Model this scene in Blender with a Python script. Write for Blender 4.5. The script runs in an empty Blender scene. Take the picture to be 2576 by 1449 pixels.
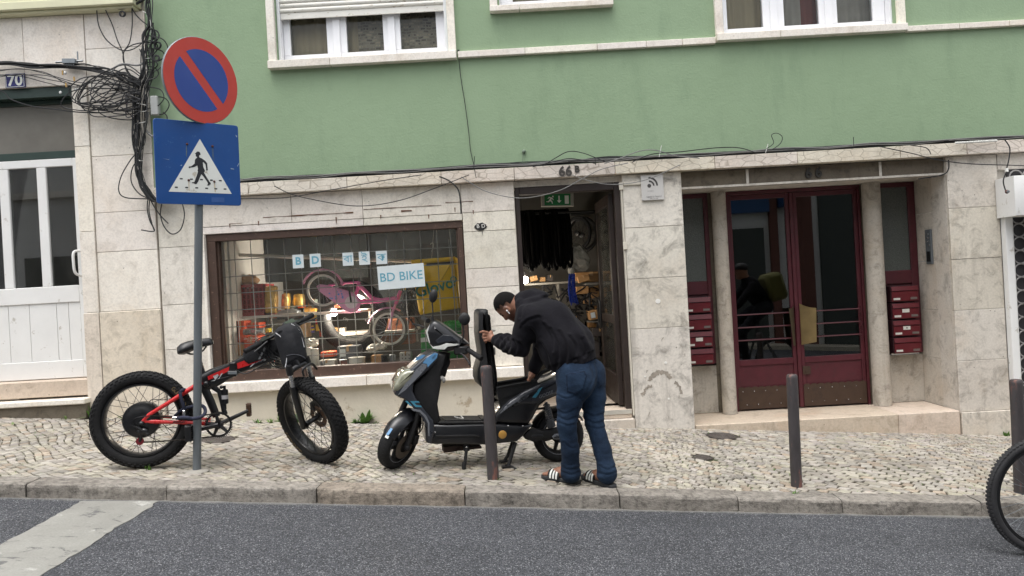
import bpy, bmesh, math, random
import numpy as np
from mathutils import Vector, Matrix, noise as mnoise

R = math.radians
sc = bpy.context.scene
COL = sc.collection
rnd = random.Random(7)

# ---------------------------------------------------------------- camera, sky, sun, exposure
FPX = 1874.0            # focal length in pixels of a 2576 px wide picture
ROLL = R(3.2)
CR, SR = math.cos(ROLL), math.sin(ROLL)
CAMZ = 1.40
cam_d = bpy.data.cameras.new('camera')
cam_d.sensor_width = 36.0
cam_d.lens = 36.0 * FPX / 2576.0
cam_d.clip_start = 0.05
cam_d.clip_end = 500
cam = bpy.data.objects.new('camera', cam_d)
COL.objects.link(cam)
cam.matrix_world = Matrix(((CR, SR, 0, 0), (0, 0, -1, 0), (-SR, CR, 0, CAMZ), (0, 0, 0, 1)))
sc.camera = cam

SUN_EL, SUN_AZ = R(72), R(205)      # high soft sun behind the camera, veiled by cloud
w = bpy.data.worlds.new('World')
sc.world = w
w.use_nodes = True
nt = w.node_tree
nt.nodes.clear()
sky = nt.nodes.new('ShaderNodeTexSky')
sky.sky_type = 'NISHITA'
sky.sun_disc = False
sky.sun_elevation = SUN_EL
sky.sun_rotation = SUN_AZ
sky.air_density = 1.0
sky.dust_density = 4.0
sky.ozone_density = 1.0
hs = nt.nodes.new('ShaderNodeHueSaturation')
hs.inputs['Saturation'].default_value = 0.22
bg = nt.nodes.new('ShaderNodeBackground')
bg.inputs['Strength'].default_value = 0.15
out = nt.nodes.new('ShaderNodeOutputWorld')
nt.links.new(sky.outputs[0], hs.inputs['Color'])
nt.links.new(hs.outputs[0], bg.inputs[0])
nt.links.new(bg.outputs[0], out.inputs[0])

sun_d = bpy.data.lights.new('sun', 'SUN')
sun_d.energy = 0.5
sun_d.angle = R(50)
sun_d.color = (1.0, 0.965, 0.92)
sun = bpy.data.objects.new('sun', sun_d)
COL.objects.link(sun)
sdir = Vector((math.sin(SUN_AZ) * math.cos(SUN_EL), math.cos(SUN_AZ) * math.cos(SUN_EL), math.sin(SUN_EL)))
sun.rotation_euler = sdir.to_track_quat('Z', 'Y').to_euler()
sun.location = (0, 0, 12)

sc.view_settings.view_transform = 'Standard'
sc.view_settings.look = 'None'
sc.view_settings.gamma = 1.0
sc.view_settings.exposure = 1.15
sc.cycles.use_denoising = True
sc.cycles.max_bounces = 7
sc.cycles.sample_clamp_indirect = 4.0
sc.cycles.transparent_max_bounces = 16

# ---------------------------------------------------------------- where a point of the place is
def ray(px, py):
    u = (px - 1288.0) / FPX
    v = (724.5 - py) / FPX
    return u * CR + v * SR, -u * SR + v * CR

def P(px, py, Y):
    x, z = ray(px, py)
    return Vector((x * Y, Y, CAMZ + z * Y))

SLOPE, CROSS, YK, YW = 0.0755, 0.0102, 4.75, 7.0
def gz(X, Y):                       # pavement surface
    return 0.085 - SLOPE * X + CROSS * (Y - YK)
def rz(X):                          # road surface
    return -SLOPE * X
def GP(px, py):                     # pavement point
    x, z = ray(px, py)
    Y = (0.085 - CROSS * YK - CAMZ) / (z + SLOPE * x - CROSS)
    return Vector((x * Y, Y, CAMZ + z * Y))
def RP(px, py):
    x, z = ray(px, py)
    Y = CAMZ / (-z - SLOPE * x)
    return Vector((x * Y, Y, CAMZ + z * Y))
def S(r, g, b):
    f = lambda c: (c / 255 / 12.92) if c / 255 <= 0.04045 else ((c / 255 + 0.055) / 1.055) ** 2.4
    return (f(r), f(g), f(b))

# ---------------------------------------------------------------- mesh builder
def catmull(pts, n=8, closed=False):
    pts = [Vector(p) for p in pts]
    if len(pts) < 3 and not closed:
        return pts
    res = []
    N = len(pts)
    rng = range(N if closed else N - 1)
    for i in rng:
        if closed:
            p0, p1, p2, p3 = pts[(i - 1) % N], pts[i], pts[(i + 1) % N], pts[(i + 2) % N]
        else:
            p0, p1, p2, p3 = pts[max(i - 1, 0)], pts[i], pts[i + 1], pts[min(i + 2, N - 1)]
        for k in range(n):
            t = k / n
            res.append(0.5 * ((2 * p1) + (p2 - p0) * t + (2 * p0 - 5 * p1 + 4 * p2 - p3) * t * t + (3 * p1 - p0 - 3 * p2 + p3) * t ** 3))
    if not closed:
        res.append(pts[-1])
    return res

def offset_poly(pts, d):
    """inset a planar (a, b) outline by d (counter-clockwise outline)"""
    n = len(pts)
    res = []
    for i in range(n):
        p0, p1, p2 = pts[i - 1], pts[i], pts[(i + 1) % n]
        e1 = (p1[0] - p0[0], p1[1] - p0[1]); e2 = (p2[0] - p1[0], p2[1] - p1[1])
        l1 = math.hypot(*e1) or 1e-9; l2 = math.hypot(*e2) or 1e-9
        n1 = (-e1[1] / l1, e1[0] / l1); n2 = (-e2[1] / l2, e2[0] / l2)
        bx, by = n1[0] + n2[0], n1[1] + n2[1]
        bl = math.hypot(bx, by)
        if bl < 1e-6:
            res.append((p1[0] + n1[0] * d, p1[1] + n1[1] * d)); continue
        bx /= bl; by /= bl
        k = max(0.35, bx * n1[0] + by * n1[1])
        res.append((p1[0] + bx * d / k, p1[1] + by * d / k))
    return res

def area2(pts):
    return sum(pts[i][0] * pts[(i + 1) % len(pts)][1] - pts[(i + 1) % len(pts)][0] * pts[i][1] for i in range(len(pts)))

class MB:
    def __init__(s):
        s.v = []; s.f = []; s.m = []; s.c = []; s.cur = 0; s.tint = (1, 1, 1)
    def add(s, verts, faces):
        b = len(s.v)
        s.v.extend(tuple(p) for p in verts)
        s.c.extend([s.tint] * len(verts))
        s.f.extend([tuple(i + b for i in f) for f in faces])
        s.m.extend([s.cur] * len(faces))
        return s
    def obox(s, c, a, b, d):
        c, a, b, d = Vector(c), Vector(a), Vector(b), Vector(d)
        if a.cross(b).dot(d) < 0:
            a = -a
        vs = [c + i * a + j * b + k * d for k in (-1, 1) for j in (-1, 1) for i in (-1, 1)]
        return s.add(vs, [(0, 2, 3, 1), (4, 5, 7, 6), (0, 1, 5, 4), (2, 6, 7, 3), (0, 4, 6, 2), (1, 3, 7, 5)])
    def box(s, x0, x1, y0, y1, z0, z1):
        return s.obox(((x0 + x1) / 2, (y0 + y1) / 2, (z0 + z1) / 2), (abs(x1 - x0) / 2, 0, 0), (0, abs(y1 - y0) / 2, 0), (0, 0, abs(z1 - z0) / 2))
    def hexa(s, q):                 # 8 corners: bottom ring 4, top ring 4 (counter-clockwise seen from above)
        return s.add(q, [(3, 2, 1, 0), (4, 5, 6, 7), (0, 1, 5, 4), (1, 2, 6, 5), (2, 3, 7, 6), (3, 0, 4, 7)])
    def tube(s, pts, r, n=8, closed=False, caps=True, flat=None):
        pts = [Vector(p) for p in pts]
        N = len(pts)
        rr = r if isinstance(r, (list, tuple)) else [r] * N
        tang = []
        for i in range(N):
            a = pts[(i - 1) % N] if (closed or i > 0) else pts[i]
            b = pts[(i + 1) % N] if (closed or i < N - 1) else pts[i]
            t = (b - a)
            tang.append(t.normalized() if t.length > 1e-9 else Vector((0, 0, 1)))
        t0 = tang[0]
        up = Vector((0, 0, 1)) if abs(t0.z) < 0.9 else Vector((1, 0, 0))
        u = (up - t0 * up.dot(t0)).normalized()
        vs = []
        for i in range(N):
            t = tang[i]
            u = (u - t * u.dot(t))
            u = u.normalized() if u.length > 1e-6 else t.orthogonal().normalized()
            b = t.cross(u)
            fu, fb = flat if flat else (1, 1)
            for k in range(n):
                an = 2 * math.pi * k / n
                vs.append(pts[i] + (u * math.cos(an) * fu + b * math.sin(an) * fb) * rr[i])
        fs = []
        for i in range(N if closed else N - 1):
            j = (i + 1) % N
            for k in range(n):
                k2 = (k + 1) % n
                fs.append((i * n + k, i * n + k2, j * n + k2, j * n + k))
        if caps and not closed:
            fs.append(tuple(range(n - 1, -1, -1)))
            fs.append(tuple((N - 1) * n + k for k in range(n)))
        return s.add(vs, fs)
    def lathe(s, c, axis, prof, n=32, loop=False, arc=None, ref=None, caps=True):
        """prof: (radius, along axis) pairs; loop closes the profile; arc=(a0,a1) builds a sector only"""
        c, ax = Vector(c), Vector(axis).normalized()
        u = Vector(ref) if ref is not None else (Vector((0, 0, 1)) if abs(ax.z) < 0.9 else Vector((1, 0, 0)))
        u = (u - ax * u.dot(ax)).normalized()
        b = ax.cross(u)
        m = len(prof)
        steps = n if arc is None else n + 1
        vs = []
        for i in range(steps):
            an = 2 * math.pi * i / n if arc is None else arc[0] + (arc[1] - arc[0]) * i / n
            d = u * math.cos(an) + b * math.sin(an)
            for (r_, h) in prof:
                vs.append(c + d * r_ + ax * h)
        fs = []
        for i in range(n):
            j = (i + 1) % steps if arc is None else i + 1
            for k in range(m if loop else m - 1):
                k2 = (k + 1) % m
                fs.append((i * m + k, j * m + k, j * m + k2, i * m + k2))
        if not loop and arc is None and caps:
            if prof[0][0] > 1e-5: fs.append(tuple(i * m for i in range(n - 1, -1, -1)))
            if prof[-1][0] > 1e-5: fs.append(tuple(i * m + m - 1 for i in range(n)))
        if loop and arc is not None:
            fs.append(tuple(range(m))); fs.append(tuple(n * m + k for k in range(m - 1, -1, -1)))
        return s.add(vs, fs)
    def sphere(s, c, r, n=14, m=9, rot=None):
        c = Vector(c)
        r = r if isinstance(r, (tuple, list)) else (r, r, r)
        vs, fs = [], []
        for i in range(m + 1):
            th = math.pi * i / m
            for k in range(n):
                ph = 2 * math.pi * k / n
                p = Vector((r[0] * math.sin(th) * math.cos(ph), r[1] * math.sin(th) * math.sin(ph), r[2] * math.cos(th)))
                if rot is not None: p = rot @ p
                vs.append(c + p)
        for i in range(m):
            for k in range(n):
                k2 = (k + 1) % n
                fs.append((i * n + k, (i + 1) * n + k, (i + 1) * n + k2, i * n + k2))
        return s.add(vs, fs)
    def slab(s, pts, O, A, B, T, r=0.0, steps=1, bulge=0.0):
        """solid from an outline pts[(a,b)] in the frame O + a*A + b*B, running from the frame plane along T (thickness vector);
        the rim is rounded by r on both faces, each face bulges outward by bulge"""
        O, A, B, T = Vector(O), Vector(A), Vector(B), Vector(T)
        pts = [(p[0], p[1]) for p in pts]
        if area2(pts) < 0: pts = pts[::-1]
        th = T.length
        tn = T / th
        rings = []
        if r > 0:
            for k in range(steps + 1):
                an = math.pi / 2 * k / steps
                rings.append((offset_poly(pts, r * (1 - math.sin(an))), r * (1 - math.cos(an))))
            rings += [(o, th - d) for (o, d) in reversed(rings)]
        else:
            rings = [(pts, 0), (pts, th)]
        if bulge > 0:
            i1 = offset_poly(pts, r + bulge * 1.5); 
            rings = [(i1, -bulge)] + rings + [(i1, th + bulge)]
        n = len(pts)
        vs = []
        for (o, d) in rings:
            vs += [O + A * p[0] + B * p[1] + tn * d for p in o]
        fs = []
        for i in range(len(rings) - 1):
            for k in range(n):
                k2 = (k + 1) % n
                fs.append((i * n + k, i * n + k2, (i + 1) * n + k2, (i + 1) * n + k))
        fs.append(tuple(range(n - 1, -1, -1)))
        fs.append(tuple((len(rings) - 1) * n + k for k in range(n)))
        if A.cross(B).dot(tn) < 0:
            fs = [f[::-1] for f in fs]
        return s.add(vs, fs)
    def side(s, dpts, Y, th, r=0.004, steps=1, bulge=0.0):
        """solid whose outline, seen from the street, passes the given picture points at depth Y; th metres thick going away"""
        w3 = [P(x, y, Y) for x, y in dpts]
        return s.slab([(p.x, p.z) for p in w3], (0, Y, 0), (1, 0, 0), (0, 0, 1), (0, th, 0), r, steps, bulge)
    def loft(s, rings, caps=True):
        n = len(rings[0])
        vs = [p for rg in rings for p in rg]
        fs = []
        for i in range(len(rings) - 1):
            for k in range(n):
                k2 = (k + 1) % n
                fs.append((i * n + k, i * n + k2, (i + 1) * n + k2, (i + 1) * n + k))
        if caps:
            fs.append(tuple(range(n - 1, -1, -1)))
            fs.append(tuple((len(rings) - 1) * n + k for k in range(n)))
        return s.add(vs, fs)
    def text(s, txt, size, M, extrude=0.0, align='CENTER', shear=0.0, bold=0.0):
        cu = bpy.data.curves.new('t', 'FONT')
        cu.body = txt; cu.size = size; cu.align_x = align; cu.align_y = 'CENTER'
        cu.extrude = extrude; cu.shear = shear; cu.resolution_u = 3; cu.offset = bold
        o = bpy.data.objects.new('t', cu)
        COL.objects.link(o)
        dg = bpy.context.evaluated_depsgraph_get()
        me = bpy.data.meshes.new_from_object(o.evaluated_get(dg))
        vs = [M @ v.co for v in me.vertices]
        fs = [tuple(p.vertices) for p in me.polygons]
        bpy.data.objects.remove(o); bpy.data.curves.remove(cu); bpy.data.meshes.remove(me)
        return s.add(vs, fs)
    def build(s, name, mats, parent=None, smooth=True, angle=38, bevel=0.0, label=None):
        if not isinstance(mats, (list, tuple)): mats = [mats]
        org = ORG.get(parent.name, Vector((0, 0, 0))) if parent is not None else Vector((0, 0, 0))
        me = bpy.data.meshes.new(name)
        me.from_pydata([(p[0] - org.x, p[1] - org.y, p[2] - org.z) for p in s.v], [], s.f)
        for m in mats: me.materials.append(m)
        me.polygons.foreach_set('material_index', s.m)
        at = me.color_attributes.new('tint', 'FLOAT_COLOR', 'POINT')
        at.data.foreach_set('color', [x for c in s.c for x in (c[0], c[1], c[2], 1.0)])
        me.update()
        if bevel > 0:
            bm = bmesh.new(); bm.from_mesh(me)
            es = [e for e in bm.edges if len(e.link_faces) == 2 and e.calc_face_angle(0) > R(30)]
            bmesh.ops.bevel(bm, geom=es, offset=bevel, segments=1, affect='EDGES', clamp_overlap=True)
            bm.to_mesh(me); bm.free()
        if smooth:
            me.polygons.foreach_set('use_smooth', [True] * len(me.polygons))
            me.set_sharp_from_angle(angle=R(angle))
        o = bpy.data.objects.new(name, me)
        COL.objects.link(o)
        if parent is not None:
            o.parent = parent
            ORG[o.name] = org
        if label: o['label'] = label
        return o

ORG = {}
def split_build(mb, name, mats, parent, gap=.02, **kw):
    """build every cluster of touching pieces as a part of its own"""
    n = len(mb.v); par = list(range(n))
    def find(i):
        while par[i] != i: par[i] = par[par[i]]; i = par[i]
        return i
    for f in mb.f:
        for i in f[1:]: par[find(i)] = find(f[0])
    isl = {}
    for i in range(n): isl.setdefault(find(i), []).append(i)
    keys = list(isl)
    V = np.array(mb.v)
    lo = np.array([V[isl[k]].min(0) for k in keys]) - gap / 2; hi = np.array([V[isl[k]].max(0) for k in keys]) + gap / 2
    q = list(range(len(keys)))
    def fq(i):
        while q[i] != i: i = q[i]
        return i
    for i in range(len(keys)):
        for j in np.nonzero(np.all((lo <= hi[i]) & (hi >= lo[i]), axis=1))[0]:
            a_, b_ = fq(i), fq(int(j))
            if a_ != b_: q[a_] = b_
    root = {k: fq(i) for i, k in enumerate(keys)}
    objs = []
    for r_ in sorted(set(root.values())):
        m2 = MB(); mp = {}
        for i in range(n):
            if root[find(i)] == r_:
                mp[i] = len(m2.v); m2.v.append(mb.v[i]); m2.c.append(mb.c[i])
        for f, mi in zip(mb.f, mb.m):
            if f[0] in mp: m2.f.append(tuple(mp[i] for i in f)); m2.m.append(mi)
        objs.append(m2.build(name, mats, parent, **kw))
    return objs
def thing(name, label, cat, loc, group=None):
    o = bpy.data.objects.new(name, None)
    o.empty_display_size = 0.1
    COL.objects.link(o)
    o.location = loc
    ORG[o.name] = Vector(loc)
    o['label'] = label; o['category'] = cat
    if group: o['group'] = group
    return o
def tag(o, label, cat, group=None):
    o['label'] = label; o['category'] = cat
    if group: o['group'] = group
    return o
def struct(o):
    o['kind'] = 'structure'
    return o
def centre(o):
    """move a one-mesh thing's origin to the middle of its foot"""
    me = o.data
    n = len(me.vertices)
    co = np.empty(n * 3); me.vertices.foreach_get('co', co); co = co.reshape(-1, 3)
    c = np.array([(co[:, 0].min() + co[:, 0].max()) / 2, (co[:, 1].min() + co[:, 1].max()) / 2, co[:, 2].min()])
    me.vertices.foreach_set('co', (co - c).ravel()); me.update()
    o.location = c
    return o
WALLTXT = lambda x, y, z, rot=0.0: Matrix.Translation((x, y, z)) @ Matrix.Rotation(rot, 4, 'Y') @ Matrix.Rotation(R(90), 4, 'X')
def copy_tree(o, delta, parent=None):
    c = o.copy(); COL.objects.link(c)
    if parent is None: c.location = o.location + Vector(delta)
    else: c.parent = parent
    for ch in list(o.children): copy_tree(ch, delta, c)
    return c

# ---------------------------------------------------------------- materials
def nodes(name):
    m = bpy.data.materials.new(name)
    m.use_nodes = True
    n = m.node_tree
    b = n.nodes['Principled BSDF']
    return m, n, b
def add(n, t, **kw):
    x = n.nodes.new(t)
    for k, v in kw.items(): setattr(x, k, v)
    return x
def coords(n, scale=(1, 1, 1), rot=(0, 0, 0)):
    tc = add(n, 'ShaderNodeTexCoord'); mp = add(n, 'ShaderNodeMapping')
    mp.inputs['Scale'].default_value = scale; mp.inputs['Rotation'].default_value = rot
    n.links.new(tc.outputs['Object'], mp.inputs[0])
    return mp.outputs[0]
def noise(n, vec, scale, detail=4, rough=0.6, dist=0.0):
    t = add(n, 'ShaderNodeTexNoise')
    t.inputs['Scale'].default_value = scale; t.inputs['Detail'].default_value = detail
    t.inputs['Roughness'].default_value = rough; t.inputs['Distortion'].default_value = dist
    n.links.new(vec, t.inputs['Vector'])
    return t.outputs['Fac']
def ramp(n, fac, stops):
    r_ = add(n, 'ShaderNodeValToRGB')
    e = r_.color_ramp.elements
    while len(e) < len(stops): e.new(0.5)
    for el, (p, c) in zip(e, stops):
        el.position = p
        el.color = (c[0], c[1], c[2], 1) if isinstance(c, (tuple, list)) else (c, c, c, 1)
    n.links.new(fac, r_.inputs[0])
    return r_.outputs[0]
def mix(n, fac, a, b, mode='MIX'):
    x = add(n, 'ShaderNodeMix', data_type='RGBA', blend_type=mode)
    for sock, v in ((x.inputs[0], fac), (x.inputs[6], a), (x.inputs[7], b)):
        if isinstance(v, (int, float)): sock.default_value = v
        elif isinstance(v, (tuple, list)): sock.default_value = (v[0], v[1], v[2], 1)
        else: n.links.new(v, sock)
    return x.outputs[2]
def bumpn(n, b, h, strength, dist=0.01):
    bp = add(n, 'ShaderNodeBump')
    bp.inputs['Strength'].default_value = strength; bp.inputs['Distance'].default_value = dist
    n.links.new(h, bp.inputs['Height']); n.links.new(bp.outputs[0], b.inputs['Normal'])
def tintmul(n, col):
    a = add(n, 'ShaderNodeAttribute'); a.attribute_name = 'tint'
    return mix(n, 1.0, col, a.outputs['Color'], 'MULTIPLY')
def sc3(c, k): return (min(c[0] * k, 1), min(c[1] * k, 1), min(c[2] * k, 1))

def M(name, col, rough=0.6, metal=0.0, var=0.15, vs=7.0, bump=0.0, bs=60.0, spec=0.5, coat=0.0, tint=False, wear=None, stretch=(1, 1, 1)):
    m, n, b = nodes(name)
    vec = coords(n, stretch)
    f = noise(n, vec, vs, 5, 0.65)
    c = ramp(n, f, [(0.25, sc3(col, 1 - var)), (0.75, sc3(col, 1 + var))])
    if wear:                      # (colour, scale, amount 0..1): chipped or dirty patches
        wf = noise(n, vec, wear[1], 6, 0.7)
        k = ramp(n, wf, [(0.62 - wear[2] * 0.3, 0.0), (0.68 - wear[2] * 0.3, 1.0)])
        c = mix(n, k, c, wear[0])
    if tint: c = tintmul(n, c)
    n.links.new(c, b.inputs['Base Color'])
    rf = ramp(n, noise(n, vec, vs * 2.3, 3), [(0.3, max(rough - 0.08, 0.02)), (0.7, min(rough + 0.08, 1))])
    n.links.new(rf, b.inputs['Roughness'])
    b.inputs['Metallic'].default_value = metal
    b.inputs['Specular IOR Level'].default_value = spec
    b.inputs['Coat Weight'].default_value = coat
    if bump: bumpn(n, b, noise(n, vec, bs, 4, 0.6), bump)
    return m
def glass(name, tint=(1, 1, 1), refl=1.0, rough=0.0, dirt=0.0, ior=1.5):
    m, n, b = nodes(name)
    n.nodes.remove(b)
    o = n.nodes['Material Output']
    tr = add(n, 'ShaderNodeBsdfTransparent'); tr.inputs[0].default_value = (*tint, 1)
    gl = add(n, 'ShaderNodeBsdfGlossy'); gl.inputs['Roughness'].default_value = rough; gl.inputs[0].default_value = (refl, refl, refl, 1)
    fr = add(n, 'ShaderNodeFresnel'); fr.inputs[0].default_value = ior
    ms = add(n, 'ShaderNodeMixShader')
    n.links.new(fr.outputs[0], ms.inputs[0]); n.links.new(tr.outputs[0], ms.inputs[1]); n.links.new(gl.outputs[0], ms.inputs[2])
    last = ms.outputs[0]
    if dirt:
        df = add(n, 'ShaderNodeBsdfDiffuse'); df.inputs[0].default_value = (0.55, 0.54, 0.5, 1)
        m2 = add(n, 'ShaderNodeMixShader')
        k = ramp(n, noise(n, coords(n, (1, 1, 0.25)), 9, 8, 0.75), [(0.45, 0.012), (0.8, dirt)])
        n.links.new(k, m2.inputs[0]); n.links.new(last, m2.inputs[1]); n.links.new(df.outputs[0], m2.inputs[2])
        last = m2.outputs[0]
    n.links.new(last, o.inputs[0])
    return m
def emit(name, col, strength):
    m, n, b = nodes(name)
    b.inputs['Base Color'].default_value = (*col, 1)
    b.inputs['Emission Color'].default_value = (*col, 1)
    b.inputs['Emission Strength'].default_value = strength
    return m

def stone_mat(name, base, dark, warm, dirtamt=0.5, scale=1.0, veins=0.0, bump=0.25):
    m, n, b = nodes(name)
    vec = coords(n)
    f1 = noise(n, vec, 1.7 * scale, 6, 0.62, 0.4)
    c = ramp(n, f1, [(0.28, warm), (0.5, base), (0.75, sc3(base, 1.1))])
    f2 = noise(n, vec, 7 * scale, 7, 0.72, 0.6)
    k = ramp(n, f2, [(0.5, 0.0), (0.72, dirtamt)])
    c = mix(n, k, c, dark)
    vs = coords(n, (7, 7, 0.7))
    f3 = noise(n, vs, 1.1 * scale, 6, 0.7)
    k3 = ramp(n, f3, [(0.55, 0.0), (0.8, dirtamt * 0.7)])
    c = mix(n, k3, c, sc3(dark, 1.15))
    f5 = noise(n, vec, 55 * scale, 4, 0.7)
    k5 = ramp(n, f5, [(0.3, 0.78), (0.6, 1.05)])
    c = mix(n, 0.65, c, k5, 'MULTIPLY')
    vo = add(n, 'ShaderNodeTexVoronoi'); vo.inputs['Scale'].default_value = 9 * scale
    n.links.new(vec, vo.inputs['Vector'])
    sp = ramp(n, vo.outputs['Distance'], [(0.035, 0.8), (0.06, 0.0)])
    c = mix(n, sp, c, sc3(dark, 0.5))
    if veins:
        wv = add(n, 'ShaderNodeTexVoronoi', feature='DISTANCE_TO_EDGE'); wv.inputs['Scale'].default_value = 14
        n.links.new(coords(n, (0.5, 1, 1.2), (0, R(15), 0)), wv.inputs['Vector'])
        kv = ramp(n, wv.outputs['Distance'], [(0.0, veins), (0.045, 0.0)])
        c = mix(n, kv, c, sc3(dark, 0.8))
    c = tintmul(n, c)
    n.links.new(c, b.inputs['Base Color'])
    b.inputs['Roughness'].default_value = 0.72
    b.inputs['Specular IOR Level'].default_value = 0.35
    bumpn(n, b, f5, bump, 0.004)
    return m

STONE = stone_mat('pale_limestone', S(226, 221, 212), S(150, 142, 129), S(217, 208, 194), 0.55)
STONE_P = stone_mat('grimy_pier_stone', S(218, 213, 204), S(116, 111, 104), S(204, 195, 182), 0.95, .7)
STONE_W = stone_mat('white_limestone', S(234, 229, 219), S(170, 159, 143), S(226, 216, 201), 0.38)
STONE_B = stone_mat('brown_weathered_stone', S(222, 213, 198), S(142, 132, 116), S(216, 202, 180), 0.65)
STONE_G = stone_mat('grey_weathered_stone', S(204, 198, 188), S(116, 109, 100), S(198, 187, 172), 0.75)
STONE_D = stone_mat('dark_grimy_stone', S(108, 100, 87), S(60, 55, 47), S(98, 88, 74), 0.8, bump=0.5)
MARBLE = stone_mat('veined_marble', S(218, 211, 198), S(160, 148, 130), S(210, 198, 180), 0.3, veins=0.75)
PINKST = stone_mat('pinkish_step_stone', S(200, 186, 170), S(140, 124, 106), S(194, 172, 152), 0.6)
CREAM = M('cream_render', S(208, 200, 183), 0.85, var=0.1, vs=3, bump=0.35, bs=35, wear=(S(172, 158, 136), 4, 0.15))
GREEN = None
def green_mat():
    m, n, b = nodes('green_plaster')
    vec = coords(n)
    c = ramp(n, noise(n, vec, 0.9, 6, 0.65), [(0.3, S(136, 157, 127)), (0.7, S(144, 165, 135))])
    k = ramp(n, noise(n, coords(n, (3, 3, 0.8)), 1.3, 7, 0.7), [(0.52, 0.0), (0.8, 0.4)])
    c = mix(n, k, c, S(108, 130, 105))
    k2 = ramp(n, noise(n, vec, 22, 5, 0.7), [(0.66, 0.0), (0.8, 0.35)])
    c = mix(n, k2, c, S(110, 132, 107))
    n.links.new(c, b.inputs['Base Color'])
    b.inputs['Roughness'].default_value = 0.85
    b.inputs['Specular IOR Level'].default_value = 0.25
    h = mix(n, 0.5, noise(n, vec, 45, 6, 0.7), noise(n, vec, 7, 3, 0.5))
    bumpn(n, b, h, 0.55, 0.012)
    return m
GREEN = green_mat()
WHITE_P = M('white_paint', S(226, 226, 224), 0.45, var=0.05, vs=4, wear=(S(190, 186, 178), 9, 0.05))
PVC = M('white_window_plastic', S(232, 233, 236), 0.35, var=0.03)
BROWN_FR = M('brown_painted_metal', S(74, 56, 47), 0.5, var=0.2, vs=12, wear=(S(120, 98, 84), 30, 0.05))
BLACK_FR = M('dark_brown_wood', S(46, 36, 32), 0.5, var=0.2, vs=12)
RED_P = M('dark_red_paint', S(78, 30, 38), 0.42, var=0.18, vs=9, wear=(S(70, 36, 38), 20, 0.12))
KICK = M('brown_metal_plate', S(74, 57, 46), 0.5, metal=0.3, var=0.2, vs=6, wear=(S(66, 52, 44), 6, 0.3))
GREENDK = M('dark_green_paint', S(38, 58, 52), 0.5, var=0.15)
GLASS = glass('clear_glass', (0.93, 0.96, 0.95), 1.0, dirt=0.07)
GLASS_SHOP = glass('shop_glass', (0.985, 0.99, 0.985), .7, dirt=0.08, ior=1.4)
GLASS_DOOR = glass('dark_door_glass', (0.5, 0.52, 0.52), 1.0, ior=2.0)
FROST = M('frosted_glass', S(84, 88, 84), 0.25, var=0.2, vs=60, bump=0.4, bs=120)
STEEL = M('galvanised_steel', S(128, 134, 138), 0.5, metal=0.5, var=0.15, vs=14)
STEEL_D = M('dull_grey_steel', S(106, 112, 116), 0.5, metal=0.35, var=0.18, vs=10, stretch=(1, 1, .3))
CHROME = M('bright_metal', S(200, 200, 200), 0.25, metal=0.9, var=0.05)
BLACK = M('black_plastic', S(20, 20, 22), 0.45, var=0.2, vs=20)
RUBBER = M('black_rubber', S(29, 29, 30), 0.8, var=0.25, vs=18, bump=0.2, bs=90, spec=0.3)
CABLE = M('black_cable', S(30, 31, 33), 0.55, var=0.25, vs=10)
CABLE_G = M('grey_cable', S(120, 120, 118), 0.55, var=0.15, vs=10)
WIRE_W = M('white_cable_tie', S(215, 215, 210), 0.5, var=0.05)
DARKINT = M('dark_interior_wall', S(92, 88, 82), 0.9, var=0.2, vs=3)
WHITEINT = M('white_interior_wall', S(205, 204, 200), 0.85, var=0.06, vs=3)
# ================================================================= ground
def asphalt_mat():
    m, n, b = nodes('asphalt')
    vec = coords(n)
    vo = add(n, 'ShaderNodeTexVoronoi'); vo.inputs['Scale'].default_value = 165
    n.links.new(vec, vo.inputs['Vector'])
    chips = ramp(n, vo.outputs['Color'], [(0.2, S(62, 63, 67)), (0.5, S(83, 85, 90)), (0.75, S(108, 110, 115)), (0.93, S(164, 165, 168))])
    hole = ramp(n, vo.outputs['Distance'], [(0.3, 1.0), (0.62, 0.45)])
    c = mix(n, 1.0, chips, hole, 'MULTIPLY')
    big = ramp(n, noise(n, vec, 0.8, 5, 0.6), [(0.25, 0.74), (0.5, 1.0), (0.75, 1.12)])
    st = ramp(n, noise(n, coords(n, (.25, 1.6, 1)), 1.6, 6, .7), [(0.3, .82), (0.6, 1.04)])
    c = mix(n, 1.0, c, st, 'MULTIPLY')
    c = mix(n, 1.0, c, big, 'MULTIPLY')
    # pale dust strip along the kerb foot
    tc = add(n, 'ShaderNodeTexCoord'); sx = add(n, 'ShaderNodeSeparateXYZ'); n.links.new(tc.outputs['Object'], sx.inputs[0])
    ad = add(n, 'ShaderNodeMath', operation='MULTIPLY_ADD'); ad.inputs[1].default_value = 0.09
    n.links.new(noise(n, vec, 5, 6, 0.7), ad.inputs[0]); n.links.new(sx.outputs[1], ad.inputs[2])
    k = ramp(n, ad.outputs[0], [(0.0, 0.0), (1.0, 1.0)])
    mr = add(n, 'ShaderNodeMapRange'); mr.inputs[1].default_value = 4.74; mr.inputs[2].default_value = 4.79
    n.links.new(ad.outputs[0], mr.inputs[0])
    mm = add(n, 'ShaderNodeMath', operation='MULTIPLY'); mm.inputs[1].default_value = 0.7
    n.links.new(mr.outputs[0], mm.inputs[0])
    c = mix(n, mm.outputs[0], c, S(138, 136, 130))
    n.links.new(c, b.inputs['Base Color'])
    b.inputs['Roughness'].default_value = 0.85
    b.inputs['Specular IOR Level'].default_value = 0.3
    bumpn(n, b, vo.outputs['Distance'], 0.6, 0.006)
    return m
ASPH = asphalt_mat()
mb = MB()
mb.add([(-60, -3.2, rz(-60)), (60, -3.2, rz(60)), (60, 4.80, rz(60)), (-60, 4.80, rz(-60))], [(0, 1, 2, 3)])
struct(mb.build('road', ASPH, smooth=False))
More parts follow.
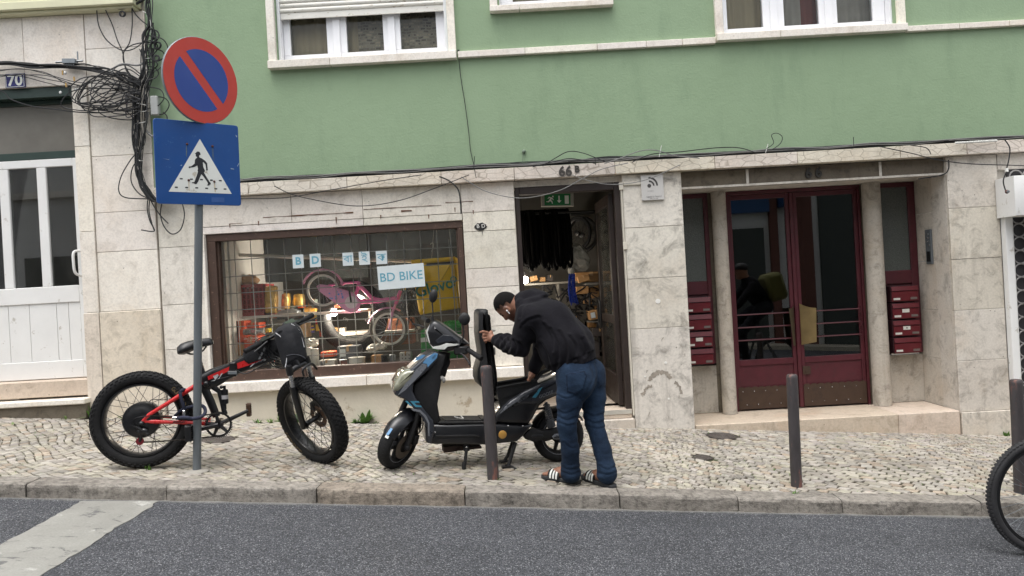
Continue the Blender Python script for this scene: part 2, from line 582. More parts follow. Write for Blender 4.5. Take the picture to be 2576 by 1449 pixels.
mb = MB()
mb.add([(-60, -9, rz(-60) + .1), (60, -9, rz(60) + .1), (60, -3.2, rz(60) + .1), (-60, -3.2, rz(-60) + .1),
        (-60, -3.2, rz(-60) - .05), (60, -3.2, rz(60) - .05)], [(0, 1, 2, 3), (3, 2, 5, 4)])
struct(mb.build('far_pavement', M('far_paving', S(176, 168, 152), 0.9, var=0.2, vs=14), smooth=False))
mb = MB()
mb.add([(-70, -30, rz(-70) - .3), (70, -30, rz(70) - .3), (70, 30, rz(70) - .3), (-70, 30, rz(-70) - .3)], [(0, 1, 2, 3)])
struct(mb.build('ground', M('earth', S(110, 98, 80), 0.95), smooth=False))

# pavement bed (dirt and moss between the stones)
def bed_mat():
    m, n, b = nodes('earth_joints')
    vec = coords(n)
    k = ramp(n, noise(n, vec, 2.2, 6, 0.7), [(0.5, 0.0), (0.66, 1.0)])
    c = mix(n, k, S(72, 64, 52), S(68, 78, 42))
    c = mix(n, 0.6, c, ramp(n, noise(n, vec, 60, 4, 0.7), [(0.3, 0.5), (0.7, 1.2)]), 'MULTIPLY')
    n.links.new(c, b.inputs['Base Color']); b.inputs['Roughness'].default_value = 0.95
    return m
mb = MB()
def gquad(x0, x1, y0, y1, dz):
    mb.add([(x0, y0, gz(x0, y0) + dz), (x1, y0, gz(x1, y0) + dz), (x1, y1, gz(x1, y1) + dz), (x0, y1, gz(x0, y1) + dz)], [(0, 1, 2, 3)])
gquad(-30, 30, 4.80, 7.30, -0.009)
struct(mb.build('pavement_bed', bed_mat(), smooth=False))

# limestone setts
def sett_mat():
    m, n, b = nodes('limestone_setts')
    vec = coords(n)
    c = ramp(n, noise(n, vec, 26, 5, 0.7), [(0.25, S(150, 145, 136)), (0.55, S(177, 172, 163)), (0.8, S(194, 190, 183))])
    c = tintmul(n, c)
    k = ramp(n, noise(n, vec, 1.3, 5, 0.65), [(0.35, 1.02), (0.7, 0.72)])
    c = mix(n, 1.0, c, k, 'MULTIPLY')
    n.links.new(c, b.inputs['Base Color'])
    b.inputs['Roughness'].default_value = 0.62
    b.inputs['Specular IOR Level'].default_value = 0.4
    bumpn(n, b, noise(n, vec, 50, 4, 0.6), 0.5, 0.006)
    return m
rs = random.Random(11)
mb = MB()
th = R(-40)
ca, sa = math.cos(th), math.sin(th)
DRAINS = [((1817, 1096), 0.14, 0.10), ((1766, 1150), 0.085, 0.07), ((548, 1105), 0.13, 0.10)]
drain_pts = [(GP(*d[0]), d[1]) for d in DRAINS]
A_, B_ = 0.076, 0.061
for j in range(-190, 190):
    for i in range(-190, 190):
        a0 = (i + 0.5 * (j % 2) + .13 * math.sin(j * 7.3)) * A_; b0 = j * B_
        mx, my = a0 * ca - b0 * sa, a0 * sa + b0 * ca + 5.9
        if not (-8.6 < mx < 8.6 and 4.88 < my < 7.03): continue
        k = rs.random()
        g = rs.uniform(0.74, 1.1)
        mb.tint = (g, g * rs.uniform(0.96, 1.0), g * rs.uniform(0.88, 1.0)) if k < 0.8 else ((g * .95, g * .84, g * .74) if k < .9 else (g * .78, g * .77, g * .76))
        cs = []
        for (ea, eb) in ((0, 0), (1, 0), (1, 1), (0, 1)):
            da = rs.uniform(-0.003, 0.013); db = rs.uniform(-0.003, 0.011)
            a = a0 + ea * A_ + (da if ea == 0 else -da); b = b0 + eb * B_ + (db if eb == 0 else -db)
            # slow wander of the courses
            wx = 0.10 * math.sin(a * 2.1 + b * 1.3) + .02 * math.sin(a * 9 - b * 5); wy = 0.10 * math.sin(b * 1.7 - a * 1.1) + .02 * math.sin(b * 8 + a * 6)
            x, y = a * ca - b * sa + wx, a * sa + b * ca + wy + 5.9
            cs.append((x, y))
        if min(c[1] for c in cs) < 4.90 or max(c[1] for c in cs) > 7.06: 
            cs = [(x, min(max(y, 4.915), 7.0)) for x, y in cs]
            if max(c[1] for c in cs) - min(c[1] for c in cs) < 0.03: continue
        cx = sum(c[0] for c in cs) / 4; cy = sum(c[1] for c in cs) / 4
        if any((cx - p.x) ** 2 + (cy - p.y) ** 2 < (r_ + .015) ** 2 for p, r_ in drain_pts): continue
        dz = rs.uniform(-0.002, 0.002)
        tx, ty = rs.uniform(-.05, .05), rs.uniform(-.05, .05)
        low = [(x, y, gz(x, y) - 0.012) for x, y in cs]
        mid = [(x, y, gz(x, y) - 0.003 + dz) for x, y in cs]
        top = []
        for x, y in cs:
            x2, y2 = x + (cx - x) * .12, y + (cy - y) * .12
            top.append((x2, y2, gz(x2, y2) + dz + (x2 - cx) * tx + (y2 - cy) * ty))
        fs = [(8, 9, 10, 11)]
        for q in range(4):
            q2 = (q + 1) % 4
            fs += [(q, q2, 4 + q2, 4 + q), (4 + q, 4 + q2, 8 + q2, 8 + q)]
        mb.add(low + mid + top, fs)
mb.tint = (1, 1, 1)
struct(mb.build('pavement', sett_mat(), angle=50))

# kerb stones
def kerb_mat():
    m, n, b = nodes('kerb_stone')
    vec = coords(n)
    c = ramp(n, noise(n, vec, 5, 6, 0.7), [(0.25, S(124, 119, 113)), (0.55, S(156, 151, 144)), (0.8, S(176, 172, 165))])
    f = noise(n, vec, 26, 6, 0.75)
    k = ramp(n, f, [(0.34, 0.3), (0.5, 0.85), (0.62, 1.05)])
    c = mix(n, 0.85, c, k, 'MULTIPLY')
    c = tintmul(n, c)
    n.links.new(c, b.inputs['Base Color'])
    b.inputs['Roughness'].default_value = 0.85; b.inputs['Specular IOR Level'].default_value = 0.3
    bumpn(n, b, f, 0.9, 0.02)
    return m
mb = MB()
kx = [-14.2, -12.6, -11.1, -9.6, -8.1, -6.7, -5.2]
kx += [P(x, 1250, 4.78).x for x in (75, 425, 800, 1170, 1557, 1852, 2112, 2460)]
kx += [kx[-1] + 1.1 * i for i in range(1, 9)]
rs = random.Random(5)
for i in range(len(kx) - 1):
    x0, x1 = kx[i] + .004, kx[i + 1] - .004
    g = rs.uniform(0.88, 1.06)
    mb.tint = (g, g * .985, g * .96)
    if abs(kx[i] - P(800, 1250, 4.78).x) < .01: mb.tint = (1.03, .95, .86)
    N = 14
    rings = []
    dzs = rs.uniform(-.004, .006)
    jit = [rs.uniform(-.006, .006) for _ in range(N + 1)]
    for q in range(N + 1):
        x = x0 + (x1 - x0) * q / N
        e = .004 if q in (0, N) else 0
        zt = gz(x, 4.8) + 0.004 + dzs - e * .4
        zb = rz(x) - .05
        ny = mnoise.noise(Vector((x * 6, 1.3, 0))) * .012 + jit[q]
        nz = mnoise.noise(Vector((x * 5, 7.7, 0))) * .006
        y0 = 4.745 + e
        rings.append([Vector((x, y0 - .006 + ny * 1.2, zb)), Vector((x, y0 + ny, zb + .09)), Vector((x, y0 - .002 + ny * .9, zt - .02)), Vector((x, y0 + .003 + ny * .4, zt - .006 + nz)),
                      Vector((x, y0 + .015, zt + nz * .5)), Vector((x, 4.905, zt + .002)), Vector((x, 4.912, zb))])
    mb.loft(rings)
struct(mb.build('kerb', kerb_mat(), angle=28))

# crosswalk stripe: worn thermoplastic lying on the asphalt
def stripe_mat():
    m, n, b = nodes('worn_road_paint')
    vec = coords(n)
    c = ramp(n, noise(n, vec, 3, 6, 0.65), [(0.3, S(132, 131, 125)), (0.7, S(150, 149, 143))])
    k = ramp(n, noise(n, coords(n, (0.55, 1.5, 1)), 5, 8, 0.7, 1.2), [(0.585, 0.0), (0.615, 0.85)])
    c = mix(n, k, c, S(92, 92, 92))
    k2 = ramp(n, noise(n, vec, 2.2, 7, 0.75), [(0.60, 0.0), (0.66, 0.8)])
    c = mix(n, k2, c, S(190, 189, 184))
    k3 = ramp(n, noise(n, vec, 90, 3, 0.6), [(0.3, 0.86), (0.7, 1.06)])
    c = mix(n, 1, c, k3, 'MULTIPLY')
    n.links.new(c, b.inputs['Base Color']); b.inputs['Roughness'].default_value = 0.75
    bumpn(n, b, k, 0.5, 0.004)
    return m
mb = MB()
pl0, pl1 = RP(205, 1262), RP(-60, 1405)
pr0, pr1 = RP(400, 1262), RP(60, 1475)
rs = random.Random(3)
NS = 44
top = []
left, right = [], []
for k in range(NS + 1):
    t = k / NS
    T = t * 1.9
    a = pl0.lerp(pl1, T); b = pr0.lerp(pr1, T)
    left.append((a.x + rs.uniform(-.008, .008), a.y + rs.uniform(-.006, .006)))
    right.append((b.x + rs.uniform(-.014, .014), b.y + rs.uniform(-.01, .01)))
outline = left + right[::-1]
vs = [(x, y, rz(x) + .004) for x, y in outline] + [(x, y, rz(x)) for x, y in outline]
n_ = len(outline)
fs = []
for k in range(NS):
    fs.append((k, k + 1, n_ - 2 - k, n_ - 1 - k))
for k in range(n_):
    k2 = (k + 1) % n_
    fs.append((k, k2, n_ + k2, n_ + k))
mb.add(vs, fs)
struct(mb.build('crosswalk_stripe', stripe_mat(), smooth=False))

# ================================================================= facade helpers
rs = random.Random(21)
def blk(mb, x0, x1, z0, z1, y0, y1, gap=.0022, amp=.07):
    g = rs.uniform(1 - amp, 1 + amp * .5)
    mb.tint = (g, g * rs.uniform(.97, 1.0), g * rs.uniform(.94, 1.0))
    mb.box(x0 + gap, x1 - gap, y0 + rs.uniform(0, .003), y1, z0 + gap, z1 - gap)
    mb.tint = (1, 1, 1)
def courses(mb, x0, x1, zs, y0, y1, **k):
    for a, b in zip(zs[:-1], zs[1:]): blk(mb, x0, x1, a, b, y0, y1, **k)
def row(mb, xs, z0, z1, y0, y1, **k):
    for a, b in zip(xs[:-1], xs[1:]): blk(mb, a, b, z0, z1, y0, y1, **k)
def holed(mb, x0, x1, z0, z1, y0, y1, holes):
    xs = sorted({x0, x1, *[h[0] for h in holes], *[h[1] for h in holes]})
    for a, b in zip(xs[:-1], xs[1:]):
        hz = sorted([(h[2], h[3]) for h in holes if h[0] <= a + 1e-6 and h[1] >= b - 1e-6])
        z = z0
        for (p, q) in hz:
            if p > z + 1e-6: mb.box(a, b, y0, y1, z, p)
            z = q
        if z1 > z + 1e-6: mb.box(a, b, y0, y1, z, z1)

# ================================================================= green building
gb = thing('green_building', 'green plastered building over stone ground floor with bike shop and dark red doors', 'building', (0.7, 8.0, 0))
# upper wall
mb = MB()
W1 = (-2.08, -0.47, 3.63, 5.0); W2 = (0.03, 1.0, 4.03, 4.9); W3 = (2.12, 3.73, 3.655, 5.0)
W4 = (5.3, 6.6, 3.655, 5.0)
W5, W6, W7 = (-2.08, -0.47, 6.4, 7.8), (0.03, 1.0, 6.8, 7.7), (2.12, 3.73, 6.4, 7.8)
holed(mb, -3.30, 8.5, 2.515, 8.6, 7.0, 7.35, [W1, W2, W3, W4, W5, W6, W7])
mb.build('upper_wall', GREEN, gb, smooth=False)
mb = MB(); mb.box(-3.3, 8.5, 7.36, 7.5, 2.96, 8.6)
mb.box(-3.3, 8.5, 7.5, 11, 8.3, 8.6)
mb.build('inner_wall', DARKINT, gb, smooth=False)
# cornice over the ground floor
mb = MB()
row(mb, [-3.285, -2.4, -1.48, -0.60, 0.08, 1.02, 1.95, 2.72, 3.68, 4.30, 5.6, 7, 8.5], 2.403, 2.52, 6.93, 7.28)
mb.build('cornice', MARBLE, gb, smooth=False, bevel=.003)
# string course
mb = MB()
row(mb, [-0.385, 0.245, 0.92, 1.38, 1.72, 2.03], 3.575, 3.637, 6.955, 7.02)
row(mb, [3.82, 4.31, 4.78, 5.2], 3.585, 3.640, 6.955, 7.02)
split_build(mb, 'string_course', STONE_W, gb, smooth=False, bevel=.003)

CURT = M('beige_blind', S(160, 148, 122), 0.8, var=0.12, vs=3, stretch=(3, 3, .3))
def weave_mat():
    m, n, b = nodes('woven_pattern_curtain')
    br = add(n, 'ShaderNodeTexBrick'); br.inputs['Scale'].default_value = 9
    br.inputs['Color1'].default_value = (*S(84, 78, 70), 1); br.inputs['Color2'].default_value = (*S(170, 160, 138), 1); br.inputs['Mortar'].default_value = (*S(140, 134, 118), 1)
    br.inputs['Mortar Size'].default_value = 0.05
    br.offset_frequency = 2; br.squash = 0.5; br.squash_frequency = 3
    tc = add(n, 'ShaderNodeTexCoord'); sx = add(n, 'ShaderNodeSeparateXYZ'); cx = add(n, 'ShaderNodeCombineXYZ')
    n.links.new(tc.outputs['Object'], sx.inputs[0]); n.links.new(sx.outputs[0], cx.inputs[0]); n.links.new(sx.outputs[2], cx.inputs[1])
    n.links.new(cx.outputs[0], br.inputs[0])
    n.links.new(br.outputs[0], b.inputs['Base Color']); b.inputs['Roughness'].default_value = 0.9
    return m
WEAVE = weave_mat()
SHUT = M('white_roller_shutter', S(222, 220, 212), 0.5, var=0.08, vs=8, wear=(S(170, 160, 140), 14, 0.1), stretch=(1, 1, 3))
SURR = STONE_W
GLASS_UP = glass('window_pane', (0.96, 0.97, 0.96), .7, ior=1.3)
def upper_window(cx, gl, zs0, zs1, x0, x1, zt, shutter_z, curtains, sill=None):
    wobj = thing('window', '', 'x', (cx, 7.0, zs0)); del wobj['label']; del wobj['category']
    wobj.parent = gb; wobj.location = Vector((cx, 7.0, zs0)) - ORG[gb.name]
    mb = MB()   # stone surround
    row(mb, [x0 - .002, (x0 + x1) / 2 - .3, x1], zs0, zs1, 6.925, 7.16)
    blk(mb, x0, x0 + .075, zs1 + .001, zt, 6.955, 7.16); blk(mb, x1 - .075, x1, zs1 + .001, zt, 6.955, 7.16)
    blk(mb, x0, x1, zt, zt + .08, 6.955, 7.16)
    mb.build('sill', SURR, wobj, smooth=False, bevel=.003)
    a, b = x0 + .077, x1 - .077
    yf = 7.13
    fz0 = zs1 + .004
    mb = MB()
    gz0, gz1 = fz0 + .095, zt - .06
    xs = [a + .045] + [v for g in gl for v in (g[0], g[1])] + [b - .045]
    mb.box(a + .03, b - .03, yf, yf + .06, fz0, gz0)
    mb.box(a + .03, b - .03, yf, yf + .06, gz1, zt)
    for i in range(0, len(xs), 2):
        mb.box(xs[i] - (.015 if i == 0 else 0), xs[i + 1] + (.015 if i == len(xs) - 2 else 0), yf, yf + .06, gz0, gz1)
    for i in range(len(gl) - 1):
        m_ = (gl[i][1] + gl[i + 1][0]) / 2
        mb.box(m_ - .034, m_ + .034, yf - .018, yf - .0005, fz0 + .03, zt)
    mb.box(a, a + .028, yf - .09, yf + .06, fz0, zt); mb.box(b - .028, b, yf - .09, yf + .06, fz0, zt)
    mb.build('frame', PVC, wobj, smooth=False, bevel=.003)
    for g in gl:
        mb = MB(); mb.box(g[0] - .004, g[1] + .004, yf + .025, yf + .031, gz0 - .004, gz1 + .004)
        mb.build('pane', GLASS_UP, wobj, smooth=False)
    if shutter_z:
        mb = MB()
        z = shutter_z
        mb.box(a + .03, b - .03, yf - .062, yf - .045, z, z + .055)
        z += .058
        while z < zt:
            mb.lathe((a + .03, yf - .052, z + .022), (1, 0, 0), [(.0, 0), (.024, 0), (.024, b - a - .06), (0, b - a - .06)], 10)
            z += .046
        o = mb.build('roller_shutter', SHUT, wobj)
    for (c0, c1, m_) in curtains:
        mb = MB()
        N = 26
        for i in range(N):
            xa, xb = c0 + (c1 - c0) * i / N, c0 + (c1 - c0) * (i + 1) / N
            ya, yb = 7.255 + .012 * math.sin(xa * 55), 7.255 + .012 * math.sin(xb * 55)
            mb.add([(xa, ya, zs1), (xb, yb, zs1), (xb, yb, zt), (xa, ya, zt)], [(0, 1, 2, 3)])
        mb.build('curtain', m_, wobj)
    return wobj
REDCUR = M('dull_red_curtain', S(112, 62, 56), 0.9, var=0.2, vs=4)
GREYCUR = M('pale_grey_curtain', S(150, 146, 138), 0.9, var=0.2, vs=4)
upper_window(-1.28, [(-1.985, -1.635), (-1.445, -1.095), (-.93, -.586)], 3.565, 3.64, -2.155, -.395, 5.0, 4.065, [(-2.1, -1.36, CURT), (-1.36, -.45, WEAVE)])
upper_window(.515, [(.16, .46), (.57, .87)], 3.98, 4.035, -.062, 1.092, 4.9, None, [(0, 1, CURT)])
upper_window(2.93, [(2.2, 2.542), (2.745, 3.08), (3.255, 3.595)], 3.59, 3.66, 2.037, 3.817, 5.0, None, [(2.1, 2.62, CURT), (2.62, 2.95, GREYCUR), (2.95, 3.25, REDCUR), (3.25, 3.7, GREYCUR)])
upper_window(5.95, [(5.4, 5.75), (5.9, 6.45)], 3.59, 3.66, 5.22, 6.68, 5.0, None, [(5.3, 6.6, CURT)])
upper_window(-1.28, [(-1.985, -1.635), (-1.445, -1.095), (-.93, -.586)], 6.33, 6.41, -2.155, -.395, 7.8, 7.0, [(-2.1, -.45, CURT)])
upper_window(.515, [(.16, .46), (.57, .87)], 6.75, 6.81, -.062, 1.092, 7.7, None, [(0, 1, CURT)])
upper_window(2.93, [(2.2, 2.542), (2.745, 3.08), (3.255, 3.595)], 6.33, 6.41, 2.037, 3.817, 7.8, None, [(2.1, 3.7, CURT)])

# ground floor masonry core behind the cladding
mb = MB()
holed(mb, -3.295, 8.5, -.75, 2.40, 7.032, 7.26, [(-2.86, -.425, .672, 2.07), (.07, 1.068, -.75, 2.345), (1.645, 4.135, -.75, 2.40)])
split_build(mb, 'masonry_wall', STONE_G, gb, smooth=False)
# stone cladding
mb = MB()
mb.cur = 0
courses(mb, -3.29, -2.885, [.3, .60, 1.0, 1.42, 1.96, 2.402], 6.995, 7.03)
mb.cur = 1
blk(mb, -2.883, -2.853, .57, 2.06, 6.975, 7.03)
mb.cur = 0
row(mb, [-2.883, -2.03, -1.36, -.43, .068], 2.13, 2.402, 7.0, 7.03)
row(mb, [-2.883, -1.36, -.43], 2.062, 2.129, 7.002, 7.03)
courses(mb, -.428, .068, [.67, 1.05, 1.42, 1.60, 1.95, 2.129], 7.0, 7.03)
mb.cur = 0
mb.cur = 3
courses(mb, 1.085, 1.643, [-.15, .95, 1.42, 1.90, 2.402], 6.99, 7.03)
mb.cur = 2
courses(mb, 4.137, 4.612, [.0, .48, .955, 1.435, 1.915, 2.402], 6.995, 7.03)
mb.cur = 2
row(mb, [4.137, 4.612, 5.6], -.5, .0, 6.97, 7.03)
row(mb, [4.615, 5.6, 6.6, 7.6, 8.5], 2.25, 2.402, 6.995, 7.03)
courses(mb, 6.6, 8.5, [-.6, .0, .48, .955, 1.435, 1.915, 2.245], 6.995, 7.03)
# recess side walls and low panels
for s0, s1 in ((1.61, 1.643), (4.137, 4.17)):
    zs = [.015, .48, .955, 1.435, 1.915, 2.402]
    for a, b in zip(zs[:-1], zs[1:]):
        g = rs.uniform(.86, 1.0); mb.tint = (g, g * .98, g * .95)
        mb.box(s0, s1, 7.033, 7.66, a + .002, b - .002)
mb.tint = (.8, .79, .77)
mb.cur = 2
mb.box(1.644, 2.06, 7.585, 7.66, .02, .50); mb.box(3.72, 4.136, 7.585, 7.66, .02, .50)
mb.tint = (1, 1, 1)
split_build(mb, 'stone_cladding', [STONE, STONE_W, STONE_G, STONE_P], gb, smooth=False, bevel=.002)
# render below the shop window, sill
mb = MB()
mb.box(-2.884, .07, 7.005, 7.03, -.1, .566)
mb.build('plinth_render', CREAM, gb, smooth=False)
mb = MB(); row(mb, [-2.86, -1.4, .072], .568, .667, 6.93, 7.16)
mb.build('shop_sill', STONE_W, gb, smooth=False, bevel=.006)
# lintel and soffit of the entrance recess
mb = MB()
mb.tint = (.85, .83, .8)
row(mb, [1.648, 2.275, 3.53, 4.132], 2.24, 2.40, 7.03, 7.10, amp=.12)
mb.tint = (1, 1, 1)
mb.cur = 1
mb.box(1.648, 4.132, 7.022, 7.029, 2.238, 2.258)
for x in (2.275, 3.53): mb.box(x - .012, x + .012, 7.0225, 7.029, 2.26, 2.395)
mb.cur = 1
mb.box(1.648, 4.132, 7.102, 7.66, 2.255, 2.40)
mb.build('entrance_lintel', [STONE_D, STONE_G], gb, smooth=False)
# entrance step
mb = MB()
row(mb, [1.648, 3.55, 4.132], -.55, .018, 6.985, 7.66)
mb.build('entrance_step', PINKST, gb, smooth=False, bevel=.006)
# shop door step and floor edge
mb = MB()
blk(mb, .078, 1.082, -.2, .12, 6.96, 7.2)
mb.build('shop_step', STONE_G, gb, smooth=False, bevel=.008)
mb = MB()
mb.box(.078, 1.06, 7.0, 7.4, .122, .2); mb.cur = 1; mb.box(.078, 1.06, 6.994, 6.999, .16, .2); mb.cur = 0
mb.box(-3.1, 1.6, 7.262, 10.2, .1, .2)
mb.build('shop_floor', [PINKST, M('pale_metal_edge', S(200, 196, 186), .4, metal=.4)], gb, smooth=False)
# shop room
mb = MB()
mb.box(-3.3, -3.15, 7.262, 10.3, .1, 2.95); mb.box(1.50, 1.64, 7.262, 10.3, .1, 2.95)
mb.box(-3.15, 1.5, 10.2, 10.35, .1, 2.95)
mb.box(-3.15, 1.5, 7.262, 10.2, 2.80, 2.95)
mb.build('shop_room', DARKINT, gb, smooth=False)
mb = MB(); mb.box(-3.148, -2.78, 7.262, 7.34, .2, 2.79); mb.box(-2.84, -2.76, 7.34, 9.0, .2, 2.79)
split_build(mb, 'room_pier', WHITEINT, gb, smooth=False)
# lobby behind the entrance doors
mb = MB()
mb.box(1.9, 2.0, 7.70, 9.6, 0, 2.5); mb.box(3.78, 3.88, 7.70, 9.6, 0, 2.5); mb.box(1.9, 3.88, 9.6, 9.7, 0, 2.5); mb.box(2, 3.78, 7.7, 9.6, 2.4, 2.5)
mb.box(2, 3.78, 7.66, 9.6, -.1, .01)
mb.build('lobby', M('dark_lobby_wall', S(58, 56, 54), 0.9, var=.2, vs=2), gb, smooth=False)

# rust marks left by an old sign over the shop window
RUST = M('rust_stain', S(98, 66, 46), 0.9, var=0.3, vs=30)
mb = MB()
rs2 = random.Random(4)
def streak(x0, x1, z, h):
    n = max(2, int((x1 - x0) / .05))
    top = [(x0 + (x1 - x0) * i / n, z + rs2.uniform(0, h)) for i in range(n + 1)]
    bot = [(x, z - rs2.uniform(0, h * 1.2)) for x, _ in top]
    mb.slab(top + bot[::-1], (0, 6.9985, 0), (1, 0, 0), (0, 0, 1), (0, .003, 0))
streak(-2.3, -1.45, 2.193, .006); streak(-1.35, -.62, 2.215, .004); streak(-.58, -.32, 2.235, .006)
streak(-2.62, -2.5, 2.15, .003); streak(-1.0, -.9, 2.18, .008)
for x in (-2.62, -2.35, -1.62, -1.2, -.75, -.5, -.33):
    z = rs2.uniform(2.13, 2.2); mb.slab([(x, z), (x + .012, z), (x + .008, z - rs2.uniform(.03, .07)), (x + .003, z - .04)], (0, 6.9985, 0), (1, 0, 0), (0, 0, 1), (0, .003, 0))
mb.build('rust_stains', RUST, gb, smooth=False)

# ----------------------------------------------------------------- shop window
sw = thing('shop_window', '', '', (-1.64, 7.0, .69)); del sw['label']; del sw['category']
sw.parent = gb; sw.location = Vector((-1.64, 7.0, .69)) - ORG[gb.name]
mb = MB()
x0, x1, z0, z1 = -2.85, -.435, .672, 2.06
y0, y1 = 7.02, 7.12
mb.box(x0, x1, y0, y1, z0, z0 + .09); mb.box(x0, x1, y0, y1, z1 - .066, z1)
mb.box(x0, x0 + .08, y0, y1, z0 + .091, z1 - .067); mb.box(x1 - .05, x1, y0, y1, z0 + .091, z1 - .067)
mb.box(x0 + .08, x0 + .1, y0 + .03, y1, z0 + .091, z1 - .067); mb.box(x1 - .065, x1 - .05, y0 + .03, y1, z0 + .091, z1 - .067)
mb.build('frame', BROWN_FR, sw, smooth=False, bevel=.004)
mb = MB(); mb.box(x0 + .1, x1 - .065, 7.085, 7.092, z0 + .09, z1 - .067)
mb.build('glass', GLASS_SHOP, sw, smooth=False)
# welded wire grid inside the glass
mb = MB()
gx = x0 + .1
xs = [-2.63, -2.475, -2.315, -2.155, -1.995, -1.838, -1.68, -1.515, -1.345, -1.175, -1.01, -.85, -.69, -.56]
for i, x in enumerate(xs):
    mb.tube([(x, 7.125, z0 + .08), (x + .006 * math.sin(i), 7.125, 1.4), (x, 7.125, z1 - .06)], .0042, 6)
for z in (.86, 1.015, 1.18, 1.34, 1.50, 1.66, 1.82):
    mb.tube([(x0 + .09, 7.118, z - .004), (-1.6, 7.118, z + .005), (x1 - .06, 7.118, z)], .0042, 6)
mb.build('wire_grid', M('pale_grey_wire', S(158, 160, 158), .5, var=.1), sw)

# ----------------------------------------------------------------- shop door frame and open leaf
mb = MB()
mb.box(.076, .118, 7.03, 7.14, .2, 2.343); mb.box(.118, 1.012, 7.03, 7.14, 2.275, 2.343); mb.box(1.012, 1.068, 7.03, 7.14, .2, 2.343)
mb.build('shop_door_frame', BLACK_FR, gb, smooth=False, bevel=.004)
dl = MB()
# leaf swung inwards: lies along the right jamb, slightly open to view
hx, hy = 1.01, 7.14
dirx, diry = -0.035, .9994
def leaf(a, b_, z0, z1, t0, t1):
    n = Vector((diry, -dirx, 0)); d = Vector((dirx, diry, 0))
    c = Vector((hx, hy, 0)) + d * (a + b_) / 2 + n * -(t0 + t1) / 2 + Vector((0, 0, (z0 + z1) / 2))
    dl.obox(c, d * (b_ - a) / 2, n * (t1 - t0) / 2, Vector((0, 0, (z1 - z0) / 2)))
leaf(0, .09, .22, 2.25, 0, .045); leaf(.80, .89, .22, 2.25, 0, .045); leaf(.09, .80, 2.15, 2.25, 0, .045); leaf(.09, .80, .22, .50, 0, .045); leaf(.09, .80, 1.0, 1.08, 0, .045)
door_leaf = dl.build('shop_door', BLACK_FR, gb, smooth=False, bevel=.003)
dl = MB(); leaf(.09, .80, 1.08, 2.15, .018, .026); leaf(.09, .80, .5, 1.0, .018, .026)
dl.build('glass', GLASS, door_leaf, smooth=False)
dl = MB()
d = Vector((dirx, diry, 0)); nn = Vector((-diry, dirx, 0))
hb = Vector((hx, hy, 0)) + d * .7
pts = []
for k in range(28):
    an = 2 * math.pi * k / 28
    ca_, sa_ = math.cos(an), math.sin(an)
    e = 4
    r_ = (abs(ca_) ** e + abs(sa_) ** e) ** (-1 / e)
    pts.append(hb + nn * .08 + d * .075 * ca_ * r_ + Vector((0, 0, 1.08 + .15 * sa_ * r_)))
dl.tube(pts, .013, 8, closed=True)
dl.build('handle', BLACK, door_leaf)

# white cable duct beside the shop door
mb = MB()
mb.box(1.069, 1.083, 6.985, 7.03, .14, 2.30); mb.cur = 0
mb.box(1.055, 1.095, 6.975, 6.998, 2.26, 2.33); mb.box(1.097, 1.36, 6.972, 6.996, 2.30, 2.33)
mb.box(1.062, 1.098, 6.968, 6.984, 1.70, 1.77)
mb.build('cable_duct', M('ivory_plastic', S(206, 200, 186), .5, var=.06), gb, smooth=False, bevel=.003)

# ----------------------------------------------------------------- red entrance: side lights, doors, columns
mb = MB()
yd = 7.56
for (a, b, ga, gb_) in ((1.648, 2.03, 1.668, 1.985), (3.735, 4.132, 3.79, 4.06)):
    mb.box(a, b, yd, yd + .06, 2.205, 2.252)
    mb.box(a, ga, yd, yd + .06, .52, 2.205); mb.box(gb_, b, yd, yd + .06, .52, 2.205)
    mb.box(ga, gb_, yd, yd + .06, 1.225, 1.36)
    mb.box(ga, gb_, yd + .02, yd + .05, .52, 1.225)
split_build(mb, 'side_light_frame', RED_P, gb, smooth=False, bevel=.004)
mb = MB()
mb.box(1.669, 1.984, yd + .02, yd + .03, 1.361, 2.204); mb.box(3.791, 4.059, yd + .02, yd + .03, 1.361, 2.204)
split_build(mb, 'side_light_glass', FROST, gb, smooth=False)
for cx, r_ in ((2.12, .072), (3.655, .088)):
    mb = MB()
    prof = [(r_, 0), (r_, 2.235)]
    mb.lathe((cx, 7.49, .019), (0, 0, 1), [(r_, 0), (r_ * .99, 1.2), (r_, 2.233)], 28)
    mb.c = [(.8, .78, .75)] * len(mb.v)
    mb.build('column', STONE_G, gb)
mb = MB(); mb.box(3.575, 3.733, 7.57, 7.65, .02, 2.25); mb.box(2.032, 2.205, 7.57, 7.65, .02, 2.25)
split_build(mb, 'door_pier', STONE_D, gb, smooth=False)
mb = MB()
mb.box(2.206, 2.232, 7.555, 7.64, .02, 2.252); mb.box(3.55, 3.574, 7.555, 7.64, .02, 2.252); mb.box(2.232, 3.55, 7.555, 7.64, 2.215, 2.252)
mb.build('entrance_door_frame', RED_P, gb, smooth=False, bevel=.003)
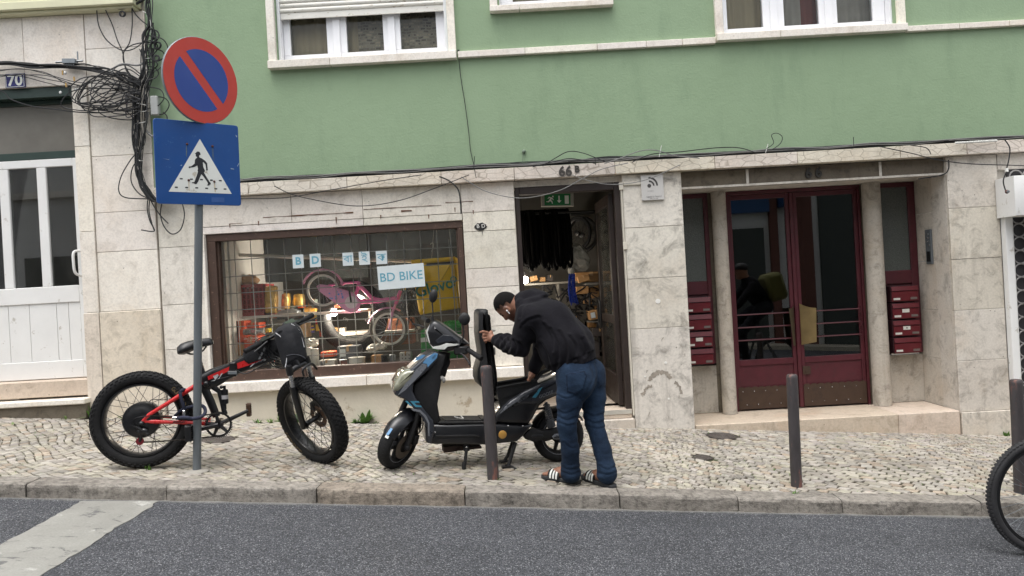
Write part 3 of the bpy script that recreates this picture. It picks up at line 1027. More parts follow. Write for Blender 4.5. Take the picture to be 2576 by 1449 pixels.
def entrance_leaf(xa, xb, mid):
    y0, y1 = 7.575, 7.615
    mb = MB()
    sl = .036
    mb.box(xa, xa + sl, y0, y1, .03, 2.212); mb.box(xb - sl, xb, y0, y1, .03, 2.212)
    mb.box(xa + sl, xb - sl, y0, y1, 2.165, 2.212); mb.box(xa + sl, xb - sl, y0, y1, .475, .535)
    mb.box(xa + sl, xb - sl, y0 + .012, y1, .03, .475)
    lf = mb.build('entrance_door', RED_P, gb, smooth=False, bevel=.003)
    mb = MB(); mb.box(xa + sl, xb - sl, y0 + .018, y0 + .024, .535, 2.165)
    mb.build('glass', GLASS_DOOR, lf, smooth=False)
    mb = MB()
    n = 9
    top = []
    w_ = (xb - xa - .01) / n
    for i in range(n):
        for k in range(6):
            an = math.pi * k / 6
            top.append((xa + .005 + w_ * i + w_ / 2 - w_ / 2 * math.cos(an), .245 + .018 * math.sin(an)))
    top.append((xb - .005, .245))
    mb.slab([(xa + .005, .035), (xb - .005, .035)] + top[::-1], (0, y0 - .006, 0), (1, 0, 0), (0, 0, 1), (0, .005, 0))
    for i in range(5):
        for z in (.08, .215):
            x = xa + .05 + (xb - xa - .1) * (i + (.3 if z < .1 else 0)) / 4.5
            mb.cur = 1; mb.sphere((x, y0 - .006, z), .005, 8, 5)
    mb.build('kick_plate', [KICK, CHROME], lf)
    mb = MB()
    for z in (.735, .865, .995):
        mb.tube([(xa + sl - .005, y0 - .012, z), (xb - sl + .005, y0 - .012, z)], .0065, 8)
    mb.build('guard_bar', RED_P, lf)
    return lf
lfA = entrance_leaf(2.234, 2.853, 1)
lfB = entrance_leaf(2.899, 3.548, 0)
mb = MB(); mb.box(2.857, 2.895, 7.562, 7.61, .03, 2.212)
mb.build('meeting_stile', RED_P, gb, smooth=False, bevel=.005)
# scroll ornament on the right end of the bars
mb = MB()
for z in (.74, .80, .87, .93, 1.0):
    mb.tube([(3.515 + .016 * math.cos(t * .5), 7.562, z + .03 * math.sin(t * .5)) for t in range(13)], .005, 6, closed=False)
mb.build('scroll_ornament', RED_P, lfB)
# flared metal pull plates
GOLD = M('aged_brass_plate', S(122, 104, 68), .45, metal=.35, var=.25, vs=8)
GOLD_D = M('dull_brass_plate', S(78, 68, 52), .5, metal=.3, var=.25, vs=8)
def pull(pts_in, pts_out, m_, parent):
    mb = MB()
    N = 6
    f, g = [], []
    for i in range(N + 1):
        t = i / N
        for (lst, off) in ((f, 0), (g, .005)):
            a0, a1 = Vector(pts_in[0]), Vector(pts_in[1]); b0, b1 = Vector(pts_out[0]), Vector(pts_out[1])
            bow = .03 * math.sin(math.pi * t * .5) 
            lst.append((a0.lerp(b0, t) + Vector((0, off - bow, -.012 * math.sin(math.pi * t))), a1.lerp(b1, t) + Vector((0, off - bow, 0))))
    vs = [p for pr in f for p in pr] + [p for pr in g for p in pr]
    n2 = 2 * (N + 1)
    fs = []
    for i in range(N):
        a = 2 * i
        fs += [(a, a + 1, a + 3, a + 2), (n2 + a, n2 + a + 2, n2 + a + 3, n2 + a + 1), (a, a + 2, n2 + a + 2, n2 + a), (a + 1, n2 + a + 1, n2 + a + 3, a + 3)]
    fs += [(0, n2, n2 + 1, 1), (2 * N, 2 * N + 1, n2 + 2 * N + 1, n2 + 2 * N)]
    mb.add(vs, fs)
    return mb.build('pull_handle', m_, parent)
pull([(2.845, 7.565, 1.06), (2.845, 7.565, .66)], [(2.772, 7.53, 1.04), (2.80, 7.53, .66)], GOLD_D, lfA)
pull([(2.905, 7.565, 1.08), (2.905, 7.565, .66)], [(3.035, 7.50, 1.03), (3.02, 7.50, .69)], GOLD, lfB)
mb = MB(); mb.box(2.905, 2.98, 7.565, 7.575, .36, .44); mb.lathe((2.943, 7.56, .40), (0, 1, 0), [(.0, 0), (.018, 0), (.018, .006)], 14)
mb.build('lock_plate', KICK, lfB, smooth=False)

# raised numbers
NUM = M('dark_grey_numeral', S(62, 58, 54), .6, var=.2, vs=40)
def zc(x, z): return x
mb = MB()
mb.text('66', .125, WALLTXT(.555, 6.926, 2.452), .004, bold=.004); mb.text('B', .085, WALLTXT(.665, 6.926, 2.468), .004, bold=.003)
mb.build('house_number', NUM, gb, smooth=False)
mb = MB(); mb.text('6', .13, WALLTXT(2.85, 7.02, 2.322), .004, bold=.005); mb.text('6', .13, WALLTXT(2.945, 7.02, 2.326), .004, bold=.005)
mb.build('house_number', M('blackened_numeral', S(42, 38, 34), .6), gb, smooth=False)

# spray-painted mark with the letters B D on the stone
mb = MB()
PAINT_K = M('black_spray_paint', S(30, 29, 30), .7, var=.4, vs=60)
PAINT_W = M('white_paint_mark', S(228, 226, 220), .7, var=.05)
cxm, czm = P(1209, 570, 7).x, P(1209, 570, 7).z
pts = []
rs3 = random.Random(2)
for k in range(36):
    an = 2 * math.pi * k / 36
    pts.append((cxm + .056 * math.cos(an) * rs3.uniform(.9, 1.1), czm + .036 * math.sin(an) * rs3.uniform(.85, 1.12)))
mb.slab(pts, (0, 6.996, 0), (1, 0, 0), (0, 0, 1), (0, .004, 0))
mb.slab([(cxm + .01, czm - .02), (cxm + .016, czm - .02), (cxm + .014, czm - .085), (cxm + .011, czm - .07)], (0, 6.9965, 0), (1, 0, 0), (0, 0, 1), (0, .003, 0))
mb.cur = 1
mb.text('B', .05, WALLTXT(cxm - .024, 6.9945, czm + .003), .001); mb.text('D', .05, WALLTXT(cxm + .026, 6.9945, czm + .003), .001)
mb.build('painted_letters', [PAINT_K, PAINT_W], gb, smooth=False)
# soot, scratches and worn patches on the pier
mb = MB()
SOOT = M('dark_scrape', S(150, 142, 131), .9, var=.35, vs=25)
def arc_patch(cx, cz, r0, w_, a0, a1, n=22):
    o, i_ = [], []
    for k in range(n + 1):
        an = a0 + (a1 - a0) * k / n
        rr = r0 * rs3.uniform(.93, 1.07); ww = w_ * rs3.uniform(.5, 1.2)
        o.append((cx + (rr + ww / 2) * math.cos(an), cz + (rr + ww / 2) * math.sin(an))); i_.append((cx + (rr - ww / 2) * math.cos(an), cz + (rr - ww / 2) * math.sin(an)))
    mb.slab(o + i_[::-1], (0, 6.9885, 0), (1, 0, 0), (0, 0, 1), (0, .003, 0))
arc_patch(1.34, .43, .105, .045, R(20), R(165)); arc_patch(1.27, .31, .1, .03, R(95), R(170)); arc_patch(1.42, .34, .11, .03, R(-10), R(60), 10)
for k in range(16):
    x, z = rs3.uniform(1.12, 1.6), rs3.uniform(.05, .9); l = rs3.uniform(.01, .05); an = rs3.uniform(0, 3.1)
    mb.slab([(x, z), (x + l * math.cos(an), z + l * math.sin(an)), (x + l * math.cos(an) + .005, z + l * math.sin(an) - .003), (x + .005, z - .004)], (0, 6.9887, 0), (1, 0, 0), (0, 0, 1), (0, .003, 0))
split_build(mb, 'scrape_marks', SOOT, gb, smooth=False)
mb = MB()
for (x, z, r_) in ((1.40, .62, .014), (1.41, .28, .01), (1.36, 1.2, .024), (1.2, .5, .008)):
    mb.lathe((x, 6.986, z), (0, 1, 0), [(0, 0), (r_, .001), (r_, .004)], 12)
mb.build('filler_spots', PAINT_W, gb, smooth=False)

# ================================================================= white building on the left
wb = thing('white_building', 'white stone building with white glazed door and dark transom window', 'building', (-5.5, 8.0, .5))
mb = MB()
holed(mb, -10.2, -3.305, -.2, 9.2, 7.035, 7.5, [(-5.32, -4.02, -.2, 3.44)])
split_build(mb, 'masonry_wall', STONE_G, wb, smooth=False)
mb = MB()
courses(mb, -4.018, -3.875, [.3, 1.39, 2.15, 2.95, 3.53], 6.975, 7.034)
courses(mb, -3.873, -3.303, [.3, 1.39, 1.95, 2.32, 2.85, 3.32, 3.86, 4.19], 6.99, 7.034)
row(mb, [-6.3, -5.1, -4.45, -3.875], 3.532, 4.19, 6.985, 7.034)
for x0, x1 in ((-5.5, -5.322), (-6.3, -5.502), (-7.4, -6.302), (-8.6, -7.402), (-10.2, -8.602)):
    courses(mb, x0, x1, [.3, 1.39, 2.15, 2.95, 3.53] + ([4.19] if x0 < -6.2 else []), 6.985, 7.034)
split_build(mb, 'stone_cladding', STONE_W, wb, smooth=False, bevel=.002)
mb = MB()
courses(mb, -4.019, -3.874, [.32, 1.385], 6.966, 6.974); courses(mb, -3.872, -3.302, [.32, 1.385], 6.972, 6.989)
split_build(mb, 'lower_cladding', STONE_B, wb, smooth=False, bevel=.002)
mb = MB()
mb.box(-10.2, -3.34, 6.86, 7.03, 4.215, 4.29); mb.box(-10.2, -3.36, 6.9, 7.03, 4.192, 4.214); mb.box(-10.2, -3.32, 6.88, 7.03, 4.292, 4.40)
split_build(mb, 'cornice', M('pale_yellow_paint', S(212, 210, 178), .7, var=.08, vs=4), wb, smooth=False, bevel=.006)
# patterned tiles above
def tile_mat():
    m, n, b = nodes('patterned_tiles')
    ck = add(n, 'ShaderNodeTexVoronoi'); ck.inputs['Scale'].default_value = 11; ck.inputs['Randomness'].default_value = .15
    n.links.new(coords(n), ck.inputs[0])
    c = ramp(n, ck.outputs['Distance'], [(.2, S(120, 116, 120)), (.35, S(200, 200, 200)), (.55, S(150, 146, 150))])
    n.links.new(c, b.inputs['Base Color']); b.inputs['Roughness'].default_value = .3
    return m
mb = MB(); mb.box(-10.2, -3.33, 7.0, 7.034, 4.402, 9.2)
mb.build('tiled_wall', tile_mat(), wb, smooth=False)
# lintel and jamb, threshold, steps
mb = MB()
mb.box(-5.32, -4.02, 7.01, 7.4, 3.44, 3.53)
mb.build('door_lintel', GREENDK, wb, smooth=False)
mb = MB()
row(mb, [-5.34, -4.0], .62, .775, 6.97, 7.5); 
mb.build('door_threshold', PINKST, wb, smooth=False, bevel=.006)
mb = MB(); row(mb, [-5.5, -3.99], .55, .605, 6.86, 7.1)
mb.build('door_step', STONE_W, wb, smooth=False, bevel=.008)
mb = MB(); mb.box(-5.48, -4.0, 6.89, 7.1, .1, .55)
mb.build('step_base', STONE_D, wb, smooth=False)
# transom window
mb = MB()
mb.box(-5.30, -4.03, 7.12, 7.18, 2.88, 2.95); mb.box(-5.30, -4.03, 7.12, 7.18, 3.40, 3.438)
split_build(mb, 'transom_frame', GREENDK, wb, smooth=False, bevel=.003)
mb = MB(); mb.box(-5.30, -4.03, 7.145, 7.152, 2.952, 3.398)
mb.build('transom_glass', M('painted_reflection_glass', S(118, 115, 108), .12, var=.2, vs=2), wb, smooth=False)  # opaque pane, the reflection is put into its pale grey base colour
# door
mb = MB()
k_ = 7.12 / 7
dx1 = -4.035
mb.box(dx1 - .09, dx1, 7.11, 7.16, .78, 2.875); mb.box(-5.30, dx1 - .09, 7.11, 7.16, 2.80, 2.875); mb.box(-5.21, dx1 - .09, 7.11, 7.16, 1.50, 1.66)
mb.box(-5.3, -5.21, 7.11, 7.16, .78, 2.8)
bars = [(-4.475, -4.385), (-4.835, -4.745), (-5.15, -5.06)]
for a, b in bars: mb.box(a, b, 7.112, 7.16, 1.66, 2.80)
mb.box(-5.21, dx1 - .09, 7.112, 7.16, .78, .95)
door = mb.build('door', WHITE_P, wb, smooth=False, bevel=.005)
mb = MB()
x = -5.21
for wd in (.26, .13, .2, .26, .115, .115):
    mb.box(x + .0015, min(x + wd, dx1 - .09) - .0015, 7.122, 7.15, .951, 1.499); x += wd
mb.build('plank_panel', WHITE_P, door, smooth=False, bevel=.003)
for a, b in ((-4.385, dx1 - .09), (-4.745, -4.475), (-5.06, -4.835), (-5.21, -5.15)):
    mb = MB(); mb.box(a, b, 7.135, 7.141, 1.66, 2.80); mb.build('pane', glass('door_pane', (.55, .56, .55), 1.0, dirt=.05, ior=1.8), door, smooth=False)
mb = MB()
mb.tube(catmull([(-4.075, 7.10, 1.98), (-4.115, 7.04, 1.97), (-4.118, 7.03, 1.87), (-4.11, 7.04, 1.77), (-4.07, 7.10, 1.74)], 5), .013, 8)
mb.build('handle', WHITE_P, door)
mb = MB(); mb.lathe((-4.06, 7.10, 1.545), (0, 1, 0), [(0, 0), (.022, 0), (.022, .012)], 12)
mb.build('lock', M('old_brass', S(120, 104, 74), .4, metal=.5), door, smooth=False)
mb = MB(); mb.box(-5.28, -4.04, 7.9, 8.0, .5, 3.6); mb.build('hall_wall', DARKINT, wb, smooth=False)

# ================================================================= opposite side of the street (seen mirrored in the glass)
ob = thing('opposite_building', 'grey building across the street with blue sign, mirrored in the glass', 'building', (2, -6.5, .2))
mb = MB()
mb.box(-20, 24, -7.5, -4.2, -2.5, 7.0)
mb.build('wall', M('grey_white_wall', S(206, 206, 204), .9, var=.1, vs=1), ob, smooth=False)
mb = MB()
for a, b, c, d_ in ((-8, -6.6, -.2, 2.6), (-5.6, -3.4, .2, 2.4), (-2.6, -.6, .1, 2.6), (5.7, 6.6, -.6, 2.6), (8.05, 9.3, -.9, 3.6), (2.6, 4.6, -.4, 2.3), (-12, -9, 0, 2.8)):
    mb.box(a, b, -4.2, -4.14, c, d_)
split_build(mb, 'door', M('dark_green_door', S(60, 66, 62), .6), ob, smooth=False)
mb = MB(); mb.box(7.4, 7.85, -4.2, -4.08, -1, 4.4); mb.box(6.75, 6.95, -4.2, -4.06, -1, 4.2); mb.box(5.45, 5.65, -4.2, -4.1, -1, 3.0)
mb.build('pilaster', M('brick_red_paint', S(104, 66, 56), .8), ob, smooth=False)
mb = MB(); mb.box(5.6, 6.75, -4.2, -4.05, 3.0, 3.75); mb.box(7.0, 7.3, -4.2, -3.7, 3.1, 4.2)
split_build(mb, 'sign', M('blue_sign_paint', S(36, 74, 118), .5), ob, smooth=False)
mb = MB()
for x in (-9, -6, -3, 0, 3, 6, 9, 12):
    mb.box(x - .5, x + .5, -4.2, -4.15, 4.6, 6.2)
split_build(mb, 'window', M('dark_window', S(50, 54, 58), .2), ob, smooth=False)
mb = MB(); mb.box(-20, 24, -4.3, -4.05, 4.25, 4.4); mb.box(-20, 24, -4.3, -4.0, 7.0, 7.25)
split_build(mb, 'cornice', STONE_W, ob, smooth=False)
# ================================================================= traffic sign post
SBLUE = M('sign_blue', S(16, 72, 138), .38, var=.08, vs=4, wear=(S(60, 100, 150), 16, .0))
SBLUE2 = M('sign_blue_faded', S(38, 70, 150), .4, var=.05, vs=4)
SRED = M('sign_red_faded', S(196, 62, 50), .42, var=.06, vs=5)
SWHITE = M('sign_white', S(226, 228, 222), .4, var=.05, vs=6, wear=(S(190, 182, 164), 9, .04))
SBLACK = M('sign_black', S(32, 34, 38), .5, var=.1)
RUSTY = M('rusty_rivet', S(84, 52, 46), .8, var=.3, vs=60)
pb = GP(495, 1185)
post = thing('traffic_sign_post', 'leaning grey post with round no parking sign above blue crossing sign', 'traffic sign', (pb.x, pb.y, gz(pb.x, pb.y)))
ptop = P(503, 108, pb.y)
pbase = Vector((pb.x, pb.y, gz(pb.x, pb.y) - .02))
mb = MB()
mb.tube([pbase, pbase.lerp(ptop, .5), ptop], .0275, 18)
mb.build('pole', STEEL_D, post)
pax = (ptop - pbase).normalized()
def plate_frame(px, py, ang):
    """centre of a plate bolted in front of the pole, turned by ang to the right"""
    nrm = Vector((math.sin(ang), -math.cos(ang), 0))
    A = Vector((math.cos(ang), math.sin(ang), 0))
    B = pax - A * pax.dot(A); B.normalize()
    nrm = A.cross(B)
    c = P(px, py, pb.y - .045)
    return c, A, B, nrm
# square crossing sign
c0, A, B, Nn = plate_frame(500, 411, R(39))
Wd, Ht = .557, .565
sq = []
for (sx_, sy_) in ((1, 1), (-1, 1), (-1, -1), (1, -1)):
    for k in range(4):
        an = math.atan2(sy_, sx_) - math.pi / 4 + math.pi / 2 * k / 3
        sq.append((sx_ * (Wd / 2 - .018) + .018 * math.cos(an), sy_ * (Ht / 2 - .018) + .018 * math.sin(an)))
mb = MB()
mb.slab(sq, c0, A, B, -Nn * .014, .002)
ss = mb.build('crossing_sign', [SBLUE, STEEL], post)
def flat(parent, name, m_, polys, c, A, B, N, off, th=.0012, smooth=False):
    mb = MB()
    for p in polys:
        mb.slab(p, c + N * off, A, B, -N * th)
    return mb.build(name, m_, parent, smooth=smooth)
def cr7(pts):       # outline read off the photo -> plate coordinates
    o = []
    for x, y in pts:
        s_ = (x - 56) / 1085
        top = 155 + 125 * s_; bot = 1240 + 60 * s_
        o.append(((s_ - .5) * Wd, (.5 - (y - top) / (bot - top)) * Ht))
    return o
flat(ss, 'white_triangle', SWHITE, [cr7([(626, 435), (1016, 1144), (206, 1092)])], c0, A, B, Nn, .0012)
walker = [(553, 613), (567, 612), (575, 598), (592, 592), (612, 598), (622, 615), (626, 635), (610, 640), (605, 662), (615, 672), (640, 682), (680, 712), (706, 745), (710, 815), (712, 830), (700, 840), (686, 832), (690, 815), (684, 762), (660, 730), (650, 735), (653, 790), (672, 835), (668, 855), (658, 862), (690, 920), (728, 985), (743, 1000), (738, 1015), (712, 1030), (693, 1026), (706, 1005), (700, 985), (650, 910), (625, 882), (605, 920), (580, 975), (560, 1003), (545, 1008), (520, 995), (498, 990), (500, 982), (530, 980), (548, 940), (572, 880), (582, 850), (578, 830), (586, 815), (578, 770), (535, 790), (490, 795), (475, 802), (465, 790), (470, 780), (500, 778), (545, 745), (550, 700), (562, 682), (580, 672), (578, 660), (566, 655), (562, 640), (565, 628)]
flat(ss, 'walking_figure', SBLACK, [cr7(walker)], c0, A, B, Nn, .0024)
dashes = []
for x, y in ((367, 933), (495, 942), (623, 951), (752, 962), (870, 971), (301, 1040), (431, 1046), (558, 1054), (686, 1063), (805, 1073), (928, 1080)):
    dashes.append(cr7([(x - 18, y - 9), (x + 18, y - 7), (x + 18, y + 9), (x - 18, y + 7)]))
flat(ss, 'zebra_dashes', SBLACK, dashes, c0, A, B, Nn, .0022)
mb = MB()
for x, y in ((460, 496), (786, 533), (461, 955), (790, 981)):
    a, b = cr7([(x, y)])[0]
    mb.sphere(c0 + A * a + B * b + Nn * .001, .0085, 10, 7)
split_build(mb, 'rivet', RUSTY, ss)
STREAK = M('dirt_streak', S(92, 108, 120), .8, var=.2, vs=60)
STREAK2 = M('rust_streak', S(196, 180, 150), .8, var=.15, vs=60)
flat(ss, 'dirt_streak', STREAK, [cr7([(446, 515), (452, 512), (456, 600), (445, 660), (440, 640)]), cr7([(778, 550), (783, 550), (786, 650), (781, 690)]), cr7([(790, 550), (794, 550), (800, 700), (795, 720)])], c0, A, B, Nn, .0011)
flat(ss, 'rust_streak', STREAK2, [cr7([(456, 975), (466, 975), (464, 1090), (456, 1085)]), cr7([(784, 1000), (796, 1000), (803, 1115), (790, 1110)])], c0, A, B, Nn, .0021)
flat(ss, 'scratch', M('bare_scratch', S(150, 170, 190), .5), [cr7([(1015, 815), (1060, 825), (1062, 834), (1020, 828)]), cr7([(1105, 795), (1133, 752), (1136, 757), (1112, 798)]), cr7([(360, 768), (385, 752), (383, 770)]), cr7([(150, 670), (230, 685), (229, 690)]), cr7([(1098, 395), (1118, 430), (1125, 410)])], c0, A, B, Nn, .0011)
flat(ss, 'sticker_patch', M('sticker_residue', S(48, 86, 146), .5), [cr7([(745, 1180), (915, 1188), (912, 1248), (742, 1240)])], c0, A, B, Nn, .0011)
# round no-parking sign
c1, A1, B1, N1 = plate_frame(508, 203, R(58))
Rd = .292
def circ(r_, n=48, a0=0, a1=2 * math.pi): return [(r_ * math.cos(a0 + (a1 - a0) * k / n), r_ * math.sin(a0 + (a1 - a0) * k / n)) for k in range(n)]
mb = MB()
mb.slab(circ(Rd), c1 - N1 * .0015, A1, B1, -N1 * .018, .003)
rsg = mb.build('no_parking_sign', STEEL, post)
flat(rsg, 'red_ring', SRED, [circ(Rd * .985)], c1, A1, B1, N1, .0005)
ri = Rd * .715
def seg(sign):
    # half of the blue disc on one side of the diagonal bar (bar runs upper left to lower right)
    h = .032
    d = Vector((math.cos(R(-47)), math.sin(R(-47)))); nn_ = Vector((-d.y, d.x)) * sign
    t = math.sqrt(ri * ri - h * h)
    an = math.atan2(h, t)
    o = []
    for k in range(31):
        q = an + (math.pi - 2 * an) * k / 30
        v_ = d * (ri * math.cos(q)) + nn_ * (ri * math.sin(q))
        o.append((v_.x, v_.y))
    return o
flat(rsg, 'blue_field', SBLUE2, [seg(1), seg(-1)], c1, A1, B1, N1, .0018)
mb = MB()
for c_, N_, A_c, h in ((c0, Nn, A, .15), (c0, Nn, A, -.15), (c1, N1, A1, .1), (c1, N1, A1, -.1)):
    q = c_ + pax * h - N_ * .03
    mb.obox(q, A_c * .05, N_ * .014, pax * .014)
split_build(mb, 'bracket', STEEL, post, smooth=False)
mb = MB()
mb.lathe(pbase + Vector((0, 0, .018)), (0, 0, 1), [(.085, 0), (.07, .008), (.03, .014)], 18)
mb.build('mortar_collar', M('grey_mortar', S(150, 146, 138), .9, bump=.4), post)

# ================================================================= bollards
BOLL = M('dark_iron_paint', S(66, 62, 63), .55, var=.35, vs=18, wear=(S(120, 82, 73), 12, .22), stretch=(1, 1, .25), bump=.3)
def bollard(base, top, r_, label):
    b = GP(*base)
    bz = gz(b.x, b.y)
    t = P(top[0], top[1], b.y)
    o = MB()
    o.lathe(Vector((b.x, b.y, bz - .02)), (t - Vector((b.x, b.y, bz))), [(r_, 0), (r_ * 1.0, (t.z - bz)), (r_ * .97, (t.z - bz) + .016), (r_ * .8, (t.z - bz) + .026), (0, (t.z - bz) + .03)], 26)
    o.cur = 1
    rim = []
    for k in range(19):
        an = 2 * math.pi * k / 18
    ob_ = centre(o.build('bollard', [BOLL], None))
    tag(ob_, label, 'bollard', 'iron bollards along the kerb')
    return ob_
bollard((1241, 1204), (1223, 922), .040, 'dark iron bollard in front of the scooter with rust streaks')
bollard((2004, 1224), (1992, 944), .037, 'dark iron bollard standing in front of the dark red entrance doors')
bollard((2568, 1240), (2556, 957), .040, 'dark iron bollard behind the bicycle wheel at the right edge')

# ================================================================= iron covers in the pavement
IRON = M('dark_cast_iron', S(82, 76, 72), .6, metal=.3, var=.25, vs=30, bump=.3)
labs = ['round iron cover with rings in the pavement near the entrance step', 'small iron cover in the middle of the pavement left of the entrance bollard', 'dark iron cover in the pavement behind the fat bike rear wheel']
for (d_, ra, rb_), lb in zip(DRAINS, labs):
    p = GP(*d_)
    mb = MB()
    nrm = Vector((SLOPE, -CROSS, 1)).normalized()
    c_ = Vector((p.x, p.y, gz(p.x, p.y) - .004))
    prof = [(0, .004)]
    q = .012
    while q < ra - .012:
        prof += [(q, .004), (q + .002, .001), (q + .008, .001), (q + .01, .004)]; q += .026
    prof += [(ra - .012, .004), (ra - .01, .0), (ra - .006, .0), (ra - .004, .006), (ra, .005), (ra, -.02)]
    mb.lathe(c_, nrm, prof, 28)
    tag(centre(mb.build('pavement_cover', IRON)), lb, 'cover', 'iron covers in the pavement')

# ================================================================= letterboxes
MBRED = M('letterbox_red', S(90, 21, 30), .38, var=.1, vs=10)
SLOT = M('nameplate_white', S(206, 204, 196), .4)
SLOTG = M('slot_grey_metal', S(120, 112, 108), .4, metal=.5)
def letterbox(xa, xb, z0, z1, label, note=None, left_slot=True):
    o = thing('letterbox', label, 'letterbox', ((xa + xb) / 2, 7.52, z0), 'red letterboxes beside the entrance')
    mb = MB(); mb.box(xa, xb, 7.475, 7.578, z0, z1)
    mb.build('case', M('letterbox_dark_edge', S(52, 26, 32), .5), o, smooth=False, bevel=.002)
    mb = MB()
    mb.slab([(xa + .006, z0 + .006), (xb - .006, z0 + .006), (xb - .006, z0 + .105), (xa + .006, z0 + .105)], (0, 7.462, 0), (1, 0, 0), (0, 0, 1), (0, .012, 0), .003)
    mb.build('door', MBRED, o)
    mb = MB()
    vs = [(xa + .006, 7.455, z0 + .112), (xb - .006, 7.455, z0 + .112), (xb - .006, 7.474, z0 + .112), (xa + .006, 7.474, z0 + .112), (xa + .006, 7.468, z1 - .006), (xb - .006, 7.468, z1 - .006), (xb - .006, 7.474, z1 - .006), (xa + .006, 7.474, z1 - .006)]
    mb.hexa(vs)
    mb.build('flap', MBRED, o, smooth=False)
    mb = MB(); mb.box(xa + .02, xa + .085, 7.458, 7.463, z0 + .02, z0 + .04); mb.build('nameplate', SLOT, o, smooth=False)
    mb = MB(); mb.box(xb - .085, xb - .02, 7.458, 7.463, z0 + .02, z0 + .042); mb.build('lock', SLOTG, o, smooth=False)
    if note:
        mb = MB(); mb.box(xa + .10, xa + .17, 7.457, 7.462, z0 + .065, z0 + .1)
        if note == 2: mb.cur = 1; mb.box(xa + .128, xa + .142, 7.4555, 7.4572, z0 + .078, z0 + .088)
        mb.build('paper_note', [SLOT, SBLACK], o, smooth=False)
for i, (lb, nt_) in enumerate((('lowest red letterbox on the right of the entrance doors', None), ('red letterbox with dotted white note, right of the entrance doors', 2), ('red letterbox with plain white note, right of the entrance doors', 1), ('topmost red letterbox on the right of the entrance doors', None))):
    z = .525 + i * .173
    letterbox(3.79, 4.065, z, z + .162, lb, nt_)
for i, (lb, nt_) in enumerate((('lowest red letterbox on the left of the entrance doors', None), ('red letterbox with small white note, left of the entrance doors', 1), ('second red letterbox from the top, left of the entrance doors', None), ('topmost red letterbox on the left of the entrance doors', None))):
    z = .525 + i * .173
    letterbox(1.71, 1.985, z, z + .162, lb, nt_)

# ================================================================= intercom on the jamb
it = thing('intercom', 'narrow grey steel intercom panel with buttons on the stone jamb', 'intercom', (4.135, 7.34, 1.40))
mb = MB(); mb.box(4.117, 4.136, 7.29, 7.39, 1.405, 1.745)
mb.build('panel', STEEL_D, it, smooth=False, bevel=.003)
mb = MB()
for i in range(4):
    for j in (0, 1):
        if i == 3 and j: continue
        mb.lathe((4.118, 7.325 + .03 * j, 1.70 - .036 * i), (-1, 0, 0), [(.009, 0), (.009, .004), (.005, .006), (0, .006)], 10)
mb.build('button', CHROME, it)
mb = MB(); mb.box(4.113, 4.1165, 7.31, 7.37, 1.43, 1.53); mb.build('speaker_grille', BLACK, it, smooth=False)

# ================================================================= plaque with signal symbol
pc = P(1641, 472, 6.975)
pl = thing('wall_plaque', 'white plaque with grey wireless signal symbol on the stone pier', 'sign', (pc.x, 6.98, pc.z - .12))
Mp = Matrix.Rotation(0, 3, 'Y')
mb = MB(); mb.slab([(-.105, -.118), (.105, -.118), (.105, .118), (-.105, .118)], (pc.x, 6.965, pc.z), (1, 0, 0), (0, 0, 1), (0, .02, 0), .003)
mb.build('plate', M('plaque_white', S(196, 194, 190), .5, var=.05), pl)
mb = MB()
o_ = Vector((pc.x - .03, 6.9635, pc.z + .018))
mb.slab([(.018 * math.cos(t * .4), .018 * math.sin(t * .4)) for t in range(16)], o_, (1, 0, 0), (0, 0, 1), (0, .0012, 0))
for r0, r1 in ((.035, .05), (.066, .082)):
    oo = [(r1 * math.cos(R(-2 + 94 * k / 14)), r1 * math.sin(R(-2 + 94 * k / 14))) for k in range(15)]
    ii = [(r0 * math.cos(R(-2 + 94 * k / 14)), r0 * math.sin(R(-2 + 94 * k / 14))) for k in range(15)]
    mb.slab(oo + ii[::-1], o_, (1, 0, 0), (0, 0, 1), (0, .0012, 0))
mb.build('signal_symbol', M('plaque_grey', S(70, 68, 66), .6), pl, smooth=False)
mb = MB()
mb.text('Ligado à Central', .021, WALLTXT(pc.x + .01, 6.9635, pc.z - .085)); mb.text('808 202 202', .015, WALLTXT(pc.x + .01, 6.9635, pc.z - .104))
mb.text('com vigilância', .011, WALLTXT(pc.x - .02, 6.9635, pc.z - .032))
mb.build('lettering', M('plaque_text', S(110, 108, 106), .6), pl, smooth=False)

# ================================================================= number plate 70
nc = P(38, 203, 6.97)
npl = thing('number_plate', 'blue enamel house number plate reading 70 over the white door', 'number plate', (nc.x, 6.98, nc.z - .07))
mb = MB(); mb.slab([(-.092, -.066), (.092, -.066), (.092, .066), (-.092, .066)], (nc.x, 6.968, nc.z), (1, 0, 0), (0, 0, 1), (0, .012, 0), .002)
mb.build('plate', M('enamel_blue', S(34, 36, 104), .25, var=.06), npl)
mb = MB()
mb.text('70', .145, WALLTXT(nc.x, 6.9665, nc.z), .0006, bold=.004)
fr = .003
for a, b, c_, d_ in ((-.086, .086, .056, .06), (-.086, .086, -.06, -.056), (-.086, -.082, -.06, .06), (.082, .086, -.06, .06)):
    mb.box(nc.x + a, nc.x + b, 6.9662, 6.9675, nc.z + c_, nc.z + d_)
mb.build('lettering', SWHITE, npl, smooth=False)

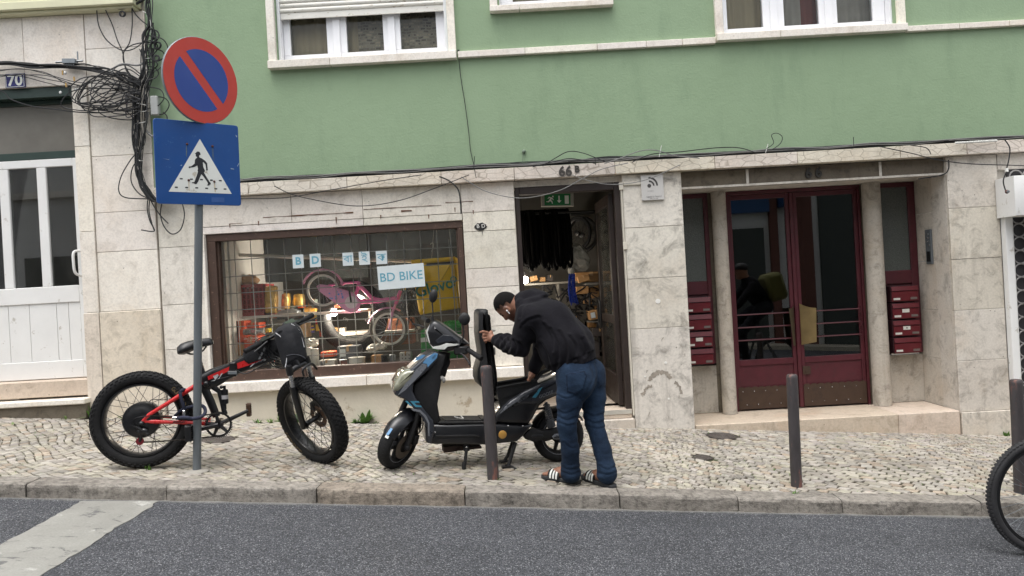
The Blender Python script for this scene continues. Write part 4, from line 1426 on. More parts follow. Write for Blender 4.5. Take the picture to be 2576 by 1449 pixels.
# ================================================================= shop front at the right edge: shutter box, post, scroll grille
rb = thing('shutter_box', 'white metal shutter box over a white post at the right edge', 'shutter box', (5.1, 6.85, 0))
a_ = P(2530, 440, 6.72); b_ = P(2541, 549, 6.72)
mb = MB()
mb.slab([(4.575, b_.z + .02), (6.45, b_.z + .02), (6.45, a_.z - .01), (4.575, a_.z - .01)], (0, 6.72, 0), (1, 0, 0), (0, 0, 1), (0, .27, 0), .012, 2)
mb.build('box', WHITE_P, rb)
mb = MB(); mb.box(4.616, 4.682, 6.93, 7.0, gz(4.7, 7) - .02, b_.z + .02); mb.box(4.684, 4.702, 6.95, 7.0, gz(4.7, 7) - .02, b_.z + .02)
mb.build('post', WHITE_P, rb, smooth=False, bevel=.004)
mb = MB()
mb.box(4.705, 6.5, 7.0, 7.02, gz(5, 7) - .1, 2.25)
mb.build('dark_shutter', M('dark_shutter_slats', S(44, 42, 44), .5), rb, smooth=False)
mb = MB()
for i in range(8):
    for j in range(20):
        c_ = Vector((4.77 + .125 * i, 6.975, -.2 + .125 * j))
        mb.tube([c_ + Vector((.062 * math.cos(t * math.pi / 8), 0, .062 * math.sin(t * math.pi / 8))) for t in range(16)], .007, 6, closed=True)
mb.build('scroll_grille', M('grey_grille', S(150, 148, 146), .5, metal=.4), rb)
mb = MB(); bp_ = P(2535, 482, 6.70)
mb.sphere(bp_ + Vector((0, .01, 0)), (.018, .014, .018), 10, 7); mb.cur = 1
mb.lathe(bp_ + Vector((0, -.012, 0)), (0, 1, 0), [(0, 0), (.012, .001), (.012, .02)], 10)
mb.build('bolt', [RUSTY, STEEL], rb)
# ================================================================= red and black fat bike
BRED = M('bike_red', S(198, 34, 36), .3, var=.06, vs=8, coat=.4)
BBLK = M('bike_gloss_black', S(16, 16, 19), .35, var=.2, vs=12, coat=.2)
BTXT = M('bike_light_print', S(196, 198, 200), .5)
TYRETXT = M('tyre_tan_print', S(104, 88, 60), .7)
CLOTH_BK = M('black_nylon', S(22, 23, 28), .75, var=.25, vs=14, bump=.25, bs=40)
REFLSTR = M('silver_piping', S(206, 206, 208), .4)
rp = GP(366, 1177); fp = GP(818, 1161)
BX0, BY0 = rp.x, rp.y
BK = (fp.y - rp.y) / (fp.x - rp.x)
fdir = Vector((1, BK, 0)).normalized()
fdir = (Vector((fp.x, fp.y, gz(fp.x, fp.y))) - Vector((rp.x, rp.y, gz(rp.x, rp.y)))).normalized()
lat = Vector((-fdir.y, fdir.x, 0)).normalized()      # away from the street
def BP(px, py, off=0.0):
    """point at picture position in the bike's middle plane pushed sideways by off metres (minus = towards the street)"""
    x, z = ray(px, py)
    o = Vector((BX0, BY0, 0)) + lat * off
    k = lat.y / 1.0
    # (x*Y, Y) on the plane: (p - o).lat = 0
    Y = (o.x * lat.x + o.y * lat.y) / (x * lat.x + lat.y)
    return Vector((x * Y, Y, CAMZ + z * Y))
bike = thing('fat_bike', 'red and black electric fat bike with chunky tyres locked to the sign post', 'bicycle', (rp.x, rp.y, gz(rp.x, rp.y)))

def fat_wheel(name, parent, C, axis, up, Rw, tw, rim_r, hub_r, hub_w, motor=False, text=None, spokes=18, knobs=54):
    axis = axis.normalized(); up = (up - axis * up.dot(axis)).normalized(); fw = axis.cross(up)
    h = tw / 2
    mb = MB()
    prof = []
    N = 18
    rc = (Rw + rim_r) / 2; hr = (Rw - rim_r) / 2
    for k in range(N):
        an = 2 * math.pi * k / N
        e = 2.4
        c_, s_ = math.cos(an), math.sin(an)
        q = (abs(c_) ** e + abs(s_) ** e) ** (-1 / e)
        prof.append((rc + (hr - .006) * c_ * q, h * s_ * q))
    mb.lathe(C, axis, prof, 72, loop=True, ref=up)
    ty = mb.build('tyre', RUBBER, parent)
    mb = MB()
    rk = random.Random(9)
    for i in range(knobs):
        for (off, da, sz) in ((-.8, 0, (.009, .013, .006)), (.8, 0, (.009, .013, .006)), (-.38, .5, (.009, .011, .005)), (.38, .5, (.009, .011, .005)), (0, 0, (.010, .010, .005)), (-.97, .5, (.006, .008, .006)), (.97, .5, (.006, .008, .006))):
            an = 2 * math.pi * (i + da) / knobs
            d = up * math.cos(an) + fw * math.sin(an)
            t = axis.cross(d)
            sd = off * h * .97
            cc = math.sqrt(max(0, 1 - min(abs(off), .999) ** 2.4)) if abs(off) < 1 else 0.35
            rad = rc + (hr - .005) * (cc ** .85 if abs(off) < 1 else .62)
            nn = (d * max(.35, cc) + axis * off * .8).normalized()
            tt = t
            bb = nn.cross(tt).normalized()
            mb.obox(C + d * rad + axis * sd, tt * sz[1] * .8, bb * sz[0], nn * sz[2])
    mb.build('tread', RUBBER, ty, smooth=False)
    if text:
        mb = MB()
        for (s_, a0, side) in text:
            for i, ch in enumerate(s_):
                an = a0 + side * -.135 * i * .62
                d = up * math.cos(an) + fw * math.sin(an)
                t = (axis.cross(d)) 
                nrm = -axis if side < 0 else axis
                X = t if side > 0 else -t
                Mx = Matrix.Identity(4)
                pos = C + d * (rc + hr * .1) + (-axis if side < 0 else axis) * (h * 1.0)
                X = d.cross(nrm).normalized()
                for r_i in range(3):
                    Mx[r_i][0] = X[r_i]; Mx[r_i][1] = d[r_i]; Mx[r_i][2] = nrm[r_i]; Mx[r_i][3] = pos[r_i]
                mb.text(ch, .038, Mx, .0006, bold=.0008)
        mb.build('tyre_lettering', TYRETXT, ty, smooth=False)
    mb = MB()
    rw = h * .78
    mb.lathe(C, axis, [(rim_r + .008, -rw), (rim_r - .004, -rw), (rim_r - .010, -rw * .6), (rim_r - .012, 0), (rim_r - .010, rw * .6), (rim_r - .004, rw), (rim_r + .008, rw)], 64, ref=up, caps=False)
    mb.build('rim', BBLK, parent)
    mb = MB()
    for i in range(spokes):
        for s_ in (-1, 1):
            an = 2 * math.pi * (i + (.5 if s_ > 0 else 0)) / spokes
            tw_ = .75 * (1 if i % 2 else -1) if not motor else .35 * (1 if i % 2 else -1)
            d1 = up * math.cos(an) + fw * math.sin(an)
            d0 = up * math.cos(an + tw_) + fw * math.sin(an + tw_)
            mb.tube([C + d0 * hub_r + axis * hub_w * .42 * s_, C + d1 * (rim_r - .008) + axis * rw * .35 * s_], .0019, 4, caps=False)
    mb.build('spokes', BBLK, parent)
    mb = MB()
    if motor:
        mb.lathe(C, axis, [(0, -hub_w / 2 - .012), (.05, -hub_w / 2 - .012), (hub_r * .72, -hub_w / 2 - .004), (hub_r * .78, -hub_w / 2), (hub_r * .95, -hub_w / 2 + .004), (hub_r, -hub_w / 2 + .012), (hub_r, hub_w / 2 - .012), (hub_r * .95, hub_w / 2), (0, hub_w / 2)], 40, ref=up)
        for i in range(8):
            an = 2 * math.pi * i / 8
            mb.sphere(C + (up * math.cos(an) + fw * math.sin(an)) * hub_r * .88 - axis * (hub_w / 2), .004, 6, 4)
    else:
        mb.lathe(C, axis, [(0, -hub_w / 2 - .03), (.008, -hub_w / 2 - .03), (.010, -hub_w / 2), (.032, -hub_w / 2), (.034, -hub_w / 2 + .006), (.020, -hub_w / 2 + .014), (.018, hub_w / 2 - .014), (.034, hub_w / 2 - .006), (.032, hub_w / 2), (.010, hub_w / 2), (.008, hub_w / 2 + .03), (0, hub_w / 2 + .03)], 20, ref=up)
    mb.build('hub', BBLK, parent)
UPW = Vector((0, 0, 1))
RW = .338
rC = Vector((rp.x, rp.y, gz(rp.x, rp.y) + RW + .002))
lean = (UPW + lat * .03).normalized()
rwheel = thing('rear_wheel', '', '', rC); del rwheel['label']; del rwheel['category']
rwheel.parent = bike; rwheel.location = rC - ORG[bike.name]
fat_wheel('rear_wheel', rwheel, rC, lat, lean, RW, .105, .245, .122, .12, motor=True, text=[('GUNSROSE', R(-312), -1)])
# steered front wheel
fC = BP(790, 1047)
hax = (BP(700, 905) - BP(748, 1045)); hax = (fdir * -.38 + UPW * .92).normalized()
ST = R(-52)
Rst = Matrix.Rotation(ST, 3, hax)
fax = (Rst @ lat).normalized(); ffw = (Rst @ fdir).normalized(); fup = fax.cross(ffw) * -1
if fup.z < 0: fup = -fup
fg = fp.copy()
low = -(UPW - fax * UPW.dot(fax)).normalized()
fC = Vector((fp.x, fp.y, 0)) - low * RW; 
fC = Vector((fp.x, fp.y, gz(fp.x, fp.y))) - low * (RW - .004) - fax * 0.0
fwheel = thing('front_wheel', '', '', fC); del fwheel['label']; del fwheel['category']
fwheel.parent = bike; fwheel.location = fC - ORG[bike.name]
fat_wheel('front_wheel', fwheel, fC, fax, fup, RW, .105, .245, .034, .13, text=[('GUNSROSE', R(205), -1)])
# brake disc
mb = MB()
mb.lathe(fC + fax * .062, fax, [(.045, 0), (.085, 0), (.085, .003), (.045, .003)], 30, loop=True)
mb.build('brake_disc', M('rusty_disc', S(120, 98, 82), .5, metal=.6, var=.2), fwheel)
# fork legs
f_top = fC + fup * .43 - ffw * .04
FORKW = .085
for s_ in (-1, 1):
    mb = MB()
    o = fax * FORKW * s_
    a = fC + o; b = fC + fup * .20 - ffw * .02 + o; c_ = fC + fup * .31 - ffw * .034 + o; d_ = fC + fup * .44 - ffw * .045 + o * .95
    mb.tube([a - fup * .02, a + fup * .02, b, c_], [.017, .022, .025, .026], 12)
    mb.cur = 1; mb.tube([c_, c_.lerp(d_, .75)], .017, 12)
    mb.cur = 0; mb.tube([c_.lerp(d_, .7), d_, d_ + fup * .03], [.024, .026, .02], 12)
    fk = mb.build('fork_leg', [BBLK, CHROME], bike)
    if s_ < 0:
        mb = MB()
        Mx = Matrix.Identity(4)
        X = (fC - c_ + o).normalized(); Z = (-fax * .8 + ffw * -.6).normalized(); Z = (Z - X * Z.dot(X)).normalized(); Yv = Z.cross(X)
        pos = (a.lerp(c_, .5)) + Z * .0255
        for r_i in range(3):
            Mx[r_i][0] = X[r_i]; Mx[r_i][1] = Yv[r_i]; Mx[r_i][2] = Z[r_i]; Mx[r_i][3] = pos[r_i]
        mb.text('SUPER FORCE', .028, Mx, .0005, bold=.0008)
        mb.build('lettering', BTXT, fk, smooth=False)
mb = MB()
ct = fC + fup * .42 - ffw * .045
mb.tube([ct - fax * FORKW, ct - fax * .04 + fup * .01, ct + fax * .04 + fup * .01, ct + fax * FORKW], .021, 10)
mb.tube([ct + fup * .0, ct + hax * .29], .026, 14)
mb.build('fork_crown', BBLK, bike)
# caliper
mb = MB(); mb.obox(fC + fax * .075 + fup * .07 - ffw * .05, fax * .018, fup * .03, ffw * .02); mb.tube(catmull([fC + fax * .08 + fup * .1 - ffw * .05, fC + fax * .1 + fup * .3 - ffw * .1, ct + fax * .06 + fup * .1], 6), .0035, 6)
mb.build('brake_caliper', BBLK, bike, bevel=.004)
# main frame beam: boxy tube from seat cluster to head
hd = BP(694, 884); st = BP(512, 956)
def beam(pts, wid, hts, m_, name, parent, n=10, e=3.2):
    mb = MB()
    rings = []
    for i, p in enumerate(pts):
        t = (pts[min(i + 1, len(pts) - 1)] - pts[max(i - 1, 0)]).normalized()
        u = lat; v = t.cross(u).normalized()
        if v.z < 0: v = -v
        rg = []
        for k in range(16):
            an = 2 * math.pi * k / 16
            c_, s_ = math.cos(an), math.sin(an)
            q = (abs(c_) ** e + abs(s_) ** e) ** (-1 / e)
            rg.append(p + u * wid[i] / 2 * c_ * q + v * hts[i] / 2 * s_ * q)
        rings.append(rg)
    mb.loft(rings)
    return mb.build(name, m_, parent)
bpts = [BP(505, 966), BP(540, 949), BP(580, 931), BP(592, 925), BP(640, 904), BP(690, 884), BP(706, 878)]
main = beam(bpts, [.06, .07, .07, .06, .075, .07, .06], [.125, .135, .105, .10, .12, .125, .11], BBLK, 'main_frame', bike)
# red upper edges, white graphics: thin decals wrapped on the near face
def decal(pts, m_, parent, name, off=-.0385):
    mb = MB()
    w3 = [BP(x, y, off) for x, y in pts]
    c_ = sum(w3, Vector()) / len(w3)
    A_d = fdir; B_d = lat.cross(fdir) * -1
    if B_d.z < 0: B_d = -B_d
    mb.slab([((p - c_).dot(A_d), (p - c_).dot(B_d)) for p in w3], c_, A_d, B_d, lat * .002)
    return mb.build(name, m_, parent, smooth=False)
decal([(522, 947), (577, 922), (575, 934), (545, 948), (524, 956)], BRED, main, 'red_panel')
decal([(596, 914), (640, 897), (652, 900), (646, 912), (598, 928)], BRED, main, 'red_panel')
decal([(530, 959), (541, 955), (536, 946), (548, 941), (551, 944), (540, 958)], BTXT, main, 'grey_stripe')
decal([(543, 955), (551, 951), (556, 940), (561, 938), (551, 953)], BTXT, main, 'grey_stripe')
decal([(628, 924), (640, 909), (672, 900), (668, 907), (640, 915), (633, 922)], BTXT, main, 'white_wedge')
mb = MB()
def bike_text(s_, px, py, size, off, slope_px, shear=.3, bold=.001):
    p = BP(px, py, off)
    X = (BP(px + 50, py + slope_px, off) - p).normalized(); Z = -lat; Yv = Z.cross(X)
    Mx = Matrix.Identity(4)
    for r_i in range(3):
        Mx[r_i][0] = X[r_i]; Mx[r_i][1] = Yv[r_i]; Mx[r_i][2] = Z[r_i]; Mx[r_i][3] = p[r_i]
    mb.text(s_, size, Mx, .0006, shear=shear, bold=bold)
mb.cur = 0; bike_text('ENGDUIT', 652, 903, .046, -.0398, -20)
mb.cur = 1; bike_text('PASSION', 652, 912, .016, -.0408, -20)
mb.cur = 2; bike_text('WILD MAN', 672, 889, .016, -.0418, -20)
mb.build('lettering', [BRED, SBLACK, BTXT], main, smooth=False)
# hinge clamp
mb = MB(); c_ = BP(588, 928); mb.obox(c_ - lat * .02, fdir * .022, lat * .035, UPW * .05); mb.cur = 1; q = BP(585, 938, -.05); mb.obox(q, fdir * .035, lat * .01, UPW * .014)
mb.build('hinge_clamp', [BBLK, STEEL], bike, smooth=False, bevel=.005)
# seat tube linkage, swingarm, shock
mb = MB()
mb.tube([BP(512, 972), BP(530, 1010), BP(545, 1048)], [.03, .03, .027], 12, flat=(1, .8))
mb.tube([BP(530, 968), BP(552, 985), BP(560, 1020), BP(566, 1042)], [.024, .018, .015, .02], 10)
mb.lathe(BP(550, 1068, -.05), lat, [(.032, 0), (.032, .1)], 18)
mb.sphere(BP(519, 966, -.045), .022, 12, 8); mb.sphere(BP(557, 974, -.03), .013, 10, 7)
mb.build('seat_tube', BBLK, bike)
mb = MB()
a, b = BP(565, 981), BP(566, 1015)
mb.tube([a + UPW * .03, a, b, b - UPW * .04], [.010, .010, .010, .010], 10)
mb.lathe(a, (b - a), [(.018, -.004), (.024, 0), (.024, .04), (.0242, .04), (.0242, .062), (.024, .062), (.024, (b - a).length), (.012, (b - a).length + .005)], 18)
mb.cur = 1; mb.lathe(a, (b - a), [(.0246, .036), (.0246, .064)], 18)
mb.build('shock_absorber', [BBLK, M('label_silver', S(170, 168, 170), .4)], bike)
for s_ in (-1, 1):
    mb = MB()
    o = .062 * s_
    mb.tube([BP(360, 1060, o) , BP(374, 1044, o), BP(440, 1003, o), BP(507, 961, o * .8)], [.016, .014, .0155, .018], 10)
    mb.tube([BP(358, 1060, o), BP(440, 1062, o * .9), BP(530, 1066, o * .7)], [.017, .0125, .016], 10, flat=(1, .8))
    if s_ < 0: mb.tube([BP(405, 1048, .06), BP(470, 1052, .055), BP(530, 1055, .04)], .011, 8)
    mb.build('swingarm', BRED, bike)
mb = MB(); bike_text('ENGDUIT', 450, 1062, .018, -.077, 0)
mb.build('lettering', SBLACK, bike, smooth=False)
# seat post, saddle
mb = MB(); mb.tube([BP(515, 950), BP(494, 885)], .017, 12)
for k in range(7):
    q = BP(516 + rnd.uniform(-3, 8), 940 + 3.3 * k); mb.tube([q - fdir * .012, q + fdir * .035 + UPW * .01], .004, 6)
mb.build('seat_post', BBLK, bike)
sA = BP(446, 879); sB = BP(536, 859)
mb = MB()
L = sB - sA; Ld = L.normalized(); Sv = lat; Uv = Sv.cross(Ld) * -1
if Uv.z < 0: Uv = -Uv
rings = []
for i, (t, wd, ht, dz) in enumerate(((0, .06, .03, -.012), (.03, .12, .055, -.008), (.14, .17, .075, -.002), (.3, .16, .075, .004), (.5, .10, .062, .010), (.72, .06, .055, .010), (.92, .05, .05, .006), (1.0, .03, .026, .0))):
    c_ = sA + L * t + Uv * dz
    rings.append([c_ + Sv * wd / 2 * math.cos(2 * math.pi * k / 16) + Uv * (ht / 2 * math.sin(2 * math.pi * k / 16) * (1 if math.sin(2 * math.pi * k / 16) > 0 else 1.2) - (.012 if abs(math.cos(2 * math.pi * k / 16)) > .8 else 0)) for k in range(16)])
mb.loft(rings)
sad = mb.build('saddle', M('black_leatherette', S(24, 24, 26), .35, var=.2, vs=20), bike, angle=70)
mb = MB()
for s_ in (-1, 1): mb.tube(catmull([sA + L * .2 - Uv * .03 + Sv * .025 * s_, sA + L * .35 - Uv * .055 + Sv * .022 * s_, sA + L * .62 - Uv * .055 + Sv * .02 * s_, sA + L * .8 - Uv * .02 + Sv * .015 * s_], 5), .004, 6)
mb.build('saddle_rail', BBLK, sad)
# cranks, chainring, pedals, chain
cC = BP(550, 1068, -.075)
mb = MB()
mb.lathe(cC, lat, [(.074, 0), (.088, 0), (.088, .004), (.074, .004)], 44, loop=True)
for i in range(44):
    an = 2 * math.pi * i / 44
    d = fdir * math.cos(an) + UPW * math.sin(an); mb.obox(cC + d * .09 + lat * .002, d * .004, d.cross(lat) * .003, lat * .002)
for i in range(5):
    an = 2 * math.pi * i / 5 + .5
    d = fdir * math.cos(an) + UPW * math.sin(an)
    mb.tube([cC + d * .02 + lat * .002, cC + d * .078 + lat * .002], [.014, .010], 8, flat=(.3, 1) if False else None)
mb.lathe(cC, lat, [(0, -.004), (.026, -.004), (.026, .01)], 20)
mb.build('chainring', BBLK, bike)
pF = BP(624, 1033, .09); pN = BP(479, 1086, -.11)
mb = MB(); mb.tube([BP(550, 1068, .07), pF], [.017, .013], 10); mb.build('crank_arm', BBLK, bike)
mb = MB(); mb.tube([cC - lat * .012, pN + lat * .02], [.018, .014], 10); mb.build('crank_arm', BBLK, bike)
OLDPL = M('dirty_orange_pedal', S(84, 60, 44), .7, var=.35, vs=30)
def pedal(c_, m_, tall, wid, out):
    mb = MB()
    for k in (-1, 1):
        mb.obox(c_ + UPW * tall * k, fdir * wid, lat * out * .5, UPW * .006)
        mb.obox(c_ + lat * out * .5 * k, fdir * wid, lat * .006, UPW * tall)
    mb.obox(c_, fdir * wid * .6, lat * out * .5, UPW * .012)
    for k in range(6):
        mb.obox(c_ + UPW * tall * (k / 2.5 - 1) - lat * 0, fdir * (wid + .006), lat * .004, UPW * .004)
    return mb.build('pedal', m_, bike, smooth=False, bevel=.002)
pedal(pF + lat * .05, OLDPL, .04, .014, .08)
pedal(pN - lat * .045, BBLK, .05, .02, .08)
mb = MB()
mb.tube([BP(548, 1040, -.075), BP(470, 1050, -.07), BP(380, 1046, -.068)], .005, 6)
mb.tube([BP(548, 1097, -.075), BP(455, 1107, -.072), BP(352, 1113, -.07)], .005, 6)
mb.build('chain', M('oily_chain', S(46, 42, 38), .5, metal=.5), bike, smooth=False)
mb = MB()
q = BP(352, 1110, -.07)
mb.lathe(q - lat * .006, lat, [(.006, 0), (.026, 0), (.026, .012), (.006, .012)], 14, loop=True)
mb.build('jockey_wheel', M('dark_red_pulley', S(112, 24, 36), .4), bike)
mb = MB()
q2 = BP(358, 1085, -.085)
mb.sphere(q2, (.04, .02, .024), 12, 8); mb.tube([q2, q], .011, 8); mb.tube([BP(345, 1075, -.1), BP(372, 1092, -.09)], .012, 8); mb.sphere(BP(356, 1066, -.08), .02, 10, 7)
mb.tube(catmull([BP(360, 1078, -.09), BP(332, 1070, -.09), BP(340, 1052, -.09), BP(380, 1045, -.07)], 6), .003, 5)
mb.tube(catmull([BP(375, 1012, -.07), BP(384, 1005, -.075), BP(410, 1006, -.07), BP(440, 1001, -.065)], 6), .003, 5)
mb.build('derailleur', BBLK, bike)
# handlebar (turned with the fork)
stemtop = BP(702, 848)
hbax = (Rst @ lat).normalized()
grN = BP(612, 886); 
hN = P(618, 883, stemtop.y - .22); hF = P(786, 793, stemtop.y + .2)
mb = MB()
mid = hN.lerp(hF, .5)
mb.tube([hN, hN.lerp(hF, .3), mid, hN.lerp(hF, .7), hF], .012, 10)
mb.tube([mid, mid - UPW * .05 - ffw * .02, ct + hax * .28], .02, 12)
mb.build('handlebar', BBLK, bike)
hd_ = (hF - hN).normalized()
for a, b in ((hN - hd_ * .01, hN + hd_ * .13), (hF - hd_ * .12, hF + hd_ * .005)):
    mb = MB(); mb.lathe(a, (b - a), [(0, 0), (.016, 0), (.0185, .006), (.0175, .02), (.0185, .05), (.0175, .09), (.019, (b - a).length - .006), (.016, (b - a).length), (0, (b - a).length)], 14)
    mb.build('grip', RUBBER, bike)
mb = MB()
hu = (hd_.cross(ffw)); hu = hu if hu.z > 0 else -hu
for a0, a1 in ((.16, .02), (-.16, -.01)):
    q = (hN + hd_ * .16) if a0 > 0 else (hF - hd_ * .15)
    e_ = (hN + hd_ * .03) if a0 > 0 else (hF - hd_ * .0)
    mb.obox(q, hd_ * .03, ffw * .022, hu * .016)
    mb.tube([q + ffw * .03, e_ + ffw * .05 - hu * .012], [.007, .005], 7)
split_build(mb, 'brake_lever', BBLK, bike)
mb = MB(); q = hF - hd_ * .2 + hu * .03
mb.obox(q, hd_ * .045, (ffw - hu * .3).normalized() * .03, hu * .008); 
dsp = mb.build('display', BBLK, bike, smooth=False, bevel=.004)
mb = MB(); mb.obox(q + hu * .0095, hd_ * .036, (ffw - hu * .3).normalized() * .022, hu * .001); mb.build('screen', M('dark_green_screen', S(52, 62, 50), .2), dsp, smooth=False)
# cables round the head
mb = MB()
for k in range(11):
    rk = random.Random(40 + k)
    a = hN.lerp(hF, rk.uniform(.2, .75)) + UPW * rk.uniform(-.01, .02)
    m1 = BP(660 + rk.uniform(-20, 25), 860 + rk.uniform(-10, 30), rk.uniform(-.09, -.03)); m2 = BP(690 + rk.uniform(-10, 20), 905 + rk.uniform(-10, 25), rk.uniform(-.08, -.03))
    e_ = BP(rk.uniform(650, 700), rk.uniform(880, 900), -.03) if k % 2 else ct + UPW * .05
    mb.tube(catmull([a, m1, m2, e_], 7), .0035, 5)
mb.tube(catmull([BP(585, 925, -.03), BP(615, 940, -.05), BP(650, 925, -.05), BP(690, 900, -.05)], 7), .004, 5)
mb.tube(catmull([BP(545, 955, -.05), BP(580, 945, -.055), BP(600, 930, -.05)], 7), .003, 5)
mb.build('brake_cables', CABLE, bike)
# reflector arch behind the tyre (front fork brace / light bracket)
mb = MB()
q = fC + fup * .40 + ffw * .06
mb.tube(catmull([q - fax * .05, q - fax * .045 + fup * .05, q + fax * .03 + fup * .06, q + fax * .07 + fup * .0], 5), .009, 8)
mb.build('fork_brace', BBLK, bike)

# bag hanging from the handlebar
bag = thing('handlebar_bag', 'black nylon bag with silver piping strapped to the fat bike handlebar', 'bag', mid - UPW * .3)
mb = MB()
bc = P(730, 874, stemtop.y - .07)
BS = 1.0
bo = [(-.095, .125), (.02, .175), (.085, .12), (.11, -.04), (.098, -.09), (.03, -.135), (-.045, -.135), (-.07, -.05)]
def bagframe(a, b): return (a, b)
bx = (hd_ * .72 + ffw * .35); bx = Vector((1, .25, 0)).normalized(); bz_ = UPW; by = Vector((-.25, 1, 0)).normalized()
pts2 = []
for i in range(len(bo)):
    p0, p1, p2, p3 = bo[i - 1], bo[i], bo[(i + 1) % len(bo)], bo[(i + 2) % len(bo)]
    for k in range(4):
        t = k / 4
        pts2.append(tuple(.5 * (2 * p1[j] + (p2[j] - p0[j]) * t + (2 * p0[j] - 5 * p1[j] + 4 * p2[j] - p3[j]) * t * t + (3 * p1[j] - p0[j] - 3 * p2[j] + p3[j]) * t ** 3) for j in (0, 1)))
mb.slab(pts2, bc - by * .10, bx, bz_, by * .2, .028, 3, .012)
mb.build('body', CLOTH_BK, bag, angle=70)
mb = MB()
pp = [(-.088, .115), (-.045, .075), (-.02, .01), (-.022, -.07), (-.035, -.13)]
mb.tube(catmull([bc - by * .108 + bx * a + bz_ * b for a, b in pp], 6), .0035, 6)
pp = [(-.022, -.02), (.03, -.015), (.08, -.03), (.105, -.05)]
mb.cur = 1; mb.tube(catmull([bc - by * .112 + bx * a + bz_ * (b - .03) for a, b in pp], 6), .003, 6)
pp = [(.02, .172), (.07, .125), (.1, .0)]
mb.cur = 0; mb.tube(catmull([bc - by * .09 + bx * a + bz_ * b for a, b in pp], 6), .003, 6)
mb.build('piping', [REFLSTR, M('dark_seam', S(60, 62, 68), .6)], bag)
# battery pouch on the top tube
fb = thing('frame_bag', 'slim black pouch strapped on top of the fat bike frame', 'bag', BP(640, 890))
mb = MB()
o2 = [(BP(x, y, -.05)) for x, y in ((610, 892), (636, 872), (672, 856), (698, 850), (704, 876), (684, 893), (650, 908), (622, 918), (612, 910))]
c_ = sum(o2, Vector()) / len(o2)
mb.slab([((p - c_).dot(fdir), (p - c_).z) for p in o2], c_, fdir, UPW, lat * .09, .012, 2)
mb.build('body', CLOTH_BK, fb, angle=70)
mb = MB(); mb.obox(BP(660, 888, -.052), (BP(668, 873, -.05) - BP(652, 905, -.05)) / 2, lat * .003, fdir * .007)
mb.build('strap', M('grey_strap', S(120, 122, 124), .6), fb, smooth=False)
# lock
lk = thing('bicycle_lock', 'dark blue fabric chain lock looped round the sign post and bike frame', 'lock', BP(490, 1050))
NAVY = M('navy_fabric_sleeve', S(34, 38, 58), .8, var=.25, vs=25, bump=.3)
mb = MB()
pz = lambda px, py, o: Vector((pb.x, pb.y, 0)) + Vector((0, 0, P(px, py, pb.y).z)) + o
pr = P(495, 1050, pb.y)
loop = [BP(445, 1052, -.09), P(466, 1050, pb.y - .06), P(484, 1053, pb.y - .05), P(505, 1049, pb.y - .045), P(516, 1038, pb.y - .0), P(513, 1024, pb.y + .06), P(497, 1020, pb.y + .07), BP(460, 1030, -.05), BP(440, 1048, -.02)]
mb.tube(catmull(loop, 6), .012, 10)
mb.tube(catmull([BP(453, 985, -.10), BP(455, 1000, -.105), BP(462, 1022, -.10), BP(464, 1035, -.09)], 6), .012, 10, flat=(1, .5))
mb.tube(catmull([BP(453, 986, -.10), BP(462, 980, -.06), BP(470, 985, .02)], 6), .012, 8)
mb.build('chain_sleeve', NAVY, lk)
mb = MB(); mb.obox(BP(447, 1051, -.1), fdir * .035, lat * .010, UPW * .008); mb.obox(BP(463, 1040, -.1), fdir * .009, lat * .01, UPW * .022)
mb.build('lock_body', CHROME, lk, smooth=False, bevel=.003)
# ================================================================= black electric scooter
def c5(x, y): return (894.5 + .3792 * x, 702.8 + .3792 * y)
SBK = M('scooter_satin_black', S(19, 20, 24), .36, var=.15, vs=10, coat=.25)
SGR = M('scooter_dark_grey', S(50, 53, 60), .33, metal=.25, var=.1, vs=8, coat=.35)
SMAT = M('scooter_matte_black', S(20, 20, 22), .6, var=.2, vs=14)
CYAN = M('cyan_decal', S(62, 128, 152), .4, var=.05)
SKYB = M('blue_glossy_panel', S(94, 142, 184), .25, var=.08)
SILV = M('silver_panel', S(128, 131, 137), .3, metal=.4, var=.08)
LAMPY = M('yellowed_headlight', S(140, 140, 122), .12, var=.4, vs=26, coat=.8)
CLEAR = M('clear_lens', S(210, 212, 206), .15, var=.2, vs=30, coat=.8)
s_f = GP(988, 1175); s_r = GP(1405, 1160)
sF = Vector((s_f.x, s_f.y, gz(s_f.x, s_f.y))); sR_ = Vector((s_r.x, s_r.y, gz(s_r.x, s_r.y)))
sdirv = (sF - sR_).normalized()                     # towards the scooter's front
slat = Vector((-sdirv.y, sdirv.x, 0)).normalized()
if slat.y < 0: slat = -slat                         # away from the street
def SP(x, y, off=0.0):
    px, py = c5(x, y)
    rx, rz_ = ray(px, py)
    o = sF + slat * off
    Y = (o.x * slat.x + o.y * slat.y) / (rx * slat.x + slat.y)
    return Vector((rx * Y, Y, CAMZ + rz_ * Y))
scoot = thing('electric_scooter', 'black electric scooter with raised seat parked on its centre stand by the bollard', 'scooter', sR_)
SAx = Vector((-sdirv.x, -sdirv.y, 0)).normalized()   # to the right along the scooter
